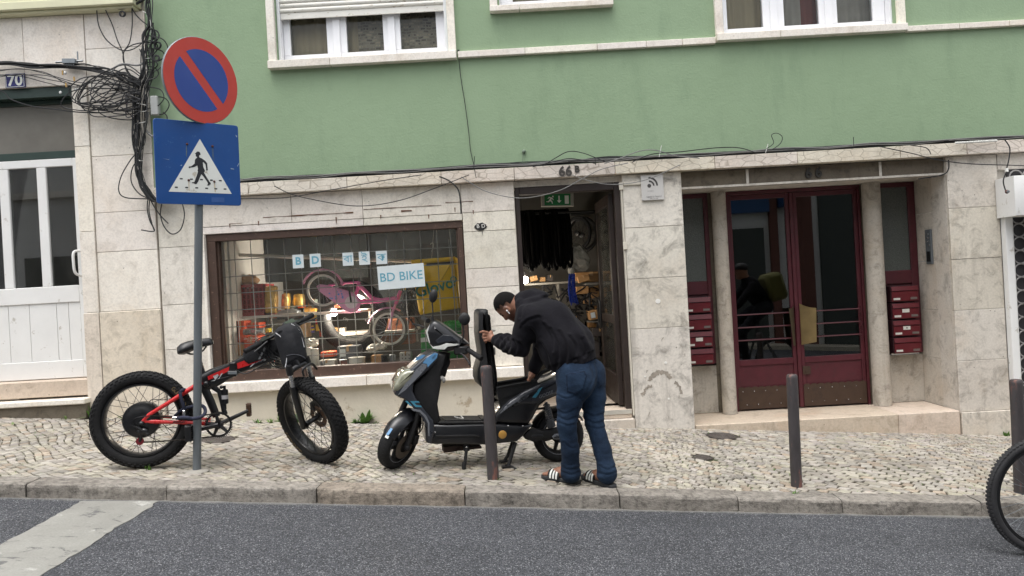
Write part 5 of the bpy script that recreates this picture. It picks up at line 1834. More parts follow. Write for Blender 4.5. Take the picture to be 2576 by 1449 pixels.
def sslab(pts, off, width, m_, name, r=.02, steps=2, bulge=0.0, parent=None, build=True, mb=None, sm=1):
    """panel whose side outline is given; near face at off, width metres across"""
    w3 = [SP(x, y, off) for x, y in pts]
    o = sF + slat * off
    p2 = [((p - o).dot(SAx), (p - o).z) for p in w3]
    if sm > 1:
        q2 = []
        n = len(p2)
        for i in range(n):
            p0, p1, p2_, p3 = p2[i - 1], p2[i], p2[(i + 1) % n], p2[(i + 2) % n]
            for k in range(sm):
                t = k / sm
                q2.append(tuple(.5 * (2 * p1[j] + (p2_[j] - p0[j]) * t + (2 * p0[j] - 5 * p1[j] + 4 * p2_[j] - p3[j]) * t * t + (3 * p1[j] - p0[j] - 3 * p2_[j] + p3[j]) * t ** 3) for j in (0, 1)))
        p2 = q2
    mb = mb or MB()
    mb.slab(p2, o, SAx, (0, 0, 1), slat * width, r, steps, bulge)
    return mb.build(name, m_, parent or scoot, angle=50) if build else mb
UPW = Vector((0, 0, 1))
def scooter_wheel(name, C, ax, up, Rw, tw, disc_side):
    wh = thing(name, '', '', C); del wh['label']; del wh['category']
    wh.parent = scoot; wh.location = C - ORG[scoot.name]
    rr = Rw * .66; h = tw / 2
    mb = MB(); prof = []
    for k in range(16):
        an = 2 * math.pi * k / 16; c_, s_ = math.cos(an), math.sin(an)
        q = (abs(c_) ** 2.5 + abs(s_) ** 2.5) ** (-.4)
        prof.append(((Rw + rr) / 2 + (Rw - rr) / 2 * c_ * q, h * s_ * q))
    mb.lathe(C, ax, prof, 64, loop=True, ref=up)
    ty = mb.build('tyre', RUBBER, wh)
    mb = MB(); fw = ax.cross(up)
    for i in range(40):
        an = 2 * math.pi * i / 40
        for s_ in (-1, 1):
            d = up * math.cos(an) + fw * math.sin(an); t = ax.cross(d)
            nrm_ = (d * .8 + ax * s_ * .55).normalized()
            mb.obox(C + d * (Rw - .012) + ax * s_ * h * .6, (t * .9 + ax * s_ * .45).normalized() * .004, (ax - nrm_ * ax.dot(nrm_)).normalized() * .017, nrm_ * .0035)
    mb.build('tread', SMAT, ty, smooth=False)
    mb = MB()
    mb.lathe(C, ax, [(rr + .008, -h * .75), (rr - .004, -h * .7), (rr - .016, -h * .3), (rr - .018, h * .3), (rr - .004, h * .7), (rr + .008, h * .75), (rr + .002, h * .5), (rr - .006, 0), (rr + .002, -h * .5)], 44, loop=True, ref=up)
    for i in range(6):
        an = 2 * math.pi * i / 6 + .3
        d = up * math.cos(an) + fw * math.sin(an)
        mb.tube([C + d * .03, C + d * (rr - .01)], [.018, .012], 8)
    mb.lathe(C, ax, [(0, -h * .8), (.04, -h * .8), (.055, -h * .4), (.055, h * .4), (.04, h * .8), (0, h * .8)], 24, ref=up)
    mb.cur = 1
    mb.lathe(C, ax, [(rr + .004, -h * .78), (rr + .009, -h * .78), (rr + .009, -h * .73), (rr + .004, -h * .73)], 44, loop=True, ref=up)
    mb.build('rim', [SMAT, SILV], wh)
    if disc_side:
        mb = MB(); mb.lathe(C + ax * disc_side * (h + .012), ax, [(.045, 0), (.092, 0), (.092, .004), (.045, .004)], 30, loop=True, ref=up)
        mb.build('brake_disc', M('worn_disc', S(92, 84, 76), .5, metal=.6, var=.2), wh)
    return wh
rCs = SP(1345, 1040); RWs = .196
rCs = sR_ + UPW * RWs + SAx * (-.0)
rCs = Vector((SP(1345, 1040).x, SP(1345, 1040).y, gz(SP(1345, 1040).x, SP(1345, 1040).y) + RWs))
scooter_wheel('rear_wheel', rCs, slat, UPW, RWs, .10, 0)
sax0 = (UPW * .90 - sdirv * .43).normalized()       # steering head, leaning back from the front
sst = Matrix.Rotation(R(50), 3, sax0)
fAx = (sst @ slat).normalized(); fFw = (sst @ sdirv).normalized()
fUp = (UPW - fAx * UPW.dot(fAx)).normalized()
RWf = .186
fCs = sF + fUp * RWf
scooter_wheel('front_wheel', fCs, fAx, fUp, RWf, .095, -1 if fAx.y > 0 else 1)
near = -1 if fAx.y > 0 else 1
fHor = (fFw - UPW * 0).normalized()
# fork legs and fender
for s_ in (-1, 1):
    mb = MB(); o = fAx * .075 * s_
    mb.tube([fCs + o, fCs + o - fFw * .03 + fUp * .12, fCs + o * .9 - fFw * .09 + fUp * .33], [.022, .024, .02], 12)
    mb.sphere(fCs + o * 1.1, .024, 10, 7)
    mb.build('fork_leg', SMAT, scoot)
mb = MB(); mb.obox(fCs + fAx * near * .09 - fFw * .06 + fUp * .05, fAx * .02, fUp * .035, fFw * .022)
mb.tube(catmull([fCs + fAx * near * .08 - fFw * .07 + fUp * .06, fCs + fAx * near * .09 - fFw * .12 + fUp * .15, fCs - fFw * .1 + fUp * .36], 6), .005, 6)
mb.build('brake_caliper', SMAT, scoot, bevel=.005)
mb = MB()
rings = []
st_ = [(-38, .205, .052), (-30, .212, .062), (-10, .224, .068), (12, .240, .07), (30, .262, .07), (46, .262, .068), (62, .245, .066), (80, .22, .058), (92, .21, .05)]
a_f = 62       # where the front tip begins, degrees above horizontal
for (dg, rr, hw) in st_:
    an = R(-dg + 18)                 # 0 = up, positive = forward
    d = fUp * math.cos(an) + fFw * math.sin(an)
    rg = []
    for k in range(9):
        t = k / 8 * 2 - 1
        rg.append(fCs + d * (rr - .045 * abs(t) ** 2.2) + fAx * hw * t)
    for k in range(8, -1, -1):
        t = k / 8 * 2 - 1
        rg.append(fCs + d * (rr - .006 - .045 * abs(t) ** 2.2) + fAx * (hw - .005) * t)
    rings.append(rg)
mb.loft(rings)
fend = mb.build('front_fender', SBK, scoot, angle=60)
mb = MB()
d0 = fUp * math.cos(R(48)) + fFw * math.sin(R(48))
t0 = fAx.cross(d0)
mb.obox(fCs + d0 * .2115 + fAx * near * .015 - t0 * 0, t0 * .028, fAx * .010, d0 * .002)
mb.cur = 1
d0 = fUp * math.cos(R(58)) + fFw * math.sin(R(58)); t0 = fAx.cross(d0)
mb.obox(fCs + d0 * .2035 + fAx * near * .015, t0 * .010, fAx * .014, d0 * .002)
mb.build('reflective_sticker', [SKYB, SWHITE], fend, smooth=False)

# front body
inner = [(600, 500), (562, 640), (572, 668), (545, 830), (562, 935), (535, 965), (500, 965), (385, 800), (385, 700), (470, 620), (540, 490)]
sslab(inner, -.13, .26, SMAT, 'leg_shield', .014, 2)
shield = [(258, 762), (285, 700), (335, 630), (400, 570), (460, 515), (530, 482), (556, 492), (548, 530), (490, 600), (385, 690), (380, 745), (400, 790), (468, 880), (515, 935), (528, 1000), (505, 1092), (474, 1086), (470, 970), (430, 905), (330, 800)]
sh = sslab(shield, -.17, .34, SGR, 'front_apron', .014, 2)
nose = [(262, 768), (290, 690), (330, 620), (400, 555), (455, 505), (500, 485), (540, 478), (545, 500), (470, 590), (380, 690), (330, 780), (300, 790)]
sslab(nose, -.09, .18, SBK, 'nose_panel', .014, 2)
hl = sslab([(249, 736), (258, 700), (300, 628), (340, 606), (392, 600), (402, 612), (372, 664), (330, 705), (282, 748)], -.177, .354, LAMPY, 'headlight', .022, 2)
def sdecal(pts, m_, parent, name, off=-.1725):
    return sslab(pts, off, .0035, m_, name, 0, 1, 0, parent)
sdecal([(395, 545), (402, 520), (440, 500), (462, 503), (440, 525), (404, 540)], SKYB, sh, 'blue_panel')
sdecal([(444, 556), (470, 522), (520, 488), (545, 492), (540, 520), (500, 560), (478, 584), (474, 560)], SKYB, sh, 'blue_panel')
sdecal([(330, 690), (400, 600), (442, 560), (474, 562), (470, 585), (430, 632), (330, 735), (282, 768), (290, 755)], SILV, sh, 'silver_panel')
sdecal([(328, 808), (346, 808), (376, 840), (362, 840)], CYAN, sh, 'cyan_mark'); sdecal([(362, 808), (418, 808), (426, 817), (390, 818), (404, 834), (434, 838), (440, 848), (396, 846)], CYAN, sh, 'cyan_mark')
sdecal([(366, 856), (430, 866), (470, 905), (490, 950), (490, 1040), (483, 1040), (480, 955), (455, 910), (425, 880), (380, 872)], SILV, sh, 'grey_stripe')
mb = MB(); q = SP(520, 514, -.1745)
Mx = WALLTXT(q.x, q.y - .001, q.z, R(-38)); mb.text('GEXL', .018, Mx, .0004, shear=.2)
mb.build('lettering', SBLACK, sh, smooth=False)
mb = MB(); q = SP(600, 560)
mb.tube([SP(590, 480), SP(575, 560), SP(560, 640)], [.045, .05, .04], 14)
for k in range(4):
    a = SP(590 + 8 * k, 520, -.04); mb.tube(catmull([SP(610, 490, -.03), SP(604 + 6 * k, 560, -.05), SP(572, 610 + 8 * k, -.06), SP(560, 640, -.06)], 5), .004, 5)
mb.build('steering_column', SMAT, scoot)
# handlebar cowl
cowl = [(526, 272), (500, 282), (468, 328), (457, 352), (478, 420), (510, 462), (600, 484), (640, 478), (690, 448), (748, 432), (716, 404), (660, 362), (610, 324), (560, 288)]
cY = SP(600, 400).y - .12
w3 = [P(*c5(x, y), cY) for x, y in cowl]
mb = MB()
cA = Vector((.93, -.0, 0)).normalized()
mb.slab([(p.x, p.z) for p in w3], (0, cY, 0), (1, 0, 0), (0, 0, 1), (0, .17, 0), .035, 3, .015)
cw = mb.build('handlebar_cowl', SBK, scoot, angle=60)
def cdecal(pts, m_, name, dy=-.017, th=.004):
    mb = MB(); w3 = [P(*c5(x, y), cY + dy) for x, y in pts]
    mb.slab([(p.x, p.z) for p in w3], (0, cY + dy, 0), (1, 0, 0), (0, 0, 1), (0, th, 0), .001, 1)
    return mb.build(name, m_, cw)
cdecal([(494, 296), (484, 330), (478, 352), (494, 425), (486, 420), (468, 356), (472, 332)], CLEAR, 'side_light')
cdecal([(494, 428), (512, 448), (560, 440), (604, 424), (688, 430), (664, 440), (612, 446), (590, 466), (540, 464), (512, 458)], CLEAR, 'turn_signal', -.019)
cdecal([(530, 408), (580, 368), (640, 376), (680, 410), (600, 412), (545, 425)], SGR, 'centre_crest', -.0185)
# mirrors
for (cx_, cy_, rx_, rz_, tilt, pts, off) in ((516, 110, 28, 46, 14, [(508, 150), (512, 215), (510, 268)], -.02), (722, 262, 38, 43, 0, [(712, 305), (718, 360), (706, 410)], -.12)):
    Y_ = cY + (.05 if cx_ < 600 else .0)
    c_ = P(*c5(cx_, cy_), Y_)
    s_ = .3792 * Y_ / FPX
    mb = MB()
    rot = Matrix.Rotation(R(tilt), 3, 'Y')
    mb.sphere(c_, (rx_ * s_, .022, rz_ * s_), 18, 12, rot)
    mi = mb.build('mirror', SMAT, scoot)
    mb = MB(); mb.tube(catmull([P(*c5(x, y), Y_) for x, y in pts], 5), .0055, 8); mb.lathe(P(*c5(*pts[-1]), Y_), UPW, [(.012, -.01), (.010, .02)], 10)
    mb.build('stalk', SMAT, mi)
# grips and levers
mb = MB(); a, b = P(*c5(738, 462), cY + .01), P(*c5(835, 526), cY - .10)
mb.lathe(a, b - a, [(0, -.01), (.024, -.01), (.024, .012), (.0175, .014), (.0175, .03), (.0185, .05), (.0175, .07), (.0185, .09), (.018, (b - a).length - .012), (.021, (b - a).length - .01), (.018, (b - a).length), (0, (b - a).length)], 14)
mb.build('grip', RUBBER, scoot)
mb = MB(); mb.tube(catmull([P(*c5(690, 488), cY), P(*c5(722, 510), cY - .04), P(*c5(748, 545), cY - .07), P(*c5(756, 562), cY - .08)], 5), [.007] * 15 + [.005], 8); mb.sphere(P(*c5(756, 563), cY - .08), .009, 8, 6)
mb.build('brake_lever', SMAT, scoot)
mb = MB(); a, b = P(*c5(482, 275), cY + .1), P(*c5(446, 258), cY + .24)
mb.tube([a, b], .0175, 12); mb.build('grip', RUBBER, scoot)
mb = MB(); mb.tube(catmull([P(*c5(455, 318), cY + .1), P(*c5(415, 302), cY + .14), P(*c5(378, 297), cY + .2)], 5), .006, 8); mb.build('brake_lever', SMAT, scoot)
mb = MB(); mb.obox(P(*c5(700, 470), cY + .03), Vector((.05, 0, 0)), Vector((0, .04, 0)), Vector((0, 0, .03))); mb.build('switch_block', SMAT, scoot, bevel=.01)
# floorboard and battery box
sslab([(505, 962), (600, 966), (860, 958), (960, 960), (1108, 972), (1180, 962), (1115, 1040), (1072, 1078), (860, 1100), (520, 1094), (478, 1086), (478, 1010)], -.145, .29, SBK, 'battery_box', .018, 2)
sslab([(530, 1035), (790, 1030), (820, 1034), (820, 1052), (790, 1046), (540, 1052)], -.149, .005, SMAT, 'side_rib', .001, 1)
a, b = SP(545, 958, -.14), SP(940, 955, -.14)
mb = MB()
mid_ = (a + b) / 2 + slat * .14
ex = (b - a) / 2
mb.obox(mid_ + UPW * .006, ex, slat * .14, UPW * .006)
mb.obox(mid_ - ex * .12 + UPW * .016, ex * .62, slat * .10, UPW * .004)
mb.obox(mid_ + ex * .62 + UPW * .018, ex * .09, slat * .10, UPW * .007)
for k in range(5): mb.obox(mid_ + ex * (.56 + .03 * k) + UPW * .026, ex * .008, slat * .09, UPW * .002)
mb.build('floorboard', SMAT, scoot, smooth=False, bevel=.003)
mb = MB(); mb.obox(SP(622, 1117), SAx * .048, slat * .06, UPW * .02); mb.obox(SP(690, 1112), SAx * .03, slat * .05, UPW * .016); mb.obox(SP(770, 1106), SAx * .06, slat * .08, UPW * .008)
mb.build('underside_bracket', M('rusted_steel', S(52, 40, 36), .85, var=.35, vs=22), scoot, smooth=False)
mb = MB(); q = SP(975, 1030, -.147); mb.lathe(q, slat, [(0, -.006), (.024, -.006), (.03, -.002), (.03, .004)], 22); mb.build('reflector', M('amber_reflector', S(188, 142, 70), .25, var=.08), scoot)
for x, y in ((527, 1015), (1110, 972), (1014, 972)):
    mb = MB(); mb.sphere(SP(x, y, -.146), .006, 8, 6); mb.build('bolt', CHROME, scoot)
# rear body
rearp = [(922, 952), (930, 896), (975, 838), (1020, 800), (1120, 735), (1215, 690), (1300, 655), (1400, 612), (1490, 596), (1500, 622), (1440, 690), (1340, 775), (1270, 806), (1225, 842), (1180, 925), (1150, 965), (1020, 962)]
rb_ = sslab(rearp, -.145, .29, SBK, 'rear_body', .035, 3)
grp = [(945, 892), (985, 842), (1030, 802), (1120, 745), (1215, 700), (1300, 666), (1420, 618), (1420, 660), (1340, 765), (1260, 800), (1215, 830), (1100, 836), (1010, 862)]
gp_ = sslab(grp, -.158, .316, SGR, 'rear_side_panel', .03, 3)
sdecal([(955, 888), (1010, 836), (1090, 790), (1095, 796), (1030, 838), (962, 890)], SILV, gp_, 'grey_stripe', -.1612)
sdecal([(1075, 812), (1135, 772), (1150, 768), (1140, 786), (1084, 818)], SILV, gp_, 'grey_stripe', -.1612)
sdecal([(1172, 784), (1218, 726), (1240, 714), (1214, 760), (1196, 786)], CYAN, gp_, 'cyan_mark', -.1612)
mb = MB()
def s_text(t_, x, y, size, slope, off=-.1625, bold=.0008, shear=.25, m_=0):
    q = SP(x, y, off); mb.cur = m_
    Z = -slat; X = SAx * math.cos(R(slope)) + UPW * math.sin(R(slope)); Yv = Z.cross(X)
    Mx = Matrix.Identity(4)
    for i in range(3):
        Mx[i][0] = X[i]; Mx[i][1] = Yv[i]; Mx[i][2] = Z[i]; Mx[i][3] = q[i]
    mb.text(t_, size, Mx, .0006, bold=bold, shear=shear)
s_text('GOOSE', 1262, 765, .034, 16); s_text('VORTEX', 1112, 796, .019, 27, m_=1); s_text('TWIN', 1182, 756, .022, 24, m_=1)
mb.build('lettering', [SILV, SBLACK], gp_, smooth=False)
# open seat compartment
near_o, wid_ = -.125, .25
mb = MB()
def wallp(pts, off, th):
    w3 = [SP(x, y, off) for x, y in pts]; o = sF + slat * off
    mb.slab([((p - o).dot(SAx), (p - o).z) for p in w3], o, SAx, (0, 0, 1), slat * th, .003, 1)
box_o = [(938, 722), (1150, 684), (1200, 668), (1215, 694), (1120, 738), (1015, 806), (962, 858), (950, 800)]
wallp(box_o, near_o, .012)
o = sF + slat * near_o
far_pts = [SP(x, y, near_o) for x, y in box_o]
o2 = sF + slat * (near_o + wid_)
mb.slab([((p - o).dot(SAx), (p - o).z) for p in far_pts], o2, SAx, (0, 0, 1), slat * .012, .003, 1)
f0, f1 = SP(938, 722, near_o), SP(952, 800, near_o)
mb.obox((f0 + f1) / 2 + slat * wid_ / 2, (f1 - f0) / 2, slat * (wid_ / 2 + .01), SAx * .006)
f2, f3 = SP(955, 800, near_o), SP(1200, 720, near_o)
mb.obox((f2 + f3) / 2 + slat * wid_ / 2, (f3 - f2) / 2, slat * wid_ / 2, UPW * .005)
bk = SP(1200, 680, near_o); mb.obox(bk + slat * wid_ / 2, SAx * .006, slat * wid_ / 2, UPW * .05)
rim_ = [SP(938, 720, near_o), SP(1150, 683, near_o), SP(1200, 667, near_o), SP(1200, 667, near_o) + slat * wid_, SP(1150, 683, near_o) + slat * wid_, SP(938, 720, near_o) + slat * wid_]
mb.tube(rim_, .009, 8, closed=True)
mb.build('seat_compartment', SMAT, scoot)
mb = MB(); q = SP(940, 765, near_o); mb.obox(q + slat * wid_ * .5 - SAx * .012, SAx * .012, slat * .06, UPW * .016)
mb.build('seat_hinge', SMAT, scoot, bevel=.004)
# raised seat
seat = [(838, 198), (872, 197), (884, 206), (888, 262), (884, 300), (896, 335), (902, 430), (918, 520), (932, 610), (938, 690), (936, 738), (928, 752), (910, 748), (862, 730), (828, 700), (812, 660), (812, 610), (832, 540), (838, 480), (828, 420), (820, 360), (820, 300), (819, 230), (824, 208)]
SEATM = M('seat_leatherette', S(17, 18, 20), .6, var=.2, vs=16, bump=.15, bs=80)
seat_o = sslab(seat, -.13, .26, SEATM, 'seat', .035, 3, .006)
sslab([(884, 232), (893, 240), (897, 262), (889, 300), (898, 335), (906, 430), (926, 540), (938, 620), (943, 700), (941, 745), (932, 752), (938, 690), (930, 600), (912, 500), (898, 420), (892, 340), (883, 300)], -.12, .24, SMAT, 'seat_base', .004, 1, parent=seat_o)
mb = MB(); q = SP(905, 340, -.05); mb.obox(q, SAx * .022, slat * .02, UPW * .008); q = SP(918, 475, -.06); mb.obox(q, SAx * .008, slat * .02, UPW * .028)
mb.build('latch', M('pale_grey_plastic', S(190, 188, 180), .5), seat_o, smooth=False, bevel=.003)
# grab rail
for s_ in (-1, 1):
    mb = MB(); o_ = .11 * s_
    mb.tube(catmull([SP(1182, 690, o_), SP(1205, 655, o_), SP(1236, 618, o_), SP(1270, 600, o_), SP(1330, 590, o_), SP(1430, 590, o_), SP(1470, 600, o_ * .6)], 6), .013, 10)
    mb.build('grab_rail', SMAT, scoot)
mb = MB(); mb.obox(SP(1500, 640, 0), SAx * .02, slat * .08, UPW * .03); mb.build('tail_light', M('red_lens', S(150, 22, 26), .2, coat=.6), scoot, bevel=.01)
# shock, swingarm, stand
mb = MB(); a, b = SP(1262, 815, -.13), SP(1302, 985, -.13)
L_ = (b - a).length; ax_ = (b - a).normalized(); u_ = ax_.orthogonal().normalized(); v_ = ax_.cross(u_)
mb.tube([a, b], .012, 10)
mb.tube([a + ax_ * (L_ * (.08 + .6 * k / 90)) + (u_ * math.cos(k * .56) + v_ * math.sin(k * .56)) * (.022 + .003 * k / 90) for k in range(91)], .0055, 6)
mb.lathe(a + ax_ * L_ * .68, ax_, [(.03, 0), (.032, .01), (.032, L_ * .28), (.022, L_ * .3)], 16)
mb.build('rear_shock', M('dark_spring', S(58, 60, 64), .45, metal=.3), scoot)
sslab([(1112, 1036), (1136, 1010), (1182, 988), (1242, 1002), (1350, 985), (1450, 992), (1460, 1050), (1300, 1062), (1182, 1080), (1130, 1062)], -.12, .06, SMAT, 'swingarm', .014, 2)
sslab([(1165, 1040), (1180, 1030), (1240, 1030), (1250, 1040), (1240, 1052), (1180, 1052)], -.123, .004, SBK, 'cover_slot', .001, 1)
bd = sslab([(1304, 1044), (1322, 1026), (1400, 1022), (1404, 1062), (1316, 1062)], -.126, .007, SILV, 'badge', .002, 1)
mb = MB(); s_text('ebike', 1345, 1045, .032, 2, -.1285); mb.cur = 0
mb.build('lettering', SBLACK, bd, smooth=False)
mb = MB()
mb.obox(SP(735, 1112, -.10), SAx * .02, slat * .012, UPW * .028)
mb.tube([SP(738, 1110, -.11), SP(730, 1180, -.12), SP(720, 1275, -.13)], [.011, .012, .010], 10)
g_ = SP(720, 1275, -.13); mb.lathe(Vector((g_.x, g_.y, gz(g_.x, g_.y))), UPW, [(0, 0), (.016, 0), (.014, .03), (.009, .05)], 10)
mb.build('side_stand', SMAT, scoot)
mb = MB(); mb.sphere(SP(736, 1112, -.118), .009, 8, 6); mb.build('bolt', CHROME, scoot)
mb = MB()
mb.tube([SP(1042, 1078, -.02), SP(1010, 1170, -.03), SP(985, 1205, -.03)], [.014, .013, .012], 10)
mb.obox(SP(986, 1205, -.03), SAx * .03, slat * .03, UPW * .006)
mb.tube([SP(1060, 1080, -.10), SP(1030, 1180, -.12), SP(1015, 1235, -.13)], [.016, .014, .013], 10)
mb.tube(catmull([SP(1015, 1235, -.13), SP(1060, 1258, -.15), SP(1110, 1275, -.17), SP(1137, 1296, -.18)], 5), .012, 10)
q = SP(1000, 1275, -.14); mb.tube([SP(1015, 1235, -.13), Vector((q.x, q.y, gz(q.x, q.y) + .008))], [.012, .016], 10); mb.obox(Vector((q.x, q.y, gz(q.x, q.y) + .008)), SAx * .03, slat * .02, UPW * .008)
mb.build('centre_stand', SMAT, scoot)
# rear mudguard
mb = MB()
rings = []
for k in range(12):
    an = R(-70 + 130 * k / 11)
    d = UPW * math.cos(an) + SAx * math.sin(an)
    rings.append([rCs + d * (RWs + .03 - .02 * abs(t) ** 2) + slat * .07 * t for t in (-1, -.5, 0, .5, 1)] + [rCs + d * (RWs + .025 - .02 * abs(t) ** 2) + slat * .068 * t for t in (1, .5, 0, -.5, -1)])
mb.loft(rings); mb.build('rear_mudguard', SMAT, scoot)

# loose bits on the scooter
st = thing('string', 'white knotted string lying on the scooter floorboard', 'string', SP(690, 945, 0))
mb = MB(); zf = UPW * .03
mb.tube(catmull([SP(655, 938, 0) + zf, SP(690, 948, -.02) + zf, SP(712, 950, -.03) + zf, SP(700, 938, .0) + zf * 1.2, SP(720, 955, -.04) + zf, SP(705, 968, -.08) + zf, SP(680, 974, -.10) + zf], 5), .004, 6)
mb.build('cord', WIRE_W, st)
rg_ = thing('rag', 'grey rag tied to the scooter leg shield hook', 'rag', SP(572, 660, -.05))
mb = MB(); mb.sphere(SP(572, 656, -.1), (.02, .03, .018), 10, 7); mb.sphere(SP(584, 668, -.11), (.014, .02, .022), 8, 6); mb.tube([SP(550, 645, -.1), SP(570, 655, -.1)], .008, 7)
mb.build('cloth', M('grey_rag', S(150, 148, 144), .9, var=.2, vs=30), rg_)
# ================================================================= signed-distance modelling for soft shapes
def surface_nets(D, org, h):
    ins = D < 0
    nx, ny, nz = D.shape
    c = [(0, 0, 0), (1, 0, 0), (0, 1, 0), (1, 1, 0), (0, 0, 1), (1, 0, 1), (0, 1, 1), (1, 1, 1)]
    cnt = np.zeros((nx - 1, ny - 1, nz - 1), np.int8)
    for a, b, d in c: cnt += ins[a:nx - 1 + a, b:ny - 1 + b, d:nz - 1 + d]
    mask = (cnt > 0) & (cnt < 8)
    I = np.argwhere(mask)
    idx = -np.ones(mask.shape, np.int64); idx[mask] = np.arange(len(I))
    acc = np.zeros((len(I), 3)); n = np.zeros(len(I))
    edges = [(0, 1), (2, 3), (4, 5), (6, 7), (0, 2), (1, 3), (4, 6), (5, 7), (0, 4), (1, 5), (2, 6), (3, 7)]
    cor = np.array(c)
    val = np.stack([D[I[:, 0] + a, I[:, 1] + b, I[:, 2] + d] for a, b, d in c], 1)
    for e0, e1 in edges:
        v0, v1 = val[:, e0], val[:, e1]
        x = (v0 < 0) != (v1 < 0)
        t = np.where(x, v0 / np.where(v0 - v1 == 0, 1, v0 - v1), 0)
        p = cor[e0] + (cor[e1] - cor[e0]) * t[:, None]
        acc[x] += p[x]; n[x] += 1
    V = (I + acc / n[:, None]) * h + np.array(org)
    F = []
    for ax in range(3):
        o1, o2 = (ax + 1) % 3, (ax + 2) % 3
        s0 = [slice(None)] * 3; s1 = [slice(None)] * 3
        s0[ax] = slice(0, -1); s1[ax] = slice(1, None)
        a, b = ins[tuple(s0)], ins[tuple(s1)]
        E = np.argwhere(a != b)
        E = E[(E[:, o1] > 0) & (E[:, o2] > 0) & (E[:, o1] < D.shape[o1] - 1) & (E[:, o2] < D.shape[o2] - 1)]
        sg = a[E[:, 0], E[:, 1], E[:, 2]]
        q = []
        for d1, d2 in ((1, 1), (0, 1), (0, 0), (1, 0)):
            K = E.copy(); K[:, o1] -= d1; K[:, o2] -= d2
            q.append(idx[K[:, 0], K[:, 1], K[:, 2]])
        q = np.stack(q, 1)
        q[~sg] = q[~sg][:, ::-1]
        F.append(q)
    return V, np.concatenate(F)
class Field:
    def __init__(s, lo, hi, h):
        s.h = h; s.lo = np.array(lo, float)
        n = np.ceil((np.array(hi) - s.lo) / h).astype(int) + 1
        s.D = np.full(n, 1.0, np.float32)
        s.ax = [s.lo[i] + h * np.arange(n[i]) for i in range(3)]
    def sub(s, lo, hi):
        i0 = [max(0, int((lo[i] - s.lo[i]) / s.h)) for i in range(3)]
        i1 = [min(s.D.shape[i], int((hi[i] - s.lo[i]) / s.h) + 2) for i in range(3)]
        sl = tuple(slice(a, b) for a, b in zip(i0, i1))
        g = np.meshgrid(*[s.ax[i][sl[i]] for i in range(3)], indexing='ij')
        return sl, np.stack(g, -1)
    def blend(s, sl, d, k, cut=False):
        A = s.D[sl]
        if cut:
            d = -d
            hh = np.clip(.5 - .5 * (A - d) / k, 0, 1); s.D[sl] = A * (1 - hh) + d * hh + k * hh * (1 - hh)
        else:
            hh = np.clip(.5 + .5 * (A - d) / k, 0, 1); s.D[sl] = A * (1 - hh) + d * hh - k * hh * (1 - hh)
    def cone(s, a, b, ra, rb, k=.02, cut=False):
        a, b = np.array(a, float), np.array(b, float)
        m = max(ra, rb) + k + 3 * s.h + .01
        sl, p = s.sub(np.minimum(a, b) - m, np.maximum(a, b) + m)
        if min(p.shape[:3]) == 0: return s
        ab = b - a
        t = np.clip(((p - a) @ ab) / max(ab @ ab, 1e-9), 0, 1)
        d = np.linalg.norm(p - a - t[..., None] * ab, axis=-1) - (ra + (rb - ra) * t)
        s.blend(sl, d, k, cut); return s
    def chain(s, pts, rs_, k=.02):
        for i in range(len(pts) - 1): s.cone(pts[i], pts[i + 1], rs_[i], rs_[i + 1], k)
        return s
    def ell(s, c, axes, r, k=.02, cut=False):
        """axes: three unit vectors, r: radii along them"""
        c = np.array(c, float); m = max(r) + k + 3 * s.h
        sl, p = s.sub(c - m, c + m)
        if min(p.shape[:3]) == 0: return s
        q = (p - c) @ np.array([list(v) for v in axes]).T
        r = np.array(r)
        k0 = np.linalg.norm(q / r, axis=-1); k1 = np.linalg.norm(q / (r * r), axis=-1)
        d = k0 * (k0 - 1) / np.maximum(k1, 1e-6)
        s.blend(sl, d, k, cut); return s
    def mesh(s, name, mats, parent, disp=None, tint=None, mat_fn=None, relax=1, label=None):
        V, F = surface_nets(s.D, s.lo, s.h)
        for _ in range(relax):
            acc = np.zeros_like(V); n = np.zeros(len(V))
            for i in range(4):
                np.add.at(acc, F[:, i], V[F[:, (i + 1) % 4]]); np.add.at(n, F[:, i], 1)
                np.add.at(acc, F[:, i], V[F[:, (i - 1) % 4]]); np.add.at(n, F[:, i], 1)
            V = .5 * V + .5 * acc / np.maximum(n, 1)[:, None]
        fn = np.cross(V[F[:, 2]] - V[F[:, 0]], V[F[:, 3]] - V[F[:, 1]])
        N = np.zeros_like(V)
        for i in range(4): np.add.at(N, F[:, i], fn)
        N /= np.maximum(np.linalg.norm(N, axis=1), 1e-9)[:, None]
        if disp is not None: V = V + N * disp(V, N)[:, None]
        mb = MB()
        mb.v = [tuple(v) for v in V]; mb.f = [tuple(int(x) for x in f) for f in F]
        mb.m = [0] * len(F) if mat_fn is None else [int(x) for x in mat_fn(V[F].mean(1))]
        mb.c = [(1, 1, 1)] * len(V) if tint is None else [tuple(x) for x in tint(V)]
        return mb.build(name, mats, parent, angle=180, label=label)
def wav(V, ks, amp, seed):
    r_ = np.random.RandomState(seed)
    o = np.zeros(len(V))
    for kx_, ky_, kz_ in ks:
        ph = r_.uniform(0, 6.28); wp = r_.uniform(4, 9, 3); w2 = r_.uniform(0, 6.28)
        a = V @ np.array([kx_, ky_, kz_]) + ph + 1.1 * np.sin(V @ wp + w2)
        o += np.sin(a)
    return o * amp / len(ks)

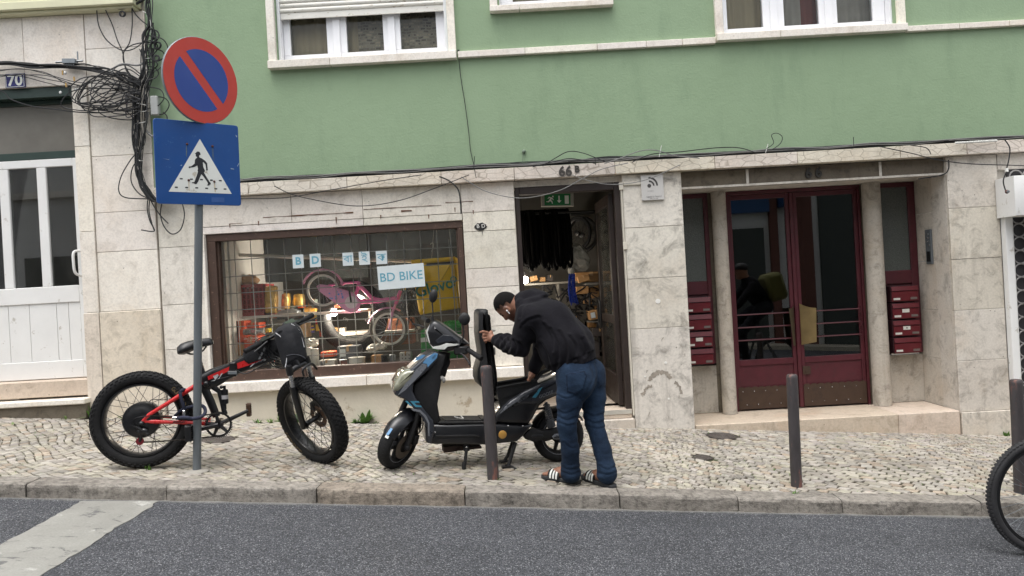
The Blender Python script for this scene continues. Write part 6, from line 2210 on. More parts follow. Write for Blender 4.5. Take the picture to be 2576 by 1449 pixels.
# ================================================================= the man bending over the scooter
def PC(x, y, Y): return np.array(P(*c5(x, y), Y))
ff = np.array([-.84, .54, 0]); ff /= np.linalg.norm(ff)
ll = np.array([-ff[1], ff[0], 0])           # his left
up3 = np.array([0, 0, 1.0])
SKIN = M('brown_skin', S(150, 108, 88), .5, var=.08, vs=30, tint=True, spec=.4)
HAIRM = M('short_black_hair', S(17, 15, 15), .9, var=.3, vs=120, bump=.4, bs=260, spec=.2)
def cloth(name, col, var, vs, rough, bump, bs, stretch, hi=None):
    m, n, b = nodes(name)
    vec = coords(n, stretch)
    c = ramp(n, noise(n, vec, vs, 6, .7), [(.3, sc3(col, 1 - var)), (.7, sc3(col, 1 + var))])
    if hi:
        k = ramp(n, noise(n, coords(n), 5, 4, .6), [(.45, 0.0), (.75, .55)])
        c = mix(n, k, c, hi)
    fine = ramp(n, noise(n, coords(n), 220, 2, .6), [(.3, .8), (.7, 1.15)])
    c = mix(n, 1, c, fine, 'MULTIPLY')
    c = tintmul(n, c)
    n.links.new(c, b.inputs['Base Color']); b.inputs['Roughness'].default_value = rough
    b.inputs['Specular IOR Level'].default_value = .2
    b.inputs['Sheen Weight'].default_value = .02
    bumpn(n, b, noise(n, vec, bs, 5, .6), bump, .02)
    return m
HOOD = cloth('black_fleece', S(21, 20, 25), .25, 12, .95, .35, 14, (1, 1, 1))
JEAN = cloth('blue_denim', S(25, 40, 59), .3, 16, .9, .25, 26, (1, 1, 1.6), S(50, 71, 95))
# joints
hL, hR = P(1442, 940, 4.97), P(1486, 938, 5.09)
kL, kR = PC(1400, 960, 4.94), PC(1585, 955, 5.02)
aL, aR = PC(1428, 1300, 4.985), PC(1668, 1305, 4.935)
pel = PC(1472, 640, 5.03)
wst = PC(1455, 560, 5.04); mid_t = PC(1395, 425, 5.07); chs = PC(1300, 305, 5.13); upc = PC(1195, 232, 5.19)
sL, sR2 = PC(1155, 262, 5.05), PC(1262, 215, 5.36)
eL, wL = PC(1088, 448, 5.10), PC(938, 402, 5.335)
eR, wR = PC(1235, 450, 5.47), PC(1192, 590, 5.50)
hc = np.array(P(1275, 769, 5.25))
hf = np.array([-.56, .16, -.81]); hf /= np.linalg.norm(hf)
hu = np.array([-.83, -.05, .56]); hu -= hf * (hu @ hf); hu /= np.linalg.norm(hu)
hl_ = np.cross(hu, hf)                       # his left side of the head
if hl_[1] > 0: hl_ = -hl_
def H(f, l, u): return hc + hf * f + hl_ * l + hu * u
gL, tL = GP(1452, 1217), GP(1369, 1202)
gR, tR = GP(1541, 1229), GP(1470, 1203)
foot = (np.array(GP(1440, 1217)))
man = thing('person', 'person in black hoodie, blue jeans and striped slides bending over the open scooter', 'person', (float(pel[0]), float(pel[1]), gz(float(pel[0]), float(pel[1]))))

B = Field((-.62, 4.74, -.05), (.78, 5.62, 1.62), .0055)
# head
B.ell(H(-.008, 0, .010), (hf, hl_, hu), (.086, .072, .090), .02)
B.ell(H(.030, 0, -.045), (hf, hl_, hu), (.046, .056, .068), .03)
B.ell(H(.048, 0, -.098), (hf, hl_, hu), (.024, .030, .018), .02)
B.cone(H(.0, .035, -.085), H(.045, .012, -.100), .018, .016, .025); B.cone(H(.0, -.035, -.085), H(.045, -.012, -.100), .018, .016, .025)
B.cone(H(.070, 0, -.008), H(.084, 0, -.044), .008, .0115, .012)
B.ell(H(.079, .009, -.048), (hf, hl_, hu), (.010, .008, .008), .006); B.ell(H(.079, -.009, -.048), (hf, hl_, hu), (.010, .008, .008), .006)
B.cone(H(.066, .028, .006), H(.070, -.028, .006), .008, .008, .012)
B.ell(H(.070, 0, -.071), (hf, hl_, hu), (.010, .020, .006), .006); B.ell(H(.067, 0, -.081), (hf, hl_, hu), (.010, .018, .006), .006)
B.ell(H(.074, .031, -.010), (hf, hl_, hu), (.014, .013, .008), .006, cut=True); B.ell(H(.074, -.031, -.010), (hf, hl_, hu), (.014, .013, .008), .006, cut=True)
for s_ in (1, -1):
    B.ell(H(.008, .076 * s_, -.012), (hf * .9 + hl_ * .3 * s_, hl_, hu), (.017, .010, .030), .008)
    B.ell(H(.010, .086 * s_, -.012), (hf, hl_, hu), (.008, .006, .014), .004, cut=True)
B.cone(H(-.03, 0, -.05), upc, .055, .065, .03)
# trunk and limbs under the clothes
B.chain([pel, mid_t, chs, upc], [.115, .12, .125, .09], .04)
B.cone(upc, sL, .07, .06, .03); B.cone(upc, sR2, .07, .06, .03)
B.chain([sL, eL, wL], [.055, .042, .027], .02); B.chain([sR2, eR, wR], [.055, .042, .027], .02)
B.chain([np.array(hL), kL, aL], [.075, .052, .036], .03); B.chain([np.array(hR), kR, aR], [.075, .052, .036], .03)
# left hand on the seat: palm, four fingers, thumb
yh = 5.385
pc_ = PC(884, 380, yh - .012)
B.ell(PC(890, 380, yh), (np.array([1, 0, 0]), np.array([0, 1, 0]), up3), (.028, .016, .038), .012)
B.cone(wL, PC(905, 390, yh), .026, .026, .015)
for pts, r_ in ((((872, 352), (846, 346), (826, 351)), .0095), (((868, 368), (849, 368), (845, 386)), .0095), (((869, 388), (853, 390), (853, 406)), .009), (((876, 404), (862, 408), (864, 420)), .008)):
    B.chain([PC(pts[0][0], pts[0][1], yh - .008), PC(pts[1][0], pts[1][1], yh - .018), PC(pts[2][0], pts[2][1], yh - .010)], [r_ * 1.1, r_, r_ * .85], .005)
B.chain([PC(898, 372, yh), PC(902, 352, yh + .01), PC(896, 340, yh + .035)], [.012, .0105, .009], .006)
# right hand reaching into the compartment
B.ell(PC(1170, 632, 5.50), (np.array([.5, 0, .86]), np.array([0, 1, 0]), np.array([-.86, 0, .5])), (.042, .036, .024), .012)
B.cone(wR, PC(1175, 620, 5.50), .027, .028, .015)
for i in range(4):
    yy = 5.475 + .019 * i
    B.chain([PC(1158, 648, yy), PC(1146, 668, yy), PC(1150, 690, yy)], [.0095, .009, .008], .005)
B.chain([PC(1172, 630, 5.47), PC(1158, 650, 5.455), PC(1155, 672, 5.46)], [.012, .010, .009], .006)
# feet
for (a_, g_, t_) in ((aL, gL, tL), (aR, gR, tR)):
    g2 = np.array([g_.x, g_.y, gz(g_.x, g_.y)]); t2 = np.array([t_.x, t_.y, gz(t_.x, t_.y)])
    d = t2 - g2; L_ = np.linalg.norm(d); d = d / L_; sd = np.cross(up3, d)
    base = g2 + up3 * .03
    B.cone(a_, base + d * .05 + up3 * .04, .036, .038, .02)
    B.chain([base + d * .03 + up3 * .022, base + d * (L_ * .5) + up3 * .028, base + d * (L_ * .78) + up3 * .012], [.030, .033, .026], .02)
    B.cone(base + d * (L_ * .72) - sd * .02 + up3 * .01, base + d * (L_ * .72) + sd * .02 + up3 * .01, .016, .014, .02)
    for i, (o, ln, r_) in enumerate(((-.031, .93, .012), (-.012, .95, .009), (.004, .93, .0085), (.018, .90, .008), (.031, .86, .0075))):
        o = -o if a_ is aL else o
        B.chain([base + d * (L_ * .74) + sd * o * .9 + up3 * .012, base + d * (L_ * ln) + sd * o + up3 * .006], [r_ * 1.1, r_], .005)
def skin_tint(V):
    q = V - hc
    f, l, u = q @ hf, q @ hl_, q @ hu
    t = np.ones((len(V), 3))
    near = np.linalg.norm(q, axis=1) < .16
    beard = near & (u < -.028 - .25 * np.clip(.05 - f, 0, 1)) & (f > -.02) & (u > -.13) & ~((np.abs(l) < .018) & (u > -.058) & (f > .05)) 
    w_ = np.clip((-.03 - u) / .025, 0, 1)
    t[beard] = 1 - (1 - np.array([.42, .36, .35])) * w_[beard][:, None]
    lips = near & (np.abs(u + .076) < .008) & (np.abs(l) < .02) & (f > .06)
    t[lips] = [.85, .55, .52]
    ey = near & (np.abs(u + .011) < .006) & (np.abs(np.abs(l) - .031) < .014) & (f > .04)
    t[ey] = [.35, .28, .26]
    br = near & (np.abs(u - .008) < .005) & (np.abs(np.abs(l) - .028) < .02) & (f > .04)
    t[br] = [.2, .17, .17]
    fd = near & (f < .058) & (u > -.02 + .45 * np.maximum(f, 0))
    t[fd] *= np.clip(1 - (u[fd] + .02 - .45 * np.maximum(f[fd], 0)) / .05, .22, 1)[:, None]
    ch = near & (f < .035) & (u > -.03) & (np.abs(l) > .05)
    return t
B.mesh('body', SKIN, man, tint=skin_tint, relax=1)
# hair
Hf = Field(hc - .16, hc + .16, .004)
Hf.ell(H(-.008, 0, .010), (hf, hl_, hu), (.0875, .0735, .0925), .01)
sl, p = Hf.sub(hc - .16, hc + .16)
q = p - hc
f, u = q @ hf, q @ hu
l = np.abs(q @ hl_)
line = .040 + .12 * np.maximum(f, 0) + .006 * np.sin(f * 160) + .004 * np.sin(l * 300)
keep = np.maximum(line - u, -(0.0)) 
front = line - u
back = np.maximum(f + .034, -.012 - u)
side = np.maximum(np.maximum(f - .004, .022 - u), -.04 - f)
cut = np.minimum(np.minimum(front, back), side)
Hf.D[sl] = np.maximum(Hf.D[sl], cut)
Hf.mesh('hair', HAIRM, man, relax=1)
# eyes
mb = MB()
for s_ in (1, -1): mb.sphere(H(.063, .031 * s_, -.012), .0095, 10, 7)
mb.build('eyes', M('dark_eyes', S(40, 32, 30), .2), man)
mb = MB(); e0 = Vector(H(.014, .086, -.014)); mb.sphere(e0, .007, 10, 7); mb.tube([e0, e0 + Vector(hf) * .008 - Vector(hu) * .026], [.0045, .0035], 8)
mb.build('earbud', M('white_earbud', S(236, 236, 236), .3), man)

# jeans
J = Field((-.25, 4.70, -.08), (.80, 5.40, 1.12), .0065)
J.ell(pel + up3 * .0, (ff, ll, up3), (.128, .168, .135), .03)
J.cone(wst, pel, .128, .135, .05)
for s_, hh in ((1, hL), (-1, hR)):
    J.ell(pel - ff * .055 + ll * .075 * s_ - up3 * .035, (ff, ll, up3), (.095, .092, .115), .03)
thL = np.array(hL) * .5 + kL * .5; thR = np.array(hR) * .5 + kR * .5
J.chain([np.array(hL), thL, kL], [.102, .086, .064], .03); J.chain([np.array(hR) - ll * .0, thR, kR], [.102, .086, .062], .03)
J.chain([kL, kL * .5 + aL * .5 - ff * .012, aL + up3 * .05, aL + up3 * .015], [.064, .058, .060, .069], .02)
J.chain([kR, kR * .5 + aR * .5 - ff * .012, aR + up3 * .05, aR + up3 * .015], [.062, .058, .059, .068], .02)
# open waist top
pk1 = [(1396, 628), (1520, 606), (1532, 640), (1512, 730), (1455, 760), (1404, 748)]
pk2 = [(1612, 600), (1632, 596), (1634, 700), (1606, 720)]
def inpoly(px, py, poly):
    c = np.zeros(len(px), bool); n = len(poly); j = n - 1
    for i in range(n):
        xi, yi = poly[i]; xj, yj = poly[j]
        c ^= ((yi > py) != (yj > py)) & (px < (xj - xi) * (py - yi) / (yj - yi + 1e-9) + xi)
        j = i
    return c
def imgc5(V):
    x = V[:, 0] / V[:, 1]; z = (V[:, 2] - CAMZ) / V[:, 1]
    u = x * CR - z * SR; v = x * SR + z * CR
    px = u * FPX + 1288; py = 724.5 - v * FPX
    return (px - 894.5) / .3792, (py - 702.8) / .3792
def crease(V, N, lines, depth, w_):
    x, y = imgc5(V)
    o = np.zeros(len(V))
    for ln in lines:
        ln = [(p.x, p.y) for p in catmull([Vector((a, b, 0)) for a, b in ln], 4)]
        d = np.full(len(V), 1e9); sd = np.zeros(len(V))
        for (ax, ay), (bx, by) in zip(ln[:-1], ln[1:]):
            ex, ey = bx - ax, by - ay; L2 = ex * ex + ey * ey + 1e-9
            t = np.clip(((x - ax) * ex + (y - ay) * ey) / L2, 0, 1)
            q = np.hypot(x - ax - t * ex, y - ay - t * ey); c = (ex * (y - ay) - ey * (x - ax))
            m = q < d; sd[m] = np.sign(c[m]); d = np.minimum(d, q)
        o += -depth * np.exp(-(d / w_) ** 2) + depth * .9 * np.exp(-((d - w_ * 1.9) / (w_ * 1.2)) ** 2) * (sd < 0)
    return np.where(N[:, 1] < .3, o, 0)
JL = [[(1330, 862), (1390, 890), (1468, 856)], [(1338, 905), (1400, 934), (1474, 908)], [(1345, 948), (1412, 970), (1480, 952)], [(1518, 878), (1580, 908), (1645, 890)], [(1528, 930), (1592, 954), (1655, 938)], [(1535, 975), (1600, 992), (1664, 980)], 
      [(1365, 1235), (1412, 1262), (1486, 1248)], [(1366, 1275), (1430, 1296), (1486, 1280)], [(1612, 1235), (1675, 1262), (1728, 1238)], [(1614, 1285), (1670, 1296), (1722, 1280)], [(1478, 780), (1512, 826), (1500, 905)], [(1325, 760), (1400, 792), (1476, 766)], [(1560, 560), (1580, 640), (1540, 740), (1500, 790)], [(1380, 1080), (1430, 1120), (1470, 1110)]]
HL = [[(1290, 330), (1332, 420), (1346, 520), (1322, 606)], [(1352, 350), (1402, 450), (1392, 545), (1372, 590)], [(1250, 300), (1296, 390), (1308, 470)], [(1420, 380), (1462, 450), (1452, 530)], [(1230, 420), (1262, 480), (1290, 560)], [(1500, 400), (1530, 470), (1520, 510)], [(1160, 330), (1195, 380), (1180, 440)],
      [(1010, 398), (1024, 440), (1012, 474)], [(964, 394), (984, 426), (976, 456)], [(1048, 406), (1066, 446), (1056, 488)], [(1088, 420), (1110, 450), (1108, 490)], [(1090, 250), (1106, 186), (1150, 152), (1212, 134), (1266, 116)], [(1110, 300), (1150, 270), (1210, 250)]]
def jean_disp(V, N):
    o = wav(V, [(30, 14, 80), (-34, 10, 105), (42, -25, 60)], .0015, 1)
    zk = np.minimum(np.abs(V[:, 2] - kL[2]), 1)
    amp = .35 + 1.2 * np.exp(-((V[:, 2] - kL[2] - .03) / .09) ** 2) + 1.5 * np.exp(-((V[:, 2] - aL[2] - .02) / .07) ** 2) + .6 * np.exp(-((V[:, 2] - hL[2] + .09) / .07) ** 2)
    o = o * amp
    x, y = imgc5(V)
    nearv = N[:, 1] < .2
    for pk in (pk1, pk2): o += np.where(inpoly(x, y, pk) & nearv, .006, 0)
    return o + crease(V, N, JL, .0026, 7)
def jean_tint(V):
    x, y = imgc5(V)
    t = np.ones((len(V), 3))
    nearv = V[:, 1] < 5.12
    def edge(pk, w_):
        c_ = np.mean(pk, 0); ins = [(c_[0] + (p_[0] - c_[0]) * (1 - w_), c_[1] + (p_[1] - c_[1]) * (1 - w_)) for p_ in pk]
        return inpoly(x, y, pk) & ~inpoly(x, y, ins)
    t[edge(pk1, .10)] = [.4, .42, .5]
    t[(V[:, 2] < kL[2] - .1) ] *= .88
    return t
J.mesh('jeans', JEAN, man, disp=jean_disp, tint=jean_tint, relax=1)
# hoodie
K = Field((-.66, 4.80, .55), (.64, 5.68, 1.62), .0065)
hem = PC(1462, 572, 5.04)
K.chain([hem, PC(1425, 480, 5.06), mid_t, chs, upc], [.150, .166, .168, .165, .128], .04)
K.ell(PC(1345, 455, 5.09), (np.array([.6, 0, .8]), np.array([0, 1, 0]), np.array([-.8, 0, .6])), (.15, .14, .10), .05)
K.cone(chs, sL, .13, .092, .05); K.cone(chs, sR2, .13, .09, .05); K.cone(upc, sL, .11, .09, .04); K.cone(upc, sR2, .11, .09, .04)
K.chain([sL, sL * .5 + eL * .5 - np.array([.0, 0, .0]), eL, eL * .45 + wL * .55, wL * .85 + eL * .15, wL], [.094, .082, .070, .060, .048, .043], .02)
K.chain([sR2, eR, wR], [.09, .068, .044], .02)
# hood lying on the shoulders and round the neck
K.chain([PC(1098, 138, 5.22), PC(1150, 120, 5.21), PC(1230, 122, 5.21)], [.052, .056, .046], .02)
K.chain([PC(1120, 112, 5.30), PC(1180, 105, 5.27), PC(1245, 112, 5.25)], [.04, .05, .036], .02)
K.chain([PC(1104, 108, 5.24), PC(1094, 165, 5.16), PC(1098, 230, 5.13), PC(1110, 290, 5.17), PC(1110, 320, 5.25)], [.030, .034, .036, .036, .034], .015)
K.chain([PC(1104, 108, 5.26), PC(1100, 140, 5.34), PC(1098, 220, 5.38), PC(1105, 300, 5.34), PC(1110, 320, 5.25)], [.030, .03, .03, .03, .03], .015)
# hem cut and wrist openings
sl, p = K.sub((-.66, 4.8, .55), (.64, 5.68, 1.25))
hn = np.array(PC(1300, 622, 5.04)) ; hm = np.array(PC(1610, 512, 5.04))
tv = hm - hn; nv = np.array([tv[2], 0, -tv[0]]); nv /= np.linalg.norm(nv)      # pointing down/right
if nv[2] > 0: nv = -nv
torso_only = (p[..., 0] > hn[0] - .02) & (p[..., 1] < 5.32)
dd = (p - hn) @ nv
K.D[sl] = np.where(torso_only, np.maximum(K.D[sl], dd), K.D[sl])
def hood_disp(V, N):
    o = wav(V, [(34, 10, 22), (-26, 12, 30), (18, -20, 40)], .005, 5)
    # arm folds
    ea = np.exp(-(np.linalg.norm(V - eL, axis=1) / .12) ** 2)
    fd = wL - eL; fd = fd / np.linalg.norm(fd)
    s_ = (V - eL) @ fd
    o += .008 * np.sin(s_ * 75 + 2 * np.sin(V[:, 2] * 30)) * np.exp(-(np.linalg.norm(V - (eL * .5 + wL * .5), axis=1) / .13) ** 2)
    # back folds running from the armpit to the hem
    d2 = np.array([.55, 0, -.83]); x_ = V @ np.array([.83, 0.3, .55])
    o += .009 * np.sin(x_ * 52 + 1.5 * np.sin(V @ d2 * 9)) * np.exp(-((V - mid_t) @ d2) ** 2 / .03)
    rib = np.abs((V - hn) @ nv + .03) < .03
    tor = (V[:, 0] > hn[0] - .02) & (V[:, 1] < 5.32)
    o = np.where(rib & tor, o * .3 - .006, o)
    return o + crease(V, N, HL, .0065, 9)
K.mesh('hoodie', HOOD, man, disp=hood_disp, relax=1)

# slides on both feet
SOLE = M('dark_grey_foam', S(52, 54, 56), .7, var=.12, vs=20)
for (a_, g_, t_, lab) in ((aL, gL, tL, 0), (aR, gR, tR, 1)):
    g2 = Vector((g_.x, g_.y, gz(g_.x, g_.y) + .001)); t2 = Vector((t_.x, t_.y, gz(t_.x, t_.y) + .001))
    d = (t2 - g2); L_ = d.length; d.normalize(); sd = Vector((0, 0, 1)).cross(d).normalized(); upn = d.cross(sd)
    sdl = thing('slide_sandal', '', '', g2); del sdl['label']; del sdl['category']
    sdl.parent = man; sdl.location = g2 - ORG[man.name]
    o = []
    for a, hw in ((-.02, .018), (-.008, .03), (.03, .037), (.09, .036), (.15, .043), (L_ * .8, .047), (L_ * .95, .04), (L_ + .012, .022)): o.append((a, hw))
    outl = [(a, hw) for a, hw in o] + [(a, -hw) for a, hw in reversed(o)]
    mb = MB(); mb.slab(outl, g2, d, sd, upn * .028, .006, 2)
    mb.build('sole', SOLE, sdl, angle=60)
    mb = MB(); N = 14
    def strap(x0, x1, grow, ci):
        mb.cur = ci
        rings = []
        for k in range(N + 1):
            an = math.pi * k / N
            y_, z_ = math.cos(an), math.sin(an)
            for_ = []
            rg = []
            for (x, rr) in ((x0, grow), (x1, grow + .000), (x1, grow + .004), (x0, grow + .004)):
                hgt = .042 + (.016 if x < L_ * .62 else 0.006)
                rg.append(g2 + d * x + sd * (.043 + rr) * y_ + upn * (.02 + (hgt + rr) * z_ ** .8))
            rings.append(rg)
        mb.loft(rings)
    strap(L_ * .46, L_ * .80, .0, 0)
    for q in (.51, .60, .69):
        strap(L_ * q, L_ * (q + .05), .0025, 1)
    mb.build('strap', [SMAT, SWHITE], sdl, angle=50)
# ================================================================= inside the bike shop
def c4(x, y): return (498.3 + .3263 * x, 523.9 + .3263 * y)
def c8(x, y): return (1277.8 + .2293 * x, 434.4 + .2293 * y)
def s4(mb, pts, *a, **k): mb.side([c4(x, y) for x, y in pts], *a, **k)
def W4(x, y, Y): return P(*c4(x, y), Y)
def W8(x, y, Y): return P(*c8(x, y), Y)
PAPER = M('white_paper', S(206, 214, 216), .8, var=.06, vs=10)
MARK = M('light_blue_marker', S(96, 158, 178), .8, var=.2, vs=60)
def paper(x0, y0, x1, y1, txt, size, label, tilt=0, cat='paper sign', grp=None, bold=.003):
    a, b = W4(x0, y0, 7.08), W4(x1, y1, 7.08)
    w_ = abs(b.x - a.x); h_ = abs(a.z - b.z)
    c_ = (a + b) / 2
    o = thing('paper_sign', label, cat, (c_.x, 7.08, c_.z - h_ / 2), grp)
    rot = Matrix.Rotation(R(tilt), 3, 'Y')
    mb = MB(); mb.slab([(-w_ / 2, -h_ / 2), (w_ / 2, -h_ / 2), (w_ / 2, h_ / 2), (-w_ / 2, h_ / 2)], (c_.x, 7.0812, c_.z), rot @ Vector((1, 0, 0)), rot @ Vector((0, 0, 1)), (0, .0012, 0))
    mb.build('sheet', PAPER, o, smooth=False)
    mb = MB(); mb.text(txt, size, Matrix.Translation((c_.x, 7.0802, c_.z)) @ Matrix.Rotation(R(tilt), 4, 'Y') @ Matrix.Rotation(R(90), 4, 'X'), .0004, bold=bold)
    mb.build('lettering', MARK, o, smooth=False)
G_ = 'paper letters in the shop window'
paper(726, 360, 816, 459, 'B', .1, 'white paper with hand-drawn blue letter B in the shop window', 0, grp=G_)
paper(858, 353, 948, 451, 'D', .1, 'white paper with hand-drawn blue letter D in the shop window', 0, grp=G_)
paper(1111, 344, 1200, 440, 'বা', .1, 'first of three white papers with a blue Bengali letter, nearest the D', 0, grp=G_, bold=0)
paper(1237, 336, 1327, 433, 'ই', .105, 'middle one of three white papers with blue Bengali letters', 0, grp=G_, bold=0)
paper(1369, 331, 1460, 428, 'ক', .105, 'rightmost of three white papers with blue Bengali letters', 0, grp=G_, bold=0)
paper(1381, 446, 1750, 606, 'BD BIKE', .116, 'large white sheet hand lettered BD BIKE in the shop window', -1.5, bold=.001)

# display bench behind the window
mb = MB(); mb.box(-2.76, 0.0, 7.135, 8.3, .62, .70); mb.box(-2.76, 0, 8.2, 8.28, .2, .62)
tag(centre(mb.build('display_bench', M('grey_bench_board', S(120, 116, 108), .7, var=.2), smooth=False)), 'low grey display bench behind the shop window glass', 'bench')
# lamps
BULB = emit('lit_bulb', (1.0, .93, .8), 30)
def lamp(pos, r_, power, label):
    o = thing('lamp', label, 'lamp', pos)
    mb = MB(); mb.sphere(pos, (r_, r_, r_ * 1.15), 16, 10); mb.build('bulb', BULB, o)
    mb = MB(); mb.tube([pos + Vector((0, 0, r_ * 1.0)), pos + Vector((0, .0, r_ + .05))], .014, 10); mb.tube([pos + Vector((0, 0, r_ + .05)), Vector((pos.x, pos.y, 2.79))], .003, 6)
    mb.build('holder', BLACK, o)
    ld = bpy.data.lights.new('lamp_light', 'POINT'); ld.energy = power; ld.color = (1, .88, .72); ld.shadow_soft_size = .05
    lo = bpy.data.objects.new('lamp_light', ld); COL.objects.link(lo); lo.parent = o; lo.location = (0, -.07, -.02)
lamp(W4(1262, 662, 7.9), .042, 26, 'bright lit bulb behind the pink bicycle frame')
lamp(W4(1046, 802, 7.75), .036, 26, 'bright lit bulb below the pink bicycle chain guard')
lamp(W8(188, 1175, 8.0), .034, 4, 'white lit bulb hanging at left in the shop doorway')

# ----------------------------------------------------------------- pink child's bicycle hanging in the window
PINK = M('pink_paint', S(224, 104, 168), .35, var=.08, coat=.3)
PINK2 = M('pale_pink_plastic', S(222, 158, 196), .45, var=.06)
PRINT = M('blue_flower_print', S(120, 150, 214), .5, var=.3, vs=30)
YB = 7.48
pk = thing('child_bicycle', 'pink child bicycle with pale pink chain guard hanging in the shop window', 'bicycle', W4(1470, 1090, YB))
def kid_wheel(cx, cy, rpx, nm):
    c_ = W4(cx, cy, YB); r_ = rpx * .3263 * YB / FPX
    wh = thing(nm, '', '', c_); del wh['label']; del wh['category']; wh.parent = pk; wh.location = c_ - ORG[pk.name]
    mb = MB(); mb.lathe(c_, (0, 1, 0), [(r_ - .018 + .018 * math.cos(t * math.pi / 4), .018 * math.sin(t * math.pi / 4)) for t in range(8)], 44, loop=True)
    mb.build('tyre', M('grey_tyre', S(92, 84, 76), .8), wh)
    mb = MB(); mb.lathe(c_, (0, 1, 0), [(r_ - .034, -.012), (r_ - .056, -.012), (r_ - .056, .012), (r_ - .034, .012)], 44, loop=True)
    mb.build('rim', M('white_rim', S(206, 202, 194), .4), wh)
    mb = MB()
    for i in range(16):
        an = 2 * math.pi * i / 16; d = Vector((math.cos(an), 0, math.sin(an))); mb.tube([c_ + d * .012 + Vector((0, .015 * (-1) ** i, 0)), c_ + d * (r_ - .055)], .0014, 4)
    mb.lathe(c_, (0, 1, 0), [(0, -.04), (.014, -.04), (.014, .04), (0, .04)], 12)
    mb.build('spokes', STEEL, wh)
    return c_, r_
cr_, rr_ = kid_wheel(962, 632, 150, 'rear_wheel')
cf_, rf_ = kid_wheel(1472, 930, 152, 'front_wheel')
def arcfender(c_, r_, a0, a1, nm):
    mb = MB()
    mb.lathe(c_, (0, 1, 0), [(r_ + .010, -.03), (r_ + .022, -.012), (r_ + .022, .012), (r_ + .010, .03), (r_ + .007, .03), (r_ + .018, .012), (r_ + .018, -.012), (r_ + .007, -.03)], 26, loop=True, arc=(a0, a1), ref=(0, 0, 1))
    mb.build(nm, PINK2, pk)
arcfender(cr_, rr_, R(-70), R(80), 'rear_fender'); arcfender(cf_, rf_, R(-72), R(35), 'front_fender')
def pt(pts, r_, m_, nm, dy=0):
    mb = MB(); mb.tube([W4(x, y, YB + dy) for x, y in pts], r_, 10); return mb.build(nm, m_, pk)
pt([(1005, 597), (1120, 578), (1236, 570)], .012, PINK, 'seat_stay')
pt([(1240, 565), (1225, 640), (1180, 725)], .016, PINK, 'seat_tube')
mb = MB(); mb.tube(catmull([W4(1180, 722, YB), W4(1265, 722, YB), W4(1400, 712, YB), W4(1525, 694, YB)], 5), .022, 12); mb.tube(catmull([W4(1236, 590, YB), W4(1290, 640, YB), W4(1340, 690, YB), W4(1400, 708, YB)], 5), .02, 12); mb.build('frame_tube', PINK, pk)
pt([(1562, 635), (1524, 738)], .019, PINK, 'head_tube')
mb = MB()
for s_ in (-1, 1): mb.tube([W4(1522, 742, YB), W4(1500, 800, YB + .035 * s_), W4(1475, 935, YB + .04 * s_)], .013, 10)
mb.build('fork', PINK2, pk)
mb = MB(); mb.tube([W4(1560, 640, YB), W4(1575, 590, YB)], .012, 8); mb.tube(catmull([W4(1600, 640, YB - .2), W4(1580, 590, YB - .1), W4(1575, 585, YB), W4(1590, 590, YB + .1), W4(1620, 600, YB + .2)], 5), .011, 8)
mb.build('handlebar', CHROME, pk)
cg = [(910, 602), (930, 584), (990, 592), (1080, 615), (1180, 645), (1232, 680), (1250, 735), (1232, 785), (1180, 806), (1130, 790), (1020, 705), (930, 640)]
mb = MB(); s4(mb, cg, YB - .06, .045, .012, 2); cgo = mb.build('chain_guard', PINK2, pk, angle=60)
mb = MB(); mb.lathe(W4(1180, 725, YB - .064), (0, 1, 0), [(0, 0), (.062, 0), (.062, .004)], 26); mb.build('crank_disc', M('white_plastic', S(222, 206, 216), .4), cgo)
mb = MB(); rp_ = random.Random(8)
for k in range(16):
    x, y = 1010 + rp_.uniform(0, 110), 640 + rp_.uniform(-10, 90)
    if y > 640 + (x - 930) * .75 or y < 600 + (x - 930) * .15: continue
    mb.lathe(W4(x, y, YB - .0645), (0, 1, 0), [(0, 0), (rp_.uniform(.006, .014), 0), (.004, .003)], 7)
mb.build('flower_print', PRINT, cgo, smooth=False)
pt([(1180, 725), (1160, 600)], .009, BLACK, 'crank_arm', -.075)
mb = MB(); mb.obox(W4(1160, 598, YB - .12), (.04, 0, 0), (0, .035, 0), (0, 0, .01)); mb.build('pedal', BLACK, pk, bevel=.004)
mb = MB(); mb.tube([W4(1236, 570, YB), W4(1232, 480, YB)], .002, 5); mb.tube([W4(1525, 690, YB), W4(1525, 0, YB)], .002, 5); mb.tube([W4(960, 480, YB), W4(975, -30, YB)], .002, 5)
mb.build('hanging_wire', STEEL, pk)

# ----------------------------------------------------------------- bags
YEL = M('yellow_coated_fabric', S(240, 194, 28), .45, var=.08, vs=5, bump=.3, bs=9)
TEAL = M('teal_print', S(38, 132, 112), .5)
yb = thing('delivery_bag', 'square yellow delivery bag with green lettering hanging in the shop window', 'bag', W4(1850, 822, 7.42))
mb = MB(); s4(mb, [(1640, 420), (1975, 382), (1990, 400), (2022, 770), (1712, 822), (1700, 800)], 7.24, .36, .025, 2, .01); mb.build('body', YEL, yb, angle=60)
mb = MB(); s4(mb, [(1640, 398), (1975, 372), (1984, 398), (1645, 436)], 7.225, .39, .012, 2); mb.build('lid', YEL, yb, angle=60)
mb = MB(); s4(mb, [(1760, 426), (1972, 406), (1974, 424), (1762, 446)], 7.228, .01, .001); mb.build('label_window', BLACK, yb, smooth=False)
mb = MB()
q = W4(1822, 612, 7.226); mb.text('Glovo', .155, WALLTXT(q.x, q.y, q.z, R(-13)), .0006, bold=.003)
q = W4(1968, 548, 7.226); mb.lathe(q, (0, 1, 0), [(.020, 0), (.032, 0), (.032, .003), (.020, .003)], 22, loop=True); q = W4(1972, 592, 7.226); mb.lathe(q, (0, 1, 0), [(0, 0), (.011, 0), (.009, .003)], 12)
mb.build('lettering', TEAL, yb, smooth=False)
mb = MB()
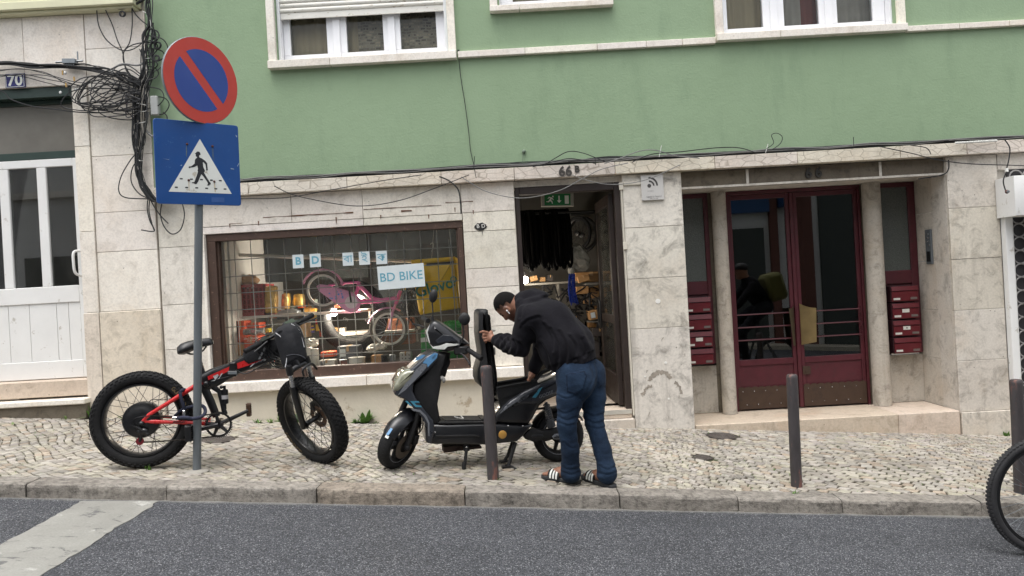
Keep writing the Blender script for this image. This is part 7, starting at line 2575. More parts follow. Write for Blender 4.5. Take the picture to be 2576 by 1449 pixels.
for x in (1800, 1960):
    mb.tube([W4(x, 400, 7.35), W4(x + (20 if x < 1900 else -30), 120, 7.35)], .002, 5)
mb.tube(catmull([W4(1800, 335, 7.35), W4(1812, 300, 7.35), W4(1815, 275, 7.35), W4(1800, 268, 7.35), W4(1792, 280, 7.35)], 4), .003, 6)
mb.tube([W4(1940, 180, 7.2), W4(2010, 830, 7.2)], .0018, 5); mb.tube([W4(1930, 240, 7.2), W4(1985, 830, 7.2)], .0018, 5)
mb.build('hanging_cord', WIRE_W, yb)
GRN = M('bright_green_fabric', S(46, 142, 64), .5, var=.12, vs=6)
gbag = thing('delivery_bag', 'bright green delivery bag with white stripe on the bench behind the scooter', 'bag', W4(1880, 1165, 7.4))
mb = MB(); s4(mb, [(1715, 945), (2040, 915), (2046, 1162), (1720, 1195)], 7.30, .36, .02, 2); mb.build('body', GRN, gbag, angle=60)
mb = MB(); s4(mb, [(1716, 1000), (2042, 968), (2042, 1000), (1717, 1034)], 7.292, .01, .002); mb.build('white_stripe', SWHITE, gbag, smooth=False)
mb = MB(); mb.sphere(W4(1960, 920, 7.45), (.16, .13, .075), 16, 9); mb.build('crumpled_liner', M('green_plastic_film', S(60, 160, 80), .25, var=.25, vs=20, bump=.8, bs=24), gbag)

# ----------------------------------------------------------------- shelves, crate, boxes
SHW = M('white_shelf_board', S(196, 192, 184), .6, var=.08)
def shelf(x0, x1, y0, y1, z, label):
    mb = MB(); mb.box(x0, x1, y0, y1, z, z + .025)
    for x in (x0 + .03, x1 - .05): mb.box(x, x + .02, y1 - .02, y1, z - .14, z - .001)
    return tag(centre(mb.build('shelf', SHW, smooth=False)), label, 'shelf')
zS = W4(350, 832, 7.75).z
shelf(-2.75, -1.55, 7.55, 8.25, zS - .025, 'white shelf board at left in the shop window under the red crate')
z2 = W4(900, 990, 7.9).z
shelf(-1.9, -1.05, 7.75, 8.35, z2, 'lower white shelf board with cans behind the handlebar bag')
CARD = M('brown_cardboard', S(168, 128, 84), .85, var=.12, vs=6)
def bx_(name, x0, x1, y0, y1, z0, z1, m_, label, cat, grp=None, flaps=False, lab=None, rot=0):
    o = thing(name, label, cat, ((x0 + x1) / 2, (y0 + y1) / 2, z0), grp)
    mb = MB(); mb.box(x0, x1, y0, y1, z0, z1); mb.build('carton', m_, o, smooth=False, bevel=.004)
    mb = MB(); mb.box(x0 + (x1 - x0) * .44, x0 + (x1 - x0) * .56, y0 - .002, y1, z1 - .001, z1 + .002); mb.box(x0 + (x1 - x0) * .44, x0 + (x1 - x0) * .56, y0 - .003, y0, z0 + (z1 - z0) * .6, z1); mb.build('tape', M('packing_tape', S(186, 150, 106), .3), o, smooth=False)
    if lab:
        mb = MB(); mb.box(x0 + (x1 - x0) * .12, x0 + (x1 - x0) * .40, y0 - .004, y0 - .0005, z0 + (z1 - z0) * .2, z0 + (z1 - z0) * .8); mb.build('label', lab, o, smooth=False)
    if rot: o.rotation_euler = (0, R(rot), 0)
    return o
CRATE = M('red_plastic_crate', S(150, 52, 46), .5, var=.15, vs=10)
rc = thing('crate', 'red plastic lattice crate on the shelf at the left of the shop window', 'crate', (-2.28, 7.78, zS))
cx0, cx1 = W4(240, 700, 7.6).x, W4(500, 700, 7.6).x; ct_ = W4(300, 592, 7.6).z
mb = MB()
mb.box(cx0, cx1, 7.6, 7.62, zS, zS + .04); mb.box(cx0, cx1, 7.6, 7.62, ct_ - .03, ct_)
for i in range(9):
    x = cx0 + (cx1 - cx0) * i / 8; mb.box(x - .006, x + .006, 7.603, 7.617, zS + .04, ct_ - .03)
for i in range(4):
    z = zS + .06 + .055 * i; mb.box(cx0, cx1, 7.605, 7.615, z - .005, z + .005)
mb.box(cx0, cx1, 7.96, 7.98, zS, ct_); mb.box(cx0, cx0 + .015, 7.62, 7.96, zS, ct_); mb.box(cx1 - .015, cx1, 7.62, 7.96, zS, ct_); mb.box(cx0, cx1, 7.62, 7.96, zS, zS + .02)
mb.build('body', CRATE, rc, smooth=False)
mb = MB(); mb.box(cx0 + .02, cx1 - .02, 7.64, 7.94, zS + .02, ct_ - .04); mb.build('contents', M('dull_red_cloth', S(120, 50, 44), .9, var=.3, vs=8), rc, smooth=False)
GOLDF = M('crinkled_gold_wrap', S(206, 170, 96), .2, metal=.6, var=.5, vs=22, bump=1.0, bs=26)
def foil(x0, x1, y0, y1, Y, label):
    mb = MB(); rr2 = random.Random(int(x0))
    a = [(x0 + rr2.uniform(-6, 6), y1), (x1 + rr2.uniform(-6, 6), y1), (x1 + 6, (y0 + y1) / 2), (x1, y0 + 8), ((x0 + x1) / 2, y0), (x0, y0 + 12), (x0 - 5, (y0 + y1) / 2)]
    s4(mb, a, Y, .12, .03, 2); return tag(centre(mb.build('wrapped_parcel', GOLDF, angle=60)), label, 'parcel', 'shiny wrapped parcels in the shop window')
foil(508, 592, 594, 812, 7.6, 'tall shiny gold wrapped parcel beside the red crate'); foil(640, 690, 650, 775, 7.9, 'small gold wrapped parcel right of the tall gold parcel'); foil(730, 800, 655, 760, 8.0, 'brownish wrapped parcel behind the pink bicycle rear wheel')
ORB = M('orange_red_carton', S(206, 82, 44), .6, var=.12, vs=8)
DKB = M('dark_printed_carton', S(58, 52, 50), .6, var=.3, vs=20)
def b4(x0, y0, x1, y1, Y, d, m_, label, cat='box', grp='boxes stacked in the shop window', **k):
    a, b = W4(x0, y1, Y), W4(x1, y0, Y)
    return bx_('box', a.x, b.x, Y, Y + d, a.z, b.z, m_, label, cat, grp, **k)
GRP_ = M('grey_green_carton', S(88, 96, 88), .7, var=.2)
b4(262, 1040, 355, 1140, 7.42, .2, CARD, 'plain brown cardboard box at the lower left of the shop window')
b4(258, 870, 300, 1036, 7.42, .2, DKB, 'tall dark printed carton stack at the left of the shop window', lab=PAPER)
b4(304, 868, 356, 1036, 7.43, .2, ORB, 'narrow orange carton beside the dark printed cartons')
o_ = b4(360, 985, 462, 1140, 7.40, .22, ORB, 'large orange red tyre carton with white print under the shelf')
mb = MB(); q = W4(411, 1004, 7.396); mb.text('20x3.50/4.00', .030, WALLTXT(q.x, q.y, q.z), .0004); q = W4(411, 1022, 7.396); mb.text('INNER TUBE', .016, WALLTXT(q.x, q.y, q.z), .0004); mb.build('lettering', SWHITE, o_, smooth=False)
b4(360, 880, 470, 930, 7.5, .2, ORB, 'flat orange carton above the silver tyre tube')
tb = thing('roll', 'silver wrapped roll lying on the orange tyre carton', 'roll', W4(430, 955, 7.45))
mb = MB(); mb.lathe(W4(355, 955, 7.45), (1, 0, 0), [(0, 0), (.035, 0), (.035, .2), (0, .2)], 20); mb.build('sleeve', M('silver_film', S(170, 168, 164), .25, metal=.5, var=.2, vs=10), tb)
mb = MB(); q = W4(425, 950, 7.45 - .0365); mb.text('CST', .03, WALLTXT(q.x, q.y, q.z), .0004, bold=.001); mb.build('lettering', BRED, tb, smooth=False)
b4(505, 925, 548, 960, 7.6, .1, M('yellow_carton', S(206, 186, 60), .6), 'small yellow carton behind the handlebar')
b4(545, 790, 600, 850, 8.0, .2, ORB, 'small orange carton on the shelf beside the grey rack')
b4(820, 760, 905, 860, 8.1, .2, M('ochre_carton', S(196, 148, 62), .7), 'ochre yellow box behind the pink bicycle rear tyre')
b4(755, 880, 840, 1000, 7.85, .15, M('beige_carton', S(196, 176, 140), .7), 'beige carton with plastic wrap behind the handlebar', lab=PAPER)
b4(940, 840, 1000, 925, 7.9, .15, M('tan_carton', S(190, 160, 116), .7), 'tan carton beside the spray cans on the lower shelf')
rq = random.Random(12)
for k in range(16):
    x = rq.choice([rq.uniform(560, 880), rq.uniform(830, 1080), rq.uniform(600, 900)]); y1 = 770 if k % 2 else 990
    if y1 == 990: x = rq.uniform(870, 1120)
    w_, h_ = rq.uniform(24, 50), rq.uniform(26, 70)
    b4(x, y1 - h_, x + w_, y1, 8.0 + rq.uniform(0, .15), .1, rq.choice([CARD, DKB, ORB, GRP_, SHW]), 'small carton among the stock on the shelves behind the pink bicycle', grp='small cartons on the shelves')
# cans
def can(x, y0, y1, Y, r_, cols, label):
    a, b = W4(x, y1, Y), W4(x, y0, Y); h = b.z - a.z
    o = thing('spray_can', label, 'can', a, 'cans on the lower shelf')
    mb = MB(); mb.lathe(a, (0, 0, 1), [(r_, 0), (r_, h * .78), (r_ * .8, h * .84)], 16); mb.build('body', cols[0], o)
    mb = MB(); mb.lathe(a + Vector((0, 0, h * .35)), (0, 0, 1), [(r_ + .001, 0), (r_ + .001, h * .25)], 16, caps=False); mb.build('band', cols[1], o)
    mb = MB(); mb.lathe(a + Vector((0, 0, h * .84)), (0, 0, 1), [(r_ * .6, 0), (r_ * .6, h * .16), (0, h * .16)], 12); mb.build('cap', cols[2], o)
YC, RC2, VC = M('can_yellow', S(222, 190, 50), .35), M('can_red', S(190, 48, 44), .35), M('can_violet', S(84, 70, 150), .35)
can(925, 800, 945, 7.85, .022, (YC, RC2, RC2), 'yellow and red spray can on the lower shelf'); can(885, 905, 960, 7.86, .018, (VC, YC, YC), 'short violet can on the lower shelf'); can(1000, 870, 935, 7.95, .02, (ORB, YC, BLACK), 'orange can at the right end of the lower shelf')
mb = MB(); s4(mb, [(600, 800), (720, 770), (770, 790), (770, 850), (610, 860)], 8.0, .3, .01); tag(centre(mb.build('grey_rack', STEEL, smooth=False)), 'grey metal rack with small drawers behind the pink bicycle', 'rack')
# big wrapped tyre behind the child's bicycle
mb = MB(); c_ = W4(1190, 830, 7.72)
mb.lathe(c_, (0.05, 1, 0), [(.30 + .075 * math.cos(t * math.pi / 6), .07 * math.sin(t * math.pi / 6)) for t in range(12)], 44, loop=True)
ty_ = thing('tyre', 'large black tyre in clear wrap behind the pink bicycle', 'tyre', c_ - Vector((0, 0, .37)))
mb.build('casing', M('wrapped_black_rubber', S(16, 16, 17), .7, var=.3, vs=14, bump=.5, bs=18, spec=.15), ty_)
mb = MB()
for dx, s_ in ((-20, 'CST'), (150, 'CST')): q = W4(1160 + dx, 858, 7.645); mb.text(s_, .035, WALLTXT(q.x, q.y, q.z, R(20 - dx * .3)), .0005)
mb.build('lettering', SWHITE, ty_, smooth=False)
# slatted brown cabinet
mb = MB(); a, b = W4(1370, 1060, 7.85), W4(1640, 850, 7.85)
n_ = 13
for i in range(n_):
    z = a.z + (b.z - a.z) * i / n_; mb.box(a.x, b.x, 7.85, 7.875, z, z + (b.z - a.z) / n_ - .006)
mb.box(a.x, b.x, 7.88, 8.15, a.z, b.z)
tag(centre(mb.build('slatted_cabinet', M('red_brown_wood', S(140, 84, 52), .55, var=.2, vs=6, stretch=(.4, 1, 3)), smooth=False)), 'red brown slatted cabinet behind the pink bicycle front wheel', 'cabinet')
# white batten across the window
mb = MB(); mb.tube([W4(245, 358, 7.6), W4(1660, 408, 7.55)], .018, 8); tag(centre(mb.build('batten', SHW)), 'white batten running across the shop window above the pink bicycle', 'batten')
# things along the bench
def cyl(name, x, y0, y1, rpx, Y, m_, label, cat, lid=None, prof=None):
    a, b = W4(x, y1, Y), W4(x, y0, Y); h = b.z - a.z; r_ = rpx * .3263 * Y / FPX
    a.z = max(a.z, .701)
    o = thing(name, label, cat, a)
    mb = MB(); mb.lathe(a, (0, 0, 1), [(r_ * .9, 0), (r_, .006), (r_, h - .01), (r_ * .94, h)], 22); mb.build('body', m_, o)
    mb = MB(); mb.lathe(a + Vector((0, 0, h * .9)), (0, 0, 1), [(r_ * 1.05, 0), (r_ * 1.05, h * .1), (r_ * .9, h * .13), (0, h * .13)], 22); mb.build('rim', lid or m_, o)
    return o
WHP = M('white_translucent_plastic', S(196, 196, 190), .35, var=.1)
GRP = M('grey_plastic', S(86, 90, 96), .5, var=.15)
bw = b4(1556, 1108, 1642, 1178, 7.22, .07, WHP, 'white box with rows of black symbols on the bench', 'box')
mb = MB()
for i in range(3):
    for j in range(2):
        q = W4(1575 + 26 * i, 1132 + 26 * j, 7.217); mb.text('B', .018, WALLTXT(q.x, q.y, q.z), .0004, bold=.001)
mb.build('lettering', SBLACK, bw, smooth=False)
cyl('tin', 1500, 1130, 1195, 24, 7.22, STEEL, 'grey metal tin on the bench left of the white symbol box', 'tin')
cyl('jar', 1440, 1132, 1192, 28, 7.26, BLACK, 'black jar on the bench beside the grey metal tin', 'jar')
cyl('tub', 1228, 1148, 1208, 62, 7.25, WHP, 'wide white plastic tub on the bench under the pink bicycle', 'tub')
cyl('paint_tin', 1120, 1166, 1218, 32, 7.22, M('red_grey_tin', S(120, 70, 62), .4, var=.3, vs=14), 'red and grey paint tin left of the white tub', 'tin', STEEL)
b4(930, 1168, 1052, 1226, 7.2, .12, WHP, 'flat white box stack on the bench behind the front wheel', 'box', lab=GRP)
tc_ = b4(1075, 1060, 1232, 1165, 7.4, .2, GRP, 'dark grey tool case on the bench with white label', 'tool case', lab=PAPER)
b4(1335, 1132, 1412, 1196, 7.24, .12, CARD, 'small brown cardboard box on the bench between tub and black jar')
b4(945, 1105, 1045, 1150, 7.5, .15, ORB, 'low orange tray on the bench behind the white box stack')
for i, (x, y0, y1, r_, lb) in enumerate(((850, 1075, 1225, 36, 'clear plastic jar on the bench below the handlebar bag'), (905, 1085, 1220, 30, 'shorter clear plastic jar beside the white box stack'), (245, 1180, 1300, 18, 'small bottle on the bench at the left end of the window'), (580, 1175, 1250, 14, 'small white bottle with red cap above the bike frame'))):
    cyl('jar', x, y0, y1, r_, 7.3, WHP, lb, 'jar', BRED if i == 3 else None)
for i, (x, y, sx, lb) in enumerate(((1350, 1080, .07, 'crumpled pale plastic wrap on the bench under the front wheel'), (1410, 1062, .06, 'white crumpled bag beside the front wheel of the pink bicycle'), (870, 1040, .08, 'crumpled clear wrap above the plastic jars'))):
    mb = MB(); rr3 = random.Random(i)
    base = W4(x, y, 7.45); base.z = max(base.z, .705)
    mb.sphere(base, (sx, sx * .8, sx * .55), 14, 9)
    mb.v = [(v[0] + rr3.uniform(-1, 1) * sx * .16, v[1] + rr3.uniform(-1, 1) * sx * .16, v[2] + rr3.uniform(-1, 1) * sx * .16) for v in mb.v]
    tag(centre(mb.build('plastic_wrap', M('crumpled_film', S(190, 188, 180), .2, var=.3, vs=14, bump=.8, bs=30), smooth=False)), lb, 'plastic wrap')
# dark partition behind the upper half of the window
mb = MB(); mb.box(-2.74, -1.6, 8.35, 8.4, zS + .35, 2.79); mb.box(-1.58, -.9, 8.5, 8.54, 1.3, 2.79); mb.box(-.88, -.02, 8.3, 8.34, 1.55, 2.79)
tag(centre(mb.build('dark_curtain', M('charcoal_curtain', S(30, 34, 34), .9, var=.3, vs=4, stretch=(4, 1, .3)), smooth=False)), 'charcoal grey curtain panels hanging behind the shop window display', 'curtain')
mb = MB(); rr4 = random.Random(17)
for k in range(26):
    a = W4(1560 + rr4.uniform(0, 110), 600 + rr4.uniform(0, 200), 7.6); mb.tube(catmull([a, a + Vector((rr4.uniform(-.1, .1), .05, rr4.uniform(-.12, .05))), a + Vector((rr4.uniform(-.12, .12), 0, -rr4.uniform(.1, .3)))], 6), .005, 5)
tag(centre(mb.build('brake_cable_bunch', CABLE)), 'tangled bunch of black brake cables beside the yellow bag', 'cables')
mb = MB(); mb.sphere(W4(395, 560, 7.7), (.1, .08, .06), 12, 8); mb.v = [(v[0] + rr4.uniform(-.015, .015), v[1], v[2] + rr4.uniform(-.015, .015)) for v in mb.v]
tag(centre(mb.build('paper_bag', CARD, smooth=False)), 'crumpled brown paper bag on top of the red crate', 'bag')

# ----------------------------------------------------------------- seen through the open door
ex_c = W8(542, 297, 7.42)
ex = thing('exit_sign', 'green emergency exit sign with running man, arrow and door over the shop doorway', 'exit sign', ex_c)
k8 = .2293 * 7.42 / FPX
mb = MB(); mb.slab([(-178 * k8, -74 * k8), (178 * k8, -74 * k8), (178 * k8, 98 * k8), (-178 * k8, 98 * k8)], (ex_c.x, 7.40, ex_c.z), (1, 0, -.04), (.04, 0, 1), (0, .06, 0), .004); mb.build('housing', M('exit_housing', S(150, 148, 140), .5), ex)
mb = MB(); mb.slab([(-142 * k8, -62 * k8), (142 * k8, -62 * k8), (142 * k8, 62 * k8), (-142 * k8, 62 * k8)], (ex_c.x, 7.396, ex_c.z), (1, 0, -.04), (.04, 0, 1), (0, .004, 0)); mb.build('green_panel', M('exit_green', S(22, 112, 62), .5), ex, smooth=False)
def e8(pts): return [((x - 542) * k8, -(y - 297 + (x - 542) * .06) * k8) for x, y in pts]
mb = MB()
def esl(pts): mb.slab(e8(pts), (ex_c.x, 7.3945, ex_c.z), (1, 0, -.04), (.04, 0, 1), (0, .0012, 0))
esl([(620, 250), (664, 248), (666, 338), (622, 340)])
esl([(552, 256), (566, 256), (566, 306), (584, 306), (560, 334), (536, 308), (552, 307)])
esl([(483, 262), (492, 258), (501, 262), (502, 272), (494, 278), (485, 274)])
esl([(455, 272), (480, 278), (494, 290), (500, 304), (494, 307), (482, 294), (470, 306), (486, 318), (490, 346), (482, 347), (476, 326), (458, 318), (446, 332), (420, 330), (420, 323), (440, 322), (452, 304), (462, 288), (450, 284), (440, 296), (434, 292), (446, 274)])
mb.build('pictogram', SWHITE, ex, smooth=False)
# hanging inner tubes on a rail
mb = MB(); mb.tube([W8(110, 460, 8.0), W8(1030, 418, 8.0)], .014, 8); mb.tube([W8(690, 458, 8.3), W8(1020, 428, 8.3)], .016, 8)
tag(centre(mb.build('hanging_rail', BLACK)), 'black rail carrying the hanging inner tubes inside the doorway', 'rail')
rr5 = random.Random(31)
TUBE = M('matt_black_tube', S(9, 9, 10), .9, var=.3, vs=12, spec=.1)
for i in range(24):
    x = 140 + 512 * i / 23
    a = W8(x + rr5.uniform(-4, 4), 455 - (x - 110) * .045, 8.0 + rr5.uniform(-.05, .05))
    L_ = (560 + rr5.uniform(-40, 60)) * .2293 * 8 / FPX
    wd = rr5.uniform(.012, .022)
    mb = MB()
    mb.tube(catmull([a + Vector((-wd * .3, 0, .01)), a + Vector((-wd, .02, -L_ * .3)), a + Vector((-wd * 1.2, 0, -L_ * .8)), a + Vector((-wd * .6, -.01, -L_ * .99)), a + Vector((wd * .6, .01, -L_ * 1.0)), a + Vector((wd * 1.2, .0, -L_ * .8)), a + Vector((wd, -.02, -L_ * .3)), a + Vector((wd * .3, 0, .01))], 5, True), .016, 6, closed=True)
    tag(centre(mb.build('inner_tube', TUBE)), 'black inner tube hanging in the dense row inside the shop doorway', 'inner tube', 'inner tubes hanging on the rail')
def hang_wheel(c_, ax, r_, label):
    o = thing('bicycle_wheel', label, 'wheel', c_ - Vector((0, 0, r_)))
    ax = Vector(ax).normalized(); u = Vector((0, 0, 1)); u = (u - ax * u.dot(ax)).normalized(); b = ax.cross(u)
    mb = MB(); mb.lathe(c_, ax, [(r_ - .018 + .018 * math.cos(t * math.pi / 4), .018 * math.sin(t * math.pi / 4)) for t in range(8)], 44, loop=True); mb.build('tyre', RUBBER, o)
    mb = MB()
    for i in range(20):
        an = 2 * math.pi * i / 20; d = u * math.cos(an) + b * math.sin(an); mb.tube([c_ + d * .02 + ax * .02 * (-1) ** i, c_ + d * (r_ - .03)], .0015, 4)
    mb.lathe(c_, ax, [(0, -.04), (.035, -.03), (.02, .03), (0, .04)], 14); mb.lathe(c_, ax, [(r_ - .035, -.01), (r_ - .05, 0), (r_ - .035, .01)], 40, caps=False)
    mb.build('spokes', BLACK, o)
hang_wheel(W8(770, 665, 8.4), (.75, .66, 0), .20, 'black bicycle wheel hanging inside the doorway nearer the tubes')
hang_wheel(W8(815, 680, 8.55), (.55, .83, 0), .21, 'second black bicycle wheel hanging further right inside the doorway')
mb = MB(); mb.box(.02, 1.45, 9.0, 9.05, .2, 2.79)
tag(centre(mb.build('partition', M('pale_grey_partition', S(104, 102, 98), .9, var=.25, vs=2), smooth=False)), 'pale grey partition at the back of the shop doorway', 'partition')
# clear plastic bag
rr6 = random.Random(5)
mb = MB(); c_ = W8(775, 930, 8.1); mb.sphere(c_, (.11, .09, .16), 16, 11, Matrix.Rotation(R(-25), 3, 'Y')); mb.v = [(v[0] + rr6.uniform(-.012, .012), v[1] + rr6.uniform(-.012, .012), v[2] + rr6.uniform(-.012, .012)) for v in mb.v]
mb.sphere(W8(695, 1075, 8.05), (.04, .03, .05), 10, 7)
tag(centre(mb.build('plastic_bag', M('greyish_clear_plastic', S(136, 134, 128), .2, var=.3, vs=12, bump=.7, bs=26), smooth=False)), 'greyish clear plastic bag hanging below the wheels in the doorway', 'bag')
def b8(x0, y0, x1, y1, Y, d, m_, label, rot=0, **k):
    a, b = W8(x0, y1, Y), W8(x1, y0, Y)
    return bx_('box', a.x, b.x, Y, Y + d, a.z, b.z, m_, label, 'box', 'boxes piled inside the shop doorway', rot=rot, **k)
b8(742, 1078, 1085, 1208, 8.2, .3, CARD, 'long brown cardboard box under the plastic bag in the doorway')
b8(752, 1245, 885, 1335, 8.1, .25, CARD, 'small square cardboard box beside the blue cables')
b8(925, 1235, 1090, 1360, 8.15, .25, CARD, 'tilted cardboard box at the right of the blue cables', -14)
b8(900, 1500, 1060, 1610, 8.0, .25, CARD, 'cardboard box with white label beside the door handle', -8, lab=PAPER)
b8(930, 1700, 1090, 1800, 8.05, .25, DKB, 'dark printed carton low in the doorway behind the hoodie')
for k, (x, y, w_, h_) in enumerate(((780, 1120, 120, 80), (1010, 1400, 80, 60), (830, 1400, 90, 50), (960, 1450, 110, 45), (700, 1560, 90, 70), (880, 1640, 100, 60), (250, 1130, 80, 60), (430, 1120, 60, 70), (350, 1145, 60, 50))):
    b8(x, y, x + w_, y + h_, 8.05 + .03 * k, .2, (CARD, DKB, CARD)[k % 3], 'small box in the heap of stock inside the shop doorway', (-12, 9, 4)[k % 3])
b8(700, 1850, 1000, 2050, 8.1, .3, DKB, 'wide dark carton low in the shop doorway')
# shelving in the doorway
mb = MB()
for y in (1205, 1225): pass
zz = W8(400, 1208, 8.35).z
mb.box(.13, .78, 8.2, 8.6, zz - .02, zz); mb.box(.13, .78, 8.2, 8.6, zz - .62, zz - .6); mb.box(.5, .52, 8.22, 8.58, .2, zz - .021)
zz2 = W8(900, 1215, 8.1).z; mb.box(.80, 1.42, 8.02, 8.5, zz2 - .012, zz2); mb.box(.8, 1.42, 8.02, 8.5, zz2 - .42, zz2 - .41)
tag(centre(mb.build('shelving', M('greyed_shelf', S(130, 126, 118), .7, var=.2), smooth=False)), 'white shelving full of parts at the back of the shop doorway', 'shelf')
BLUEC = M('blue_cable_sheath', S(20, 42, 120), .3, var=.3, vs=20)
mb = MB()
for k in range(12):
    x = 670 + 65 * rr6.random(); a = W8(x, 1108, 7.95); L_ = rr6.uniform(.30, .34)
    mb.tube(catmull([a, a + Vector((rr6.uniform(-.02, .02), 0, -L_ * .5)), a + Vector((rr6.uniform(-.03, .03), 0, -L_)), a + Vector((rr6.uniform(-.02, .02), .01, -L_ * .6)), a + Vector((0, .01, -.02))], 5), .005, 5)
tag(centre(mb.build('cable_hank', BLUEC)), 'hank of shiny blue cables hanging in the shop doorway', 'cables')
mb = MB()
for k in range(60):
    a = W8(rr6.uniform(430, 1000), rr6.uniform(1270, 1560), rr6.uniform(8.0, 8.3)); mb.tube(catmull([a, a + Vector((rr6.uniform(-.1, .1), 0, rr6.uniform(-.06, .06))), a + Vector((rr6.uniform(-.14, .14), 0, rr6.uniform(-.1, .05)))], 5), rr6.uniform(.004, .012), 6)
o_ = mb.build('bike_parts', BLACK); o_['kind'] = 'stuff'; o_['label'] = 'heap of black bicycle parts and cables inside the shop doorway'; o_['category'] = 'bike parts'
for i, (x, y, Y, lb) in enumerate(((1010, 1760, 8.3, 'black bicycle wheel standing low inside the doorway by the door leaf'), (560, 1850, 8.4, 'black bicycle wheel standing low inside the doorway behind the right arm'))):
    hang_wheel(W8(x, y, Y), (.8, .6, 0), .26, lb)
mb = MB()
for (a, b) in (((1000, 1560), (1010, 1950)), ((1010, 1570), (960, 1800)), ((960, 1640), (1060, 1640)), ((1060, 1640), (1040, 1900))):
    mb.tube([W8(*a, 8.12), W8(*b, 8.12)], .016, 8)
tag(centre(mb.build('bicycle_frame', BLACK)), 'bare black bicycle frame standing inside the doorway by the cartons', 'bicycle frame')
mb = MB()
dd_ = Vector((dirx, diry, 0)); nn2 = Vector((-diry, dirx, 0))
def on_leaf(a, z, off): return Vector((hx, hy, 0)) + dd_ * a + nn2 * off + Vector((0, 0, z))
rr7 = random.Random(3)
for (a0, a1, z0, z1) in ((.3, .55, 1.75, 2.05), (.28, .58, 1.30, 1.66), (.3, .4, 1.68, 1.73), (.48, .56, 1.62, 1.74)):
    N = 7; vs = []
    for i in range(N + 1):
        for j in range(N + 1):
            vs.append(on_leaf(a0 + (a1 - a0) * i / N, z0 + (z1 - z0) * j / N, -.012 + rr7.uniform(0, .012)))
    mb.add(vs, [(i * (N + 1) + j, (i + 1) * (N + 1) + j, (i + 1) * (N + 1) + j + 1, i * (N + 1) + j + 1) for i in range(N) for j in range(N)])
tag(centre(mb.build('taped_plastic_sleeves', M('shiny_clear_sleeve', S(150, 148, 142), .15, var=.25, vs=14), smooth=False)), 'shiny plastic sleeves taped to the glass of the open shop door', 'plastic sleeves')
# ================================================================= cables on the facade
def c1(x, y, Y=6.93): return P(.4409 * x, .4409 * y, Y)
rc_ = random.Random(77)
ctg = thing('cable_tangle', 'tangle of black cables hanging at the joint between the two buildings', 'cables', c1(800, 600))
trunk = [(856, -60), (852, 40), (858, 130), (848, 200), (838, 280), (846, 360), (842, 430), (812, 500), (802, 600), (800, 700), (796, 800), (790, 900), (802, 1000), (832, 1085), (892, 1150), (980, 1160)]
def jit(p, a, Y): return c1(p[0] + rc_.uniform(-a, a), p[1] + rc_.uniform(-a * .5, a * .5), Y)
mb = MB()
for k in range(22):
    i0 = rc_.choice([0, 0, 2, 4]); i1 = len(trunk) - rc_.choice([0, 0, 1, 2])
    off = rc_.uniform(-34, 34); Y = 6.95 - rc_.uniform(0, .07)
    pts = []
    for (x, y) in trunk[i0:i1]:
        f_ = .35 if y < 200 or y > 850 else 1.0
        pts.append(c1(x + off * f_ + rc_.uniform(-14, 14), y, Y + rc_.uniform(-.01, .01)))
    mb.tube(catmull(pts, 4), rc_.choice([.0035, .0045, .0055]), 6)
mb.build('cable_bundle', CABLE, ctg)
mb = MB()
for k in range(9):
    y0 = 355 + rc_.uniform(-6, 14)
    pts = [(-1100, y0 - 30), (-500, y0 + 8), (-80, y0 + 5), (60, y0 + 2), (180, y0 + 14 + rc_.uniform(-8, 8)), (330, y0 + 20 + rc_.uniform(-10, 14)), (480, y0 + 22 + rc_.uniform(-12, 16)), (620, y0 + 50 + rc_.uniform(-16, 16)), (720, y0 + 85 + rc_.uniform(-20, 20)), (790, y0 + 135)]
    mb.tube(catmull([c1(x, y, 6.955 - rc_.uniform(0, .05)) for x, y in pts], 5), rc_.choice([.0045, .006, .008]), 6)
for k in range(5):
    y0 = 405 + k * 11
    pts = [(-1000, y0 - 40), (-420, y0 + 10), (-60, y0 + rc_.uniform(-8, 8)), (120, y0 - 8 + rc_.uniform(-18, 18)), (270, y0 + 20 + rc_.uniform(-20, 30)), (430, y0 + 50 + rc_.uniform(-30, 50)), (600, y0 + 30 + rc_.uniform(-20, 60)), (780, 500 + rc_.uniform(-20, 20))]
    mb.tube(catmull([c1(x, y, 6.94 - rc_.uniform(0, .05)) for x, y in pts], 6), .0035, 6)
mb.build('cable_bundle', CABLE, ctg)
for k in range(16):         # loops hanging out to the left of the trunk
    mb = MB()
    ya, yb_ = rc_.uniform(420, 540), rc_.uniform(520, 640)
    xl = rc_.uniform(330, 640); ym = rc_.uniform(520, 660)
    Y = 6.90 - rc_.uniform(0, .06)
    pts = [(800, ya), (700, ya - rc_.uniform(0, 60)), (xl + 90, ym - rc_.uniform(90, 160)), (xl, ym - rc_.uniform(20, 60)), (xl + rc_.uniform(20, 70), ym + rc_.uniform(0, 30)), (xl + 200, ym + rc_.uniform(0, 26)), (720, yb_ + rc_.uniform(-30, 30)), (800, yb_)]
    mb.tube(catmull([c1(x, y, Y + rc_.uniform(-.015, .015)) for x, y in pts], 6), .005, 6)
    mb.build('loose_loop', CABLE, ctg)
for k in range(9):          # loops to the right of the trunk
    mb = MB(); y0 = rc_.uniform(150, 520); r_ = rc_.uniform(40, 110)
    pts = [(845, y0), (845 + r_ * .8, y0 + r_ * .2), (850 + r_, y0 + r_ * .8), (840 + r_ * .7, y0 + r_ * 1.35), (835, y0 + r_ * 1.5)]
    mb.tube(catmull([c1(x + rc_.uniform(-6, 6), y, 6.90 + rc_.uniform(-.02, .02)) for x, y in pts], 6), .005, 6)
    mb.build('loose_loop', CABLE, ctg)
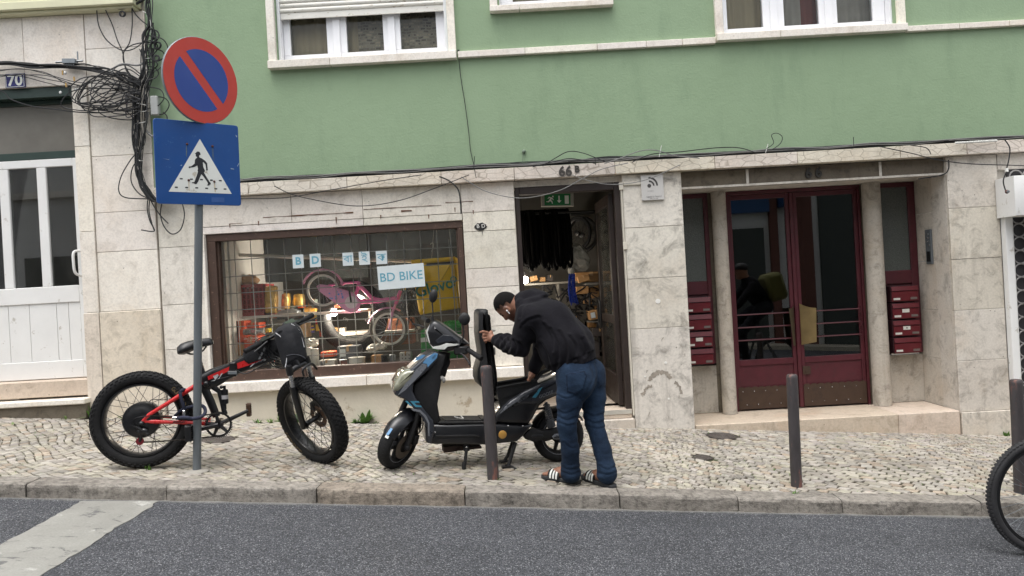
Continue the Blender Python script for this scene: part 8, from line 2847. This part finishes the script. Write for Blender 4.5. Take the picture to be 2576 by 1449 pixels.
for pts in ([(575, -40), (600, 50), (640, 140), (670, 230), (700, 300), (720, 400), (790, 500)], [(545, -40), (552, 60), (565, 150), (610, 230), (690, 285), (760, 280), (830, 230)], [(720, -40), (760, 60), (800, 110), (850, 150)], [(745, -40), (755, 120), (740, 240), (705, 300), (715, 380), (770, 470)], [(835, 240), (760, 255), (710, 290), (705, 350), (740, 420), (800, 480)],
            [(790, 860), (740, 920), (690, 1010), (678, 1090), (720, 1128), (850, 1135), (890, 1140)], [(795, 900), (755, 960), (750, 1040), (800, 1110), (880, 1140)], [(780, 700), (770, 780), (785, 850), (800, 900)], [(760, 480), (770, 640), (780, 760), (800, 880)], [(-500, 470), (-200, 480), (0, 515), (60, 565), (180, 605), (330, 625), (450, 640), (620, 640), (780, 600)], [(855, 1130), (850, 1200), (865, 1270), (882, 1320)], [(845, 1130), (840, 1190), (855, 1260), (880, 1318), (806, 1312)], [(850, 1120), (880, 1180), (920, 1235), (960, 1275)],
            [(925, 1155), (915, 1220), (935, 1290), (980, 1335), (1030, 1310), (1052, 1230), (1040, 1160)], [(930, 640), (950, 660), (955, 690)], [(860, 640), (880, 560), (940, 560), (965, 600), (930, 650), (860, 650)]):
    mb = MB(); mb.tube(catmull([c1(x, y, 6.93) for x, y in pts], 7), .0055, 6); mb.build('loose_cable', CABLE, ctg)
mb = MB(); mb.tube(catmull([c1(x, y, 6.93) for x, y in [(570, -30), (600, 20), (680, 48), (760, 30), (830, -10)]], 6), .012, 8); mb.tube(catmull([c1(x, y, 6.92) for x, y in [(590, -30), (640, 10), (740, 20), (800, -20)]], 6), .008, 8); mb.build('loose_cable', CABLE, ctg)
mb = MB(); mb.tube(catmull([c1(x, y, 6.92) for x, y in [(848, 640), (838, 690), (832, 740), (870, 778), (880, 766)]], 6), .010, 8); mb.tube(catmull([c1(x, y, 6.93) for x, y in [(640, 395), (700, 365), (790, 372), (840, 340)]], 6), .009, 8); mb.tube(catmull([c1(x, y, 6.92) for x, y in [(660, 380), (640, 430), (680, 500), (760, 560)]], 6), .006, 8)
split_build(mb, 'grey_cable', CABLE_G, ctg)
for (x, y, r_, n, rc2) in ((900, 258, .028, 6, .006), (893, 332, .024, 5, .006), (698, 80, .024, 4, .005), (880, 225, .02, 4, .005)):
    mb = MB(); c_ = c1(x, y, 6.885)
    for k in range(n):
        rr = r_ * rc_.uniform(.85, 1.12); o = Vector((rc_.uniform(-.004, .004), rc_.uniform(-.012, .012), rc_.uniform(-.004, .004)))
        mb.tube([c_ + o + Vector((rr * math.cos(t * math.pi / 12), 0, rr * 1.05 * math.sin(t * math.pi / 12))) for t in range(24)], rc2 * .75, 6, closed=True)
    mb.build('cable_coil', CABLE, ctg)
mb = MB()
def tie(a, b): mb.tube(catmull([c1(*a, 6.90), c1((a[0] + b[0]) / 2 + 4, (a[1] + b[1]) / 2, 6.885), c1(*b, 6.90)], 4), .0032, 5)
tie((815, 65), (850, 85)); tie((850, 85), (862, 190)); tie((838, 90), (868, 150)); tie((826, 335), (860, 330)); tie((780, 590), (835, 600)); tie((775, 705), (830, 695)); tie((640, 420), (632, 400)); tie((782, 915), (815, 918)); tie((700, 480), (690, 512)); tie((790, 640), (842, 632))
mb.build('cable_tie', WIRE_W, ctg)
mb = MB(); c_ = c1(400, 352, 6.93); mb.obox(c_, (.06, 0, -.003), (0, .03, 0), (.0, 0, .022)); mb.cur = 1
for dx in (-.1, .09): mb.tube([c_ + Vector((dx * .6, 0, .002)), c_ + Vector((dx * 1.35, 0, .002))], .010, 8)
for k in range(4): mb.tube([c_ + Vector((-.025 + .02 * k, -.01, -.02)), c_ + Vector((-.025 + .02 * k, -.01, -.05))], .007, 7)
mb.cur = 2
for (x, y) in ((358, 415), (424, 450), (378, 485)): q = c1(x, y, 6.9); mb.obox(q, (.007, 0, 0), (0, .006, 0), (0, 0, .022))
mb.cur = 3
for (x, y) in ((372, 415), (434, 512), (345, 528)): q = c1(x, y, 6.9); mb.sphere(q, (.016, .01, .016), 8, 6)
mb.cur = 0; q = c1(443, 318, 6.95); mb.obox(q, (.006, 0, 0), (0, .004, 0), (0, 0, .04))
mb.build('splitter_box', [STEEL, CHROME, M('brass_yellow_tap', S(196, 152, 60), .4), WIRE_W], ctg, smooth=False, bevel=.003)
mb = MB(); q = c1(886, 605, 6.93); mb.obox(q, (.036, 0, 0), (0, .03, 0), (0, 0, .09)); mb.build('junction_box', M('light_grey_box', S(158, 160, 158), .5), ctg, smooth=False, bevel=.008)

# ----------------------------------------------------------------- cables lying along the cornice
crn = thing('cornice_cables', 'bundle of black cables lying along the cornice above the shop', 'cables', (1, 6.95, 2.53))
mb = MB()
for k in range(13):
    x = -3.0; pts = []
    zo = rc_.uniform(0, .028); Y = 6.985 - rc_.uniform(.0, .05)
    while x < 8.2:
        bulge = .03 * max(0, math.sin((x + k * .37) * 1.7)) * rc_.uniform(0, 1.0) if -.6 < x < 3.0 else .006 * rc_.random()
        pts.append((x, Y + rc_.uniform(-.008, .008), 2.528 + zo + bulge + rc_.uniform(-.004, .004)))
        x += rc_.uniform(.22, .45)
    mb.tube(catmull(pts, 5), rc_.choice([.0045, .0055, .007]), 6)
mb.build('cable_bundle', CABLE, crn)
mb = MB()
for k in range(2):
    pts = [(x_ / 10 - 3 + .0, 6.95 - .02 * k, 2.54 + .012 * k + .01 * math.sin(x_ * .9 + k)) for x_ in range(0, 112, 4)]
    mb.tube(catmull(pts, 4), .005, 6)
split_build(mb, 'grey_cable', CABLE_G, crn)
def dcab(pts, r_, m_, nm='drooping_cable', Y=6.90):
    mb = MB(); mb.tube(catmull([P(x, y, Y) for x, y in pts], 8), r_, 6); mb.build(nm, m_, crn)
dcab([(690, 468), (745, 492), (860, 515), (930, 517), (1010, 503), (1090, 475), (1180, 440)], .004, CABLE)
dcab([(606, 500), (720, 497), (830, 478), (960, 455), (1060, 440)], .004, CABLE)
dcab([(1105, 444), (1130, 455), (1152, 476), (1158, 505), (1160, 538)], .0065, CABLE)
dcab([(1160, 445), (1220, 480), (1290, 497), (1345, 495), (1410, 478), (1470, 447), (1515, 425), (1580, 410)], .004, CABLE_G)
dcab([(1440, 440), (1485, 456), (1535, 464), (1590, 460), (1640, 447), (1710, 415)], .004, CABLE_G)
dcab([(1365, 418), (1400, 396), (1432, 381), (1470, 386), (1525, 408)], .004, CABLE)
dcab([(1340, 420), (1400, 405), (1440, 399), (1500, 412)], .004, CABLE)
dcab([(1590, 408), (1640, 388), (1710, 382), (1800, 372), (1860, 372), (1900, 384)], .0045, CABLE)
dcab([(1520, 412), (1560, 398), (1610, 380), (1650, 378), (1700, 392), (1760, 398)], .0045, CABLE_G)
dcab([(1928, 374), (1946, 360), (1941, 340), (1955, 335), (1968, 345), (1962, 362), (1940, 378)], .0035, CABLE, 'loose_loop')
dcab([(2148, 371), (2147, 345)], .0035, CABLE, 'loose_end'); dcab([(1498, 415), (1497, 396)], .003, CABLE, 'loose_end'); dcab([(1192, 420), (1194, 393)], .003, CABLE, 'loose_end'); dcab([(1192, 420), (1198, 448)], .003, CABLE, 'loose_end')
dcab([(2210, 368), (2290, 385), (2360, 402), (2440, 412), (2576, 417), (2650, 425)], .0045, CABLE)
dcab([(2290, 365), (2330, 372), (2342, 388)], .0045, CABLE)
dcab([(2386, 402), (2386, 425), (2370, 440), (2310, 450)], .006, CABLE, Y=6.98)
dcab([(2528, 352), (2540, 372), (2538, 400), (2532, 425)], .006, CABLE, Y=6.90); dcab([(2532, 432), (2524, 455), (2530, 480), (2536, 484)], .006, CABLE, Y=6.72)
mb = MB()
a, b = P(2403, 360, 6.90), P(2505, 354, 6.90)
for i in range(26):
    c_ = a.lerp(b, i / 25); mb.lathe(c_, (b - a), [(.008, 0), (.012, .002), (.012, .008), (.008, .010)], 10)
mb.build('corrugated_sleeve', WIRE_W, crn)
mb = MB(); mb.obox(P(2532, 428, 6.90), (.012, 0, 0), (0, .012, 0), (0, 0, .016)); mb.build('connector', WIRE_W, crn, smooth=False, bevel=.002)
for a, b in (((1664, 366), (1658, 395)), ((1932, 362), (1926, 384))):
    mb = MB(); mb.tube([P(*a, 6.9), P(*b, 6.9)], .003, 5); mb.build('cable_tie', WIRE_W, crn)
vc = thing('thin_cable', 'single thin black cable running down the green wall from the window corner', 'cable', P(1170, 260, 6.98))
mb = MB(); mb.tube(catmull([P(x, y, 6.985) for x, y in [(1152, 128), (1160, 200), (1170, 262), (1180, 340), (1184, 380), (1193, 418)]], 6), .0032, 6); mb.sphere(P(1153, 128, 6.97), (.012, .012, .012), 8, 6)
mb.build('cable', CABLE, vc)
mb = MB(); mb.sphere(P(1318, 381, 6.99), (.02, .02, .02), 9, 6); mb.tube([P(1316, 385, 6.985), P(1314, 415, 6.98)], .0025, 5)
tag(centre(mb.build('wall_eyelet', M('old_grey_eyelet', S(112, 126, 110), .8))), 'small grey eyelet sticking out of the green wall above the cornice', 'eyelet')

# ================================================================= weeds
LEAF = M('weed_leaf_green', S(86, 122, 52), .6, var=.3, vs=30)
LEAF2 = M('weed_leaf_pale', S(116, 142, 78), .6, var=.3, vs=30)
def weed(px, py, hgt, n, label, seed, wide=1.0, m_=None):
    p = GP(px, py); p.y = min(p.y, 6.96)
    base = Vector((p.x, p.y, gz(p.x, p.y) - .004))
    rr = random.Random(seed)
    mb = MB()
    for i in range(n):
        an = rr.uniform(0, 2 * math.pi); tilt = rr.uniform(.25, 1.15); L_ = hgt * rr.uniform(.6, 1.1)
        d = Vector((math.cos(an) * math.sin(tilt), math.sin(an) * math.sin(tilt) * .7 - .1, math.cos(tilt)))
        sd = d.cross(Vector((0, 0, 1))).normalized(); w_ = L_ * rr.uniform(.09, .17) * wide
        pts = []
        b0 = base + Vector((rr.uniform(-.02, .02) * wide, rr.uniform(-.015, .01), 0))
        ns = 5
        for k in range(ns + 1):
            t = k / ns
            c_ = b0 + d * (L_ * t) - Vector((0, 0, L_ * .35 * t * t * math.sin(tilt)))
            ww = w_ * math.sin(math.pi * min(.12 + t * .88, 1)) ** .8
            pts.append((c_ - sd * ww, c_ + Vector((0, 0, -.15 * ww)), c_ + sd * ww))
        vs = [q for tr in pts for q in tr]
        fs = []
        for k in range(ns): fs += [(3 * k, 3 * k + 1, 3 * k + 4, 3 * k + 3), (3 * k + 1, 3 * k + 2, 3 * k + 5, 3 * k + 4)]
        mb.add(vs, fs)
    return tag(centre(mb.build('weed', m_ or LEAF)), label, 'weed', 'weeds growing along the foot of the wall')
weed(926, 1056, .155, 22, 'largest leafy weed at the wall foot left of the scooter front wheel', 1, 1.3)
weed(905, 1054, .07, 12, 'small weed just left of the largest leafy weed', 2)
weed(953, 1057, .05, 10, 'tiny weed just right of the largest leafy weed', 22)
weed(752, 1058, .11, 18, 'tufty weed at the wall foot behind the fat bike front wheel', 3, .8)
weed(706, 1060, .09, 18, 'spreading weed at the wall foot right of the pedal', 4, .9, LEAF2)
weed(682, 1063, .07, 16, 'low pale weed between pedal and front wheel', 44, .9, LEAF2)
weed(648, 1064, .08, 16, 'low weed below the orange pedal', 5, .9)
weed(232, 1052, .16, 22, 'tall grassy weed beside the white door step', 6, .45)
weed(166, 1055, .06, 14, 'short weed at the foot of the left door step', 7, .7, LEAF2)
weed(322, 1050, .07, 12, 'weed seen through the fat bike rear wheel', 8, .8)
weed(2520, 1092, .07, 12, 'small weed at the foot of the right stone pier', 9, .9)
weed(375, 1181, .05, 12, 'small weed against the fat bike rear tyre', 10, .8)
weed(1998, 1243, .04, 12, 'small weed at the kerb below the entrance bollard', 11, .8)
weed(1248, 1206, .035, 10, 'small mossy weed at the foot of the scooter bollard', 12, .8, LEAF2)
weed(36, 1068, .05, 10, 'small weed in the pavement at the left edge', 13, .7, LEAF2)
mb = MB(); rg = random.Random(55)
for k in range(1500):
    x, y = rg.uniform(-6, 6), rg.uniform(4.95, 6.98)
    if mnoise.noise(Vector((x * 1.1, y * 1.6, 3.3))) < .08 and rg.random() < .93: continue
    z = gz(x, y) - .006
    for q in range(rg.randint(2, 4)):
        an = rg.uniform(0, 6.28); L_ = rg.uniform(.008, .022); d = Vector((math.cos(an) * .6, math.sin(an) * .6, .6)); s_ = Vector((-math.sin(an), math.cos(an), 0)) * .004
        b0 = Vector((x + rg.uniform(-.02, .02), y + rg.uniform(-.02, .02), z)); mb.add([b0 - s_, b0 + s_, b0 + d * L_], [(0, 1, 2)])
o_ = mb.build('grass_tufts', LEAF, smooth=False); o_['kind'] = 'stuff'

# ================================================================= bicycle coming in at the right edge
RBT = M('dusty_black_tyre', S(42, 42, 44), .8, var=.2, vs=14)
cpt = RP(2640, 1398); Yb = cpt.y
ctr = P(2634, 1248, Yb)
Rb = ctr.z - rz(ctr.x); 
rbk = thing('bicycle', 'bicycle on the road at the right edge with thin black front tyre', 'bicycle', (ctr.x + .5, Yb, rz(ctr.x)))
rwh = thing('front_wheel', '', '', ctr); del rwh['label']; del rwh['category']; rwh.parent = rbk; rwh.location = ctr - ORG[rbk.name]
mb = MB(); tw = .024
mb.lathe(ctr, (0, 1, 0), [(Rb - tw + tw * math.cos(t * math.pi / 6), tw * math.sin(t * math.pi / 6)) for t in range(12)], 80, loop=True); 
for i in range(90):
    an = 2 * math.pi * i / 90
    for s_ in (-1, 1):
        an2 = an + .017 * s_; d = Vector((math.cos(an2), 0, math.sin(an2))); t = Vector((-d.z, 0, d.x)); mb.obox(ctr + d * (Rb - .006) + Vector((0, s_ * .013, 0)), t * .007, Vector((0, .006, 0)), d * .005)
mb.build('tyre', RBT, rwh)
mb = MB(); mb.lathe(ctr, (0, 1, 0), [(Rb - .042, -.012), (Rb - .062, -.012), (Rb - .066, 0), (Rb - .062, .012), (Rb - .042, .012)], 72, loop=True); mb.build('rim', BLACK, rwh)
mb = MB()
for i in range(32):
    an = 2 * math.pi * i / 32; an2 = an + (.5 if i % 2 else -.5); mb.tube([ctr + Vector((math.cos(an2) * .025, .03 * (-1) ** (i // 2), math.sin(an2) * .025)), ctr + Vector((math.cos(an), 0, math.sin(an))) * (Rb - .06)], .0012, 4)
mb.lathe(ctr, (0, 1, 0), [(0, -.05), (.02, -.045), (.014, 0), (.02, .045), (0, .05)], 14); mb.build('spokes', STEEL_D, rwh)
mb = MB()
crown = ctr + Vector((.13, 0, .40)); head = ctr + Vector((.20, 0, .58))
for s_ in (-1, 1): mb.tube([ctr + Vector((0, .055 * s_, 0)), crown + Vector((0, .05 * s_, 0))], .014, 8)
mb.tube([crown, head], .02, 10); mb.build('fork', BLACK, rbk)
bb = ctr + Vector((.62, 0, -.04)); rear = ctr + Vector((1.06, 0, 0)); seatc = ctr + Vector((.80, 0, .5))
mb = MB(); mb.tube([head - Vector((.02, 0, .06)), bb], .02, 10); mb.tube([head, seatc], .018, 10); mb.tube([seatc, bb], .017, 10)
for s_ in (-1, 1): mb.tube([bb + Vector((0, .04 * s_, 0)), rear + Vector((0, .06 * s_, 0))], .01, 8); mb.tube([seatc, rear + Vector((0, .06 * s_, 0))], .009, 8)
mb.build('frame', M('dark_grey_frame', S(60, 62, 66), .4), rbk)
mb = MB(); mb.lathe(rear, (0, 1, 0), [(Rb - tw + tw * math.cos(t * math.pi / 6), tw * math.sin(t * math.pi / 6)) for t in range(12)], 64, loop=True); mb.build('rear_tyre', RBT, rbk)
mb = MB(); mb.tube([head, head + Vector((.02, 0, .12))], .015, 8); mb.tube([head + Vector((-.0, -.3, .13)), head + Vector((.02, 0, .12)), head + Vector((0, .3, .13))], .012, 8); mb.build('handlebar', BLACK, rbk)
mb = MB(); mb.tube([seatc, seatc + Vector((.05, 0, .2))], .013, 8); mb.sphere(seatc + Vector((.06, 0, .22)), (.13, .07, .03), 12, 8); mb.build('saddle', BLACK, rbk)

# ================================================================= rider of that bicycle, just out of the picture but mirrored in the door glass
rdr = thing('person', 'cyclist in dark clothes and cap with yellow green backpack riding along the road', 'person', ctr + Vector((.62, 0, -Rb)))
def V3(x, y, z): return np.array(ctr + Vector((x, y, z)))
pv, ch2, hd2 = V3(.90, 0, .80), V3(.72, 0, 1.12), V3(.62, 0, 1.33)
EX = ((1, 0, 0), (0, 1, 0), (0, 0, 1))
def rider_field(g, top, legs, bare):
    Q = Field(tuple(ctr + Vector((-.1, -.42, -.36))), tuple(ctr + Vector((1.35, .42, 1.5))), .010)
    if top or bare:
        Q.chain([pv + up3 * .06, V3(.82, 0, .96), ch2], [.115 + g, .12 + g, .125 + g], .04); Q.cone(ch2, V3(.66, 0, 1.22), .08 + g, .055 + g, .03)
    for s_ in (-1, 1):
        sh, el, wr = V3(.71, .17 * s_, 1.12), V3(.48, .24 * s_, .88), V3(.24, .27 * s_, .725)
        kn = V3(.52, .12 * s_, .44 if s_ > 0 else .60); ft = V3(.58, .13 * s_, -.06 if s_ > 0 else .12)
        if top or bare: Q.chain([sh, el, wr], [.055 + g, .043 + g, .028 + g], .02)
        if legs or bare: Q.chain([V3(.86, .09 * s_, .78), kn, ft], [.095 + g, .06 + g, .042 + g], .03)
        if bare:
            Q.ell(V3(.19, .28 * s_, .715), EX, (.045, .022, .03), .01); Q.cone(ft, ft + np.array([-.16, 0, -.05]), .035, .026, .02)
            for i in range(4): Q.cone(V3(.185 + .0 * i, (.255 + .018 * i) * s_, .72), V3(.16, (.255 + .018 * i) * s_, .70), .011, .010, .004)
    if legs: Q.ell(pv, EX, (.14 + g, .16 + g, .12 + g), .03)
    if bare:
        Q.cone(ch2, hd2, .06, .055, .03); Q.ell(hd2 + np.array([-.02, 0, .02]), EX, (.095, .074, .11), .02); Q.cone(hd2 + np.array([-.1, 0, .0]), hd2 + np.array([-.12, 0, -.025]), .011, .012, .01); Q.ell(hd2 + np.array([-.06, 0, -.075]), EX, (.045, .05, .03), .02)
    return Q
rider_field(-.012, 0, 0, 1).mesh('body', SKIN, rdr)
rider_field(.012, 1, 0, 0).mesh('jacket', HOOD, rdr, disp=lambda V, N: wav(V, [(30, 12, 40), (-26, 8, 55)], .004, 3))
rider_field(.008, 0, 1, 0).mesh('trousers', cloth('dark_trousers', S(34, 36, 42), .2, 14, .9, .3, 20, (1, 1, 1)), rdr, disp=lambda V, N: wav(V, [(30, 12, 60), (-26, 8, 75)], .003, 4))
for s_ in (-1, 1):
    ft = V3(.58, .13 * s_, -.06 if s_ > 0 else .12); mb = MB(); mb.sphere(Vector(ft) + Vector((-.08, 0, -.045)), (.135, .05, .05), 16, 10); mb.build('shoe', BLACK, rdr)
mb = MB(); hv = Vector(hd2); mb.sphere(hv + Vector((-.015, 0, .07)), (.104, .084, .075), 16, 9); mb.slab([(-.2, -.06), (-.08, -.075), (-.08, .075), (-.2, .06)], hv + Vector((0, 0, .05)), (1, 0, 0), (0, 1, 0), (0, 0, .012), .004); mb.build('cap', SMAT, rdr)
bp = thing('backpack', 'square yellow green delivery backpack on the cyclist', 'backpack', ctr + Vector((1.06, 0, .9)))
mb = MB(); q = ctr + Vector((1.06, 0, 1.09)); mb.obox(q, Vector((.13, 0, .03)), Vector((0, .2, 0)), Vector((-.05, 0, .2))); mb.build('body', M('yellow_green_fabric', S(96, 94, 46), .8), bp, bevel=.05)
for o_ in (rbk,):
    mb = MB()
    for s_ in (-1, 1): mb.tube([bb, bb + Vector((0, .08 * s_, 0)), bb + Vector((-.02, .09 * s_, -.14 * s_ + .04))], .012, 8); mb.obox(bb + Vector((-.04, .13 * s_, -.14 * s_ + .03)), Vector((.045, 0, 0)), Vector((0, .04, 0)), Vector((0, 0, .012)))
    mb.build('cranks', BLACK, o_)
